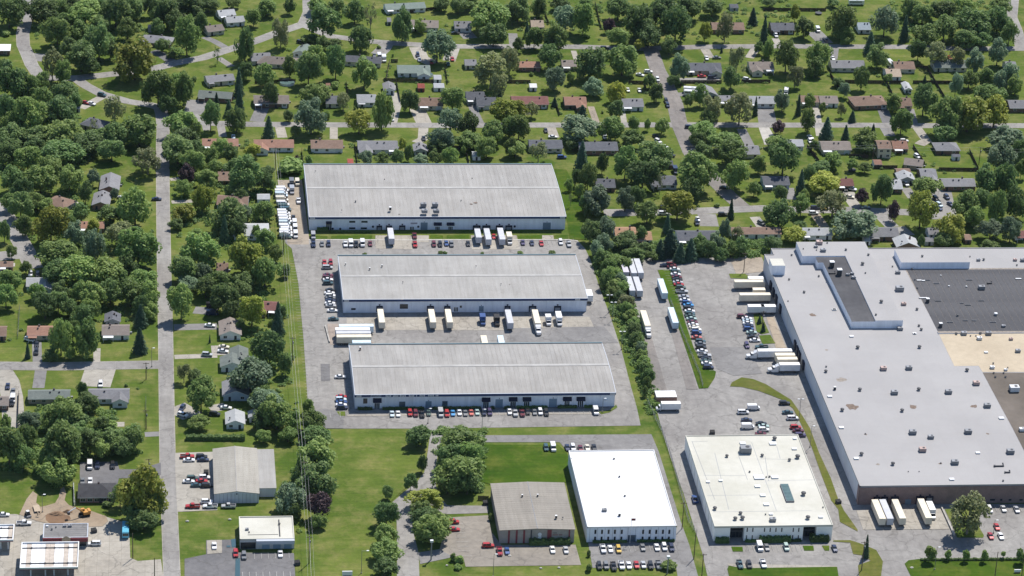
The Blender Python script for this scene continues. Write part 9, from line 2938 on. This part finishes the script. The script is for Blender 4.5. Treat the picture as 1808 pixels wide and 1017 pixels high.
# ------------------------------------------------------------------ things on the roofs
def roof_item(t, x, y, z, s, label, mat):
    nm, cat = {'m': ('roof_vent', 'vent'), 'b': ('rooftop_unit', 'rooftop unit'), 'h': ('roof_hatch', 'hatch'), 's': ('skylight', 'skylight'), 't': ('exhaust_stack', 'stack'), 'l': ('skylight', 'skylight'), 'd': ('rooftop_duct', 'duct')}[t]
    root = thing(nm, label, cat, (x, y, z), 0, {'m': 'roof vents', 'b': 'rooftop units', 'h': 'roof hatches', 's': 'skylights', 't': 'exhaust stacks', 'l': 'strip skylights', 'd': 'roof ducts'}[t])
    if t == 'm':
        m = MB(); m.tube((0, 0, -.05), (0, 0, .8*s), .62*s, .55*s, 12); m.obj('base', 'metal_grey', root)
        m = MB(); m.tube((0, 0, .8*s), (0, 0, 1.1*s), .85*s, .78*s, 14, 0); m.tube((0, 0, 1.1*s), (0, 0, 1.3*s), .75*s, .2*s, 14, 0); m.obj('cap', mat, root)
    elif t == 'b':
        MB().box(-1.05*s, 1.05*s, -.75*s, .75*s, -.05, .2).obj('curb', 'metal_grey', root)
        MB().box(-1.15*s, 1.15*s, -.85*s, .85*s, .2, 1.35*s).obj('cabinet', mat, root)
        m = MB(); m.tube((.35*s, 0, 1.35*s), (.35*s, 0, 1.42*s), .45*s, .45*s, 12); m.obj('fan', 'metal_dark', root)
        MB().box(-1.3*s, -1.15*s, -.6*s, .6*s, .3, 1.0*s).obj('hood', 'metal_grey', root)
    elif t == 'h':
        MB().box(-1.0*s, 1.0*s, -.8*s, .8*s, -.05, .35).obj('curb', 'metal_white', root); MB().box(-1.08*s, 1.08*s, -.88*s, .88*s, .352, .5).obj('lid', mat, root)
    elif t == 's':
        MB().box(-1.8*s, 1.8*s, -7.6*s, 7.6*s, -.05, .7).obj('frame', 'metal_grey', root)
        for i in range(12): MB().box(-1.65*s, 1.65*s, -7.4*s+i*1.24*s, -7.4*s+i*1.24*s+1.1*s, .7, .76).obj('pane', 'glass_teal', root)
    elif t == 'l':
        MB().box(-1.3*s, 1.3*s, -.45, .45, -.05, .3).obj('frame', 'metal_grey', root); MB().box(-1.2*s, 1.2*s, -.38, .38, .3, .36).obj('pane', mat, root)
    elif t == 't':
        MB().box(-.9*s, .9*s, -.9*s, .9*s, -.05, 2.6*s).obj('housing', 'metal_dark', root); MB().box(-1.05*s, 1.05*s, -1.05*s, 1.05*s, 2.6*s, 2.85*s).obj('cap', 'metal_white', root)
    elif t == 'd':
        m = MB(); m.tube((-1.6*s, 0, .35), (1.2*s, 0, .35), .3, .3, 8); m.tube((1.2*s, 0, .2), (1.2*s, 1.2*s, .8), .3, .3, 8); m.obj('pipe', mat, root); MB().box(-1.9*s, -1.4*s, -.4, .4, -.05, .7).obj('elbow_box', 'metal_dark', root)
for a in table(ROOF_ITEMS, 'sffffss'): roof_item(*a)

# ------------------------------------------------------------------ poles, wires, fences
WIRE_AT = {}
for (x, y, h, t, label) in POLES:
    grp = 'utility poles' if t in ('util', 'cross', 'tall') else 'lamp posts'
    nm, cat = ('utility_pole', 'utility pole') if t in ('util', 'cross', 'tall') else ('light_pole', 'light pole')
    root = thing(nm, label, cat, (x, y, .02), 0, grp); m = MB()
    if t in ('util', 'cross', 'tall'):
        m.tube((0, 0, 0), (0, 0, h), .2, .14, 8); m.obj('post', 'wood_pole', root)
        if t != 'tall':
            MB().box(-1.3, 1.3, -.07, .07, h-.6, h-.42).obj('crossarm', 'wood_pole', root)
            for k in (-1.2, -.4, .4, 1.2): MB().tube((k, 0, h-.42), (k, 0, h-.15), .06, .05, 6).obj('insulator', 'metal_grey', root)
        if t == 'util':
            mm = MB(); mm.tube((.35, 0, h-3.0), (.35, 0, h-2.0), .25, .25, 10); mm.obj('transformer', 'metal_grey', root)
    elif t == 'thick':
        m.tube((0, 0, 0), (0, 0, h), .28, .24, 10); m.obj('post', 'metal_grey', root); MB().box(-.6, .6, -.5, .5, h, h+.8).obj('lamp_head', 'metal_white', root)
    else:
        m.tube((0, 0, 0), (0, 0, h), .11, .08, 8); m.obj('post', 'steel_pole', root); MB().tube((0, 0, 0), (0, 0, .6), .3, .3, 10).obj('footing', 'concrete', root)
        arms = ((-1,), (1,)) if t == 'twin' else ((1,),)
        for (s,) in arms:
            L = 2.2 if t == 'arm' else .9
            MB().box(min(0, s*L), max(0, s*L), -.06, .06, h-.1, h).obj('arm', 'steel_pole', root); MB().box(s*L-.45, s*L+.45, -.25, .25, h-.08, h+.12).obj('lamp_head', 'metal_white', root)
for (pts, label) in WIRES:
    P = pts[1]; m = MB(); Q = []
    for a, b in zip(P, P[1:]):
        for i in range(7):
            t = i/7; q = Vector(a).lerp(Vector(b), t); q.z -= 3.2*t*(1-t); Q.append(q)
    Q.append(Vector(P[-1]))
    for a, b in zip(Q, Q[1:]): m.tube(a, b, pts[0], pts[0], 4, caps=False)
    tag(m.obj('power_line', 'wire'), label, 'power line', 'overhead power lines')
FM = {'wood': 'wood_fence', 'wire': 'metal_grey', 'white': 'metal_white'}
for (t, pts, label) in FENCES:
    x0, y0 = pts[0]; root = thing('chain_link_fence' if t == 'wire' else 'board_fence', label, 'fence', (x0, y0, 0), 0, 'chain link fences' if t == 'wire' else 'yard fences')
    h = 1.9 if t != 'wire' else 2.2; st = 2.4 if t != 'wire' else 3.0
    seg = shared(('fseg', t), lambda: (lambda m: ([m.box(i*.3+.01, i*.3+.285, -.03, .03, .05, h+.05*(i % 2)) for i in range(8)] and None) or (m.box(0, 2.4, .03, .1, .5, .6), m.box(0, 2.4, .03, .1, 1.4, 1.5), m.mesh('fence_panel', [FM[t]]))[2])(MB()) if t != 'wire' else
                 (lambda m: ([m.tube((0, 0, z), (3.0, 0, z), .018, .018, 4) for z in (.1, .5, .9, 1.3, 1.7, 2.15)] and [m.tube((i*.5, 0, .05), (i*.5, 0, 2.15), .012, .012, 3) for i in range(6)] and None) or m.mesh('fence_panel', [FM[t]]))(MB()))
    post = shared(('fpost', t), lambda: MB().box(-.07, .07, -.07, .07, 0, h+.15).mesh('post', [FM[t]]))
    for (ax, ay), (bx, by) in zip(pts, pts[1:]):
        L = math.hypot(bx-ax, by-ay); n = max(1, round(L/st)); a = math.atan2(by-ay, bx-ax)
        for i in range(n):
            f = i/n; p = (ax+(bx-ax)*f-x0, ay+(by-ay)*f-y0, 0)
            add('fence_panel', seg, root, p, a, (L/n/st, 1, 1)); add('post', post, root, p, a)
        add('post', post, root, (bx-x0, by-y0, 0), a)
# ------------------------------------------------------------------ small things
for (t, x, y, rz, s, label) in MISC:
    if t == 'dumpster':
        r_ = thing('dumpster', label, 'dumpster', (x, y, GZ), R(rz)); m = MB(); m.poly([(-1, -.8, 0), (-1, -.8, 1.2), (-1, .8, 1.5), (-1, .8, 0)]); m.poly([(1, .8, 0), (1, .8, 1.5), (1, -.8, 1.2), (1, -.8, 0)]); m.quad((-1, -.8, 0), (1, -.8, 0), (1, -.8, 1.2), (-1, -.8, 1.2)); m.quad((1, .8, 0), (-1, .8, 0), (-1, .8, 1.5), (1, .8, 1.5)); m.obj('bin', 'metal_dark', r_)
        for k in (-1, 1): m = MB(); m.quad((k*.5-.48, -.85, 1.22), (k*.5+.48, -.85, 1.22), (k*.5+.48, .85, 1.52), (k*.5-.48, .85, 1.52)); m.obj('lid', 'rubber', r_)
    elif t == 'excavator':
        r_ = thing('excavator', label, 'excavator', (x, y, GZ), R(rz))
        for k in (-1, 1):
            m = MB(); m.box(k*1.1-.3, k*1.1+.3, -1.9, 1.9, .1, .9); m.obj('track', 'rubber', r_)
        m = MB(); m.box(-1.3, 1.3, -.6, 2.2, 1.0, 2.1); m.box(-1.2, 1.2, 1.4, 2.4, 2.1, 2.4); m.obj('body', 'orange_machine', r_)
        G, T_ = greenhouse(-1.4, -1.2, .2, .3, 1.1, 2.9, .75); G.obj('cab', 'glass_dark', r_, (-.6, 0, 0)); T_.obj('cab_roof', 'orange_machine', r_, (-.6, 0, 0))
        m = MB(); m.tube((.3, -.4, 1.8), (.3, -3.4, 4.4), .3, .25, 6); m.obj('boom', 'orange_machine', r_)
        m = MB(); m.tube((.3, -3.4, 4.4), (.3, -6.2, 3.0), .22, .18, 6); m.obj('stick', 'metal_white', r_)
        m = MB(); m.prism([(-.3, -6.8), (.9, -6.8), (.9, -5.9), (-.3, -5.9)], 2.0, 3.0); m.obj('bucket', 'metal_dark', r_)
    elif t == 'flat_trailer':
        r_ = thing('flat_trailer', label, 'trailer', (x, y, GZ), R(rz)); m = MB(); m.box(-1.2, 1.2, -2.5, 2.5, .7, .85); m.box(-.1, .1, -4, -2.5, .6, .75); m.obj('deck', 'siding_tan', r_)
        for k in (-1, 1):
            for yy in (.2, 1.2): add('wheel', wheel_mesh(.35, .25), r_, (k*1.15, yy, 0))
    elif t == 'loader':
        r_ = thing('skid_loader', label, 'loader', (x, y, GZ), R(rz)); MB().box(-.7, .7, -1, 1.1, .5, 1.4).obj('body', 'metal_dark', r_); G, T_ = greenhouse(-.9, -.8, .5, .6, 1.4, 2.2, .8); G.obj('cab', 'glass_dark', r_); T_.obj('cab_roof', 'metal_white', r_)
        MB().box(-.9, .9, -2.0, -1.5, .1, .8).obj('bucket', 'metal_grey', r_)
        for k in (-1, 1):
            for yy in (-.7, .7): add('wheel', wheel_mesh(.4, .3), r_, (k*.85, yy, 0))
    elif t == 'soil':
        m = MB(); rr = random.Random(3); rings = []
        for k in range(5): rings.append([(math.cos(a*.524)*s*(1-k/5)*rr.uniform(.8, 1.15), math.sin(a*.524)*s*.6*(1-k/5)*rr.uniform(.8, 1.15), 1.6*(k/5)**.8) for a in range(12)])
        for k in range(4):
            for i in range(12): m.quad(rings[k][i], rings[k][(i+1) % 12], rings[k+1][(i+1) % 12], rings[k+1][i])
        m.poly(rings[4]); o = m.obj('soil_heap', 'soil', None, (x, y, 0)); tag(o, label, 'soil heap')
    elif t == 'pool':
        r_ = thing('swimming_pool', label, 'pool', (x, y, 0)); m = MB(); m.tube((0, 0, 0), (0, 0, 1.2), s, s, 20, caps=False); m.obj('wall', 'metal_white', r_); m = MB(); m.tube((0, 0, .9), (0, 0, 1.0), s*.96, s*.96, 20); m.obj('water', 'glass_teal', r_)
    elif t == 'wall':
        r_ = thing('retaining_wall', label, 'wall', (x, y, 0), R(rz)); MB().box(-.2, .2, -s/2, s/2, 0, .7).obj('wall', 'concrete_white', r_); MB().box(-.26, .26, -s/2, s/2, .702, .8).obj('coping', 'concrete_white', r_)
    elif t == 'boulder':
        m = MB(); v, f = blob(np.zeros(3), 1.0, 1); rr = random.Random(int(x)); m.v = [(a[0]*s*rr.uniform(.7, 1.2), a[1]*s*.8*rr.uniform(.7, 1.2), a[2]*s*.5+s*.2) for a in v]; m.f = list(f); m.m = [0]*len(f); o = m.obj('boulder', 'stone', None, (x, y, .1)); tag(o, label, 'rock', 'pale rocks')
    elif t == 'vine':
        r_ = thing('vine', label, 'climbing plant', (x, y, 0)); add('foliage', crown_mesh('c', 1), r_, (0, 0, 5.5), 0, (1.5, 1.5, 5.0))
    elif t == 'flag':
        r_ = thing('flagpole', label, 'flagpole', (x, y, .1)); m = MB(); m.tube((0, 0, 0), (0, 0, 11), .12, .07, 8); m.obj('post', 'metal_white', r_); MB().box(0, 1.6, -.02, .02, 9.9, 10.9).obj('flag', 'fascia_red', r_)
    elif t == 'sign':
        r_ = thing('roadside_sign', label, 'sign', (x, y, .1), R(rz)); MB().box(-1.6*s, 1.6*s, -.2, .2, .5, 1.9*s).obj('board', 'metal_white', r_); MB().box(-1.3*s, 1.3*s, -.15, .15, 0, .499).obj('plinth', 'siding_brick', r_)
    elif t == 'play':
        r_ = thing('trampoline', label, 'trampoline', (x, y, 0)); m = MB(); m.tube((0, 0, .85), (0, 0, .95), 2.0, 2.0, 18); m.obj('mat', 'metal_dark', r_)
        for i in range(6): MB().tube((1.9*math.cos(i*1.05), 1.9*math.sin(i*1.05), 0), (1.9*math.cos(i*1.05), 1.9*math.sin(i*1.05), .85), .05, .05, 5).obj('leg', 'metal_grey', r_)
    elif t == 'person':
        pass
